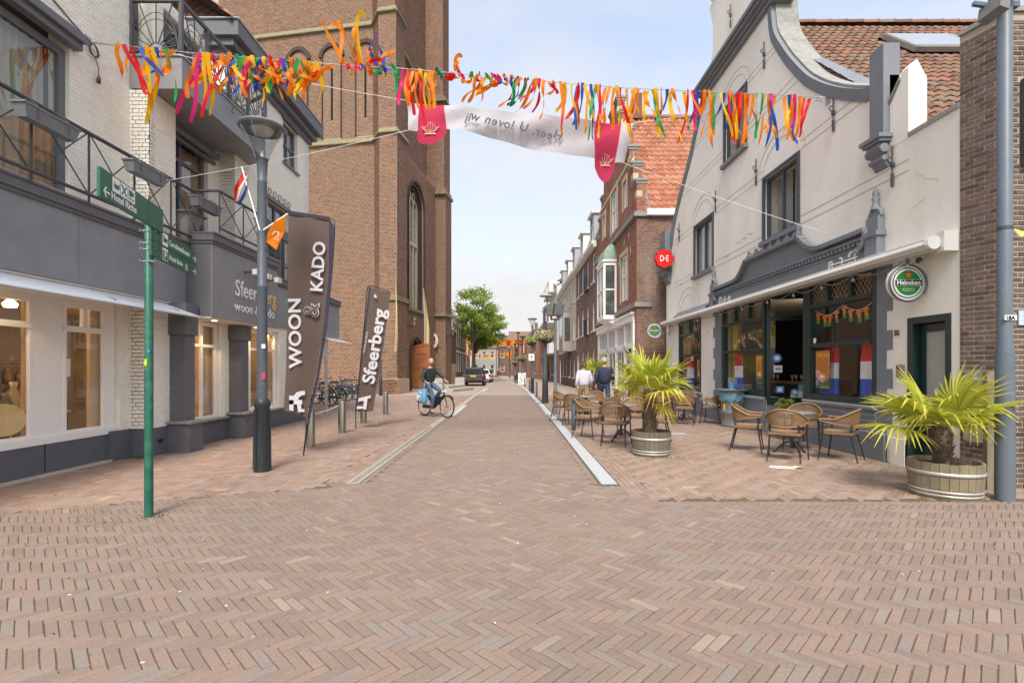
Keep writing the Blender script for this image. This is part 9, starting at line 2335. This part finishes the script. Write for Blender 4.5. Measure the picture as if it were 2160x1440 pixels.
def hand(p,d,palm_n,s=1.0,curl=.5):
    """chains of a hand: palm plus five fingers; p wrist, d direction of the fingers"""
    p,d,n_ = Vector(p),Vector(d).normalized(),Vector(palm_n).normalized(); sd_ = d.cross(n_).normalized(); ch = []
    pc = p+d*.05*s
    ch.append(([p,pc,p+d*.085*s],[.022*s,(.036*s,.018*s),(.036*s,.015*s)]))
    for k,l in enumerate((.062,.072,.068,.052)):
        b_ = p+d*.085*s+sd_*(.028-.019*k)*s; q = b_+d*l*.5*s+n_*l*.25*curl*s; e = q+d*l*.35*s+n_*l*.5*curl*s; ch.append(([p+d*.085*s,b_,q,e],[(.036*s,.015*s),.010*s,.009*s,.007*s]))
    b_ = p+d*.03*s+sd_*.035*s; ch.append(([p,b_,b_+d*.03*s+sd_*.012*s+n_*.012*s,b_+d*.055*s+n_*.02*s],[.022*s,.013*s,.011*s,.008*s])); return ch
def person(lb,loc,rz,J,cl,hair,name='person',face=True,head_yaw=0,headh=.235):
    t = thing(name,lb,'person',loc,rz); V3 = Vector
    # body: skin under the clothes, head, hands
    ch = [([J['pel'],J['wai'],J['che'],J['nec'],J['hdb']],[(.13,.10),(.12,.095),(.145,.10),.055,.052])]
    for s in 'lr':
        ch += [([J['che'],J['sh'+s],J['el'+s],J['wr'+s]],[(.145,.10),.055,.042,.027]),([J['pel'],J['hp'+s],J['kn'+s],J['an'+s],J['to'+s]],[(.13,.10),.075,.055,.035,.03])]
    body = skinned('body',ch,m_skin,t,1)
    mb = MB(); c = V3(J['hdb'])+V3((0,0,headh*.46)) if 'hc' not in J else V3(J['hc']); P = head_into(mb,c,headh,head_yaw)
    hm = mb.mesh('head'); bm_ = __import__('bmesh').new(); bm_.from_mesh(body.data); bm_.from_mesh(hm)
    for s in 'lr':
        ho = skinned('hand',hand(J['wr'+s],J['hd'+s],J['hn'+s]),m_skin,None,1); bm_.from_mesh(ho.data); bpy.data.objects.remove(ho)
    bm_.to_mesh(body.data); bm_.free(); body.data.polygons.foreach_set('use_smooth',[True]*len(body.data.polygons))
    if face:
        mb = MB()
        for s in (-1,1): mb.ball(P(headh*.40,s*.032,.012),.011,6)
        mb.tube([P(headh*.405,-.024,-.055),P(headh*.43,0,-.057),P(headh*.405,.024,-.055)],.005,4); mb.build('facial_features',mat('eye_dark',(.12,.06,.05)),t)
    # hair cap
    hcol,full = hair; mb = MB(); V = []; n,m_ = 10,20
    for i in range(n+1):
        tt = math.pi*(.60 if full else .46)*i/n
        for k in range(m_):
            a = 2*math.pi*k/m_; back = .5-.5*math.cos(a); ext = tt*(.75+.45*back); rr_ = 1.07+.03*math.sin(a*7+i)
            V.append(P(math.sin(ext)*headh*.42*math.cos(a)*rr_,math.sin(ext)*headh*.345*math.sin(a)*rr_,math.cos(ext)*headh*.5*1.06))
    mb.add(V,[(i*m_+k,(i+1)*m_+k,(i+1)*m_+(k+1) % m_,i*m_+(k+1) % m_) for i in range(n) for k in range(m_)],True); mb.build('hair',mat('hair_'+name+lb[:6],hcol,rough=.8,var=.25,scale=60,bump=.6,bscale=200),t)
    # clothes
    k_ = cl['jr']
    ch = [([J['hem'],J['wai'],J['che'],J['col']],[(k_*1.12,k_*.86),(k_*1.05,k_*.80),(k_*1.18,k_*.86),(.085,.075)])]
    for s in 'lr': ch.append(([J['che'],J['sh'+s],J['el'+s],J['cu'+s]],[(k_*1.18,k_*.86),.080,.062,.046]))
    skinned('jacket',ch,cl['jm'],t)
    ch = [([J['wai'],J['pel']],[(.125,.10),(.155,.125)])]
    for s in 'lr': ch.append(([J['pel'],J['hp'+s],J['kn'+s],J['tr'+s]],[(.155,.125),.098,.074,.060]))
    skinned('trousers',ch,cl['tm'],t)
    for s in 'lr':
        a,b_ = V3(J['an'+s]),V3(J['to'+s]); skinned('shoe',[([a+(a-b_)*.25-Z1*.035,a.lerp(b_,.5)-Z1*.03,b_],[(.045,.04),(.047,.035),(.042,.024)])],cl['sm'],t)
    return t
# walkers seen from behind: local frame, +x = walking direction
def walker(hgt,swing,arm):
    s = hgt/1.75; v = lambda x,y,z: (x*s,y*s,z*s); J = {}
    J['pel'] = v(0,0,.96); J['wai'] = v(.0,0,1.10); J['che'] = v(.01,0,1.33); J['nec'] = v(.03,0,1.49); J['hdb'] = v(.045,0,1.55); J['col'] = v(.02,0,1.46); J['hem'] = v(-.01,0,.93)
    for q,sg,ph in (('l',1,1),('r',-1,-1)):
        J['sh'+q] = v(0,.185*sg,1.42); J['el'+q] = v(-.07-.05*ph*arm,.25*sg,1.16); J['wr'+q] = v(.02-.14*ph*arm,.27*sg,.93); J['cu'+q] = v(.015-.13*ph*arm,.268*sg,.955); J['hd'+q] = (.1,0,-1); J['hn'+q] = (.2,-sg,0)
        J['hp'+q] = v(0,.09*sg,.90); J['kn'+q] = v(.05+.20*swing*ph,.095*sg,.50); J['an'+q] = v(-.02+.30*swing*ph,.09*sg,.09 if ph > 0 else .12); J['to'+q] = v(.14+.30*swing*ph,.10*sg,.035); J['tr'+q] = v(-.015+.29*swing*ph,.09*sg,.13 if ph > 0 else .16)
    return J
m_navy = mat('navy_jacket',(.018,.026,.055),rough=.7,var=.15,scale=8,bump=1.2,bscale=9); m_jean = mat('dark_jeans',(.03,.045,.09),rough=.8,var=.15,scale=12,bump=.6,bscale=15)
m_wj = mat('white_jacket',(.55,.55,.62),rough=.7,var=.05,scale=8,bump=1.4,bscale=9); m_khaki = mat('khaki',(.30,.21,.12),rough=.8,var=.1,bump=.6,bscale=15); m_shoe = mat('shoe_dark',(.03,.025,.025),rough=.5)
x,y = 2.90,15.3
mn = person('man walking away in a navy jacket and dark jeans with short grey hair',(x,y,0),R(84),walker(1.80,.8,.7),dict(jr=.195,jm=m_navy,tm=m_jean,sm=m_shoe),((.42,.40,.38),False),face=True)
x,y = 2.28,15.5
wm = person('woman walking away in a white jacket and khaki trousers with short brown hair',(x,y,0),R(98),walker(1.66,.7,.4),dict(jr=.185,jm=m_wj,tm=m_khaki,sm=m_shoe),((.10,.05,.03),True),face=True)
mb = MB(); c = Vector((.02,0,1.46*1.80/1.75)); 
# cyclist and electric bicycle
cx0,cy0 = -2.72,15.2; ca_ = math.atan2(14.45-15.2,-1.93+2.72)
bike = bicycle('city_bicycle','dark electric city bicycle ridden by the man in the road',(cx0,cy0,0),ca_,m_bk,ebike=True)
J = {}; v = lambda x,y,z: (x,y,z)
J['pel'] = v(.24,0,1.02); J['wai'] = v(.23,0,1.16); J['che'] = v(.27,0,1.36); J['nec'] = v(.31,0,1.50); J['hdb'] = v(.33,0,1.55); J['col'] = v(.30,0,1.47); J['hem'] = v(.22,0,1.02)
J['shl'] = v(.28,.19,1.42); J['ell'] = v(.52,.30,1.22); J['wrl'] = v(.66,.29,1.10); J['cul'] = v(.62,.293,1.13); J['hdl'] = (.5,0,-.2); J['hnl'] = (0,0,-1)
J['shr'] = v(.28,-.19,1.42); J['elr'] = v(.28,-.30,1.15); J['wrr'] = v(.50,-.31,1.05); J['cur'] = v(.46,-.31,1.06); J['hdr'] = (.8,0,-.1); J['hnr'] = (0,0,-1)
J['hpl'] = v(.27,.09,.96); J['knl'] = v(.62,.12,.80); J['anl'] = v(.42,.12,.50); J['tol'] = v(.52,.12,.45); J['trl'] = v(.43,.12,.55)
J['hpr'] = v(.27,-.09,.96); J['knr'] = v(.60,-.12,.60); J['anr'] = v(.50,-.12,.20); J['tor'] = v(.62,-.12,.14); J['trr'] = v(.51,-.12,.25)
cyc = person('bald man in a dark green jacket and jeans riding the bicycle',(cx0,cy0,0),ca_,J,dict(jr=.19,jm=mat('green_jacket',(.022,.034,.032),rough=.6,var=.15,scale=8,bump=1.2,bscale=9),tm=mat('blue_jeans',(.07,.11,.20),rough=.8,var=.15,scale=12,bump=.8,bscale=14),sm=m_shoe),((.46,.38,.33),False),name='person',head_yaw=R(-25),headh=.235)
bag = thing('shopping_bag','light blue shopping bag with a white logo held beside the bicycle','bag',(cx0+math.cos(ca_)*.30+math.sin(ca_)*.30,cy0+math.sin(ca_)*.30-math.cos(ca_)*.30,.42),ca_)
m_bag = mat('bag_blue',(.12,.38,.60),rough=.5,var=.1,scale=9,bump=1,bscale=14)
mb = MB(); n = 10; V = []
for j,(z,w_,d) in enumerate(((0,.14,.05),(.05,.16,.07),(.22,.175,.09),(.36,.16,.06),(.41,.15,.04))):
    for k in range(16): a = 2*math.pi*k/16; V.append((w_*math.copysign(abs(math.cos(a))**.5,math.cos(a))+.01*math.sin(j*3+k),d*math.copysign(abs(math.sin(a))**.7,math.sin(a))*(1+.1*math.sin(k*2+j)),z))
mb.add(V,[(j*16+k,j*16+(k+1) % 16,(j+1)*16+(k+1) % 16,(j+1)*16+k) for j in range(4) for k in range(16)]+[tuple(range(16))[::-1]],True); mb.build('bag_body',m_bag,bag)
mb = MB(); mb.tube([(-.08,-.03,.46),(.02,-.02,.60),(.14,-.01,.63),(.12,-.03,.46)],.012,6); mb.build('strap',m_bag,bag)
mb = MB(); mb.tube([(.11*math.cos(a),-.115,.22+.13*math.sin(a)) for a in [R(30)+2*math.pi*i/20*.8 for i in range(21)]],.009,5); mb.build('logo_ring',m_let,bag)
text('lettering','ah',.17,m_let,(-.09,-.12,.16),FNY,bag,ext=.002,bold=.006)
# far pedestrian in orange
fx,fy = W(1051,800,100)[:2]
J = walker(1.75,.3,.2); person('distant pedestrian in an orange shirt by the corner shop',(fx,fy,0),R(-90),J,dict(jr=.2,jm=RM['o'],tm=m_jean,sm=m_shoe),((.1,.06,.04),True),face=False)
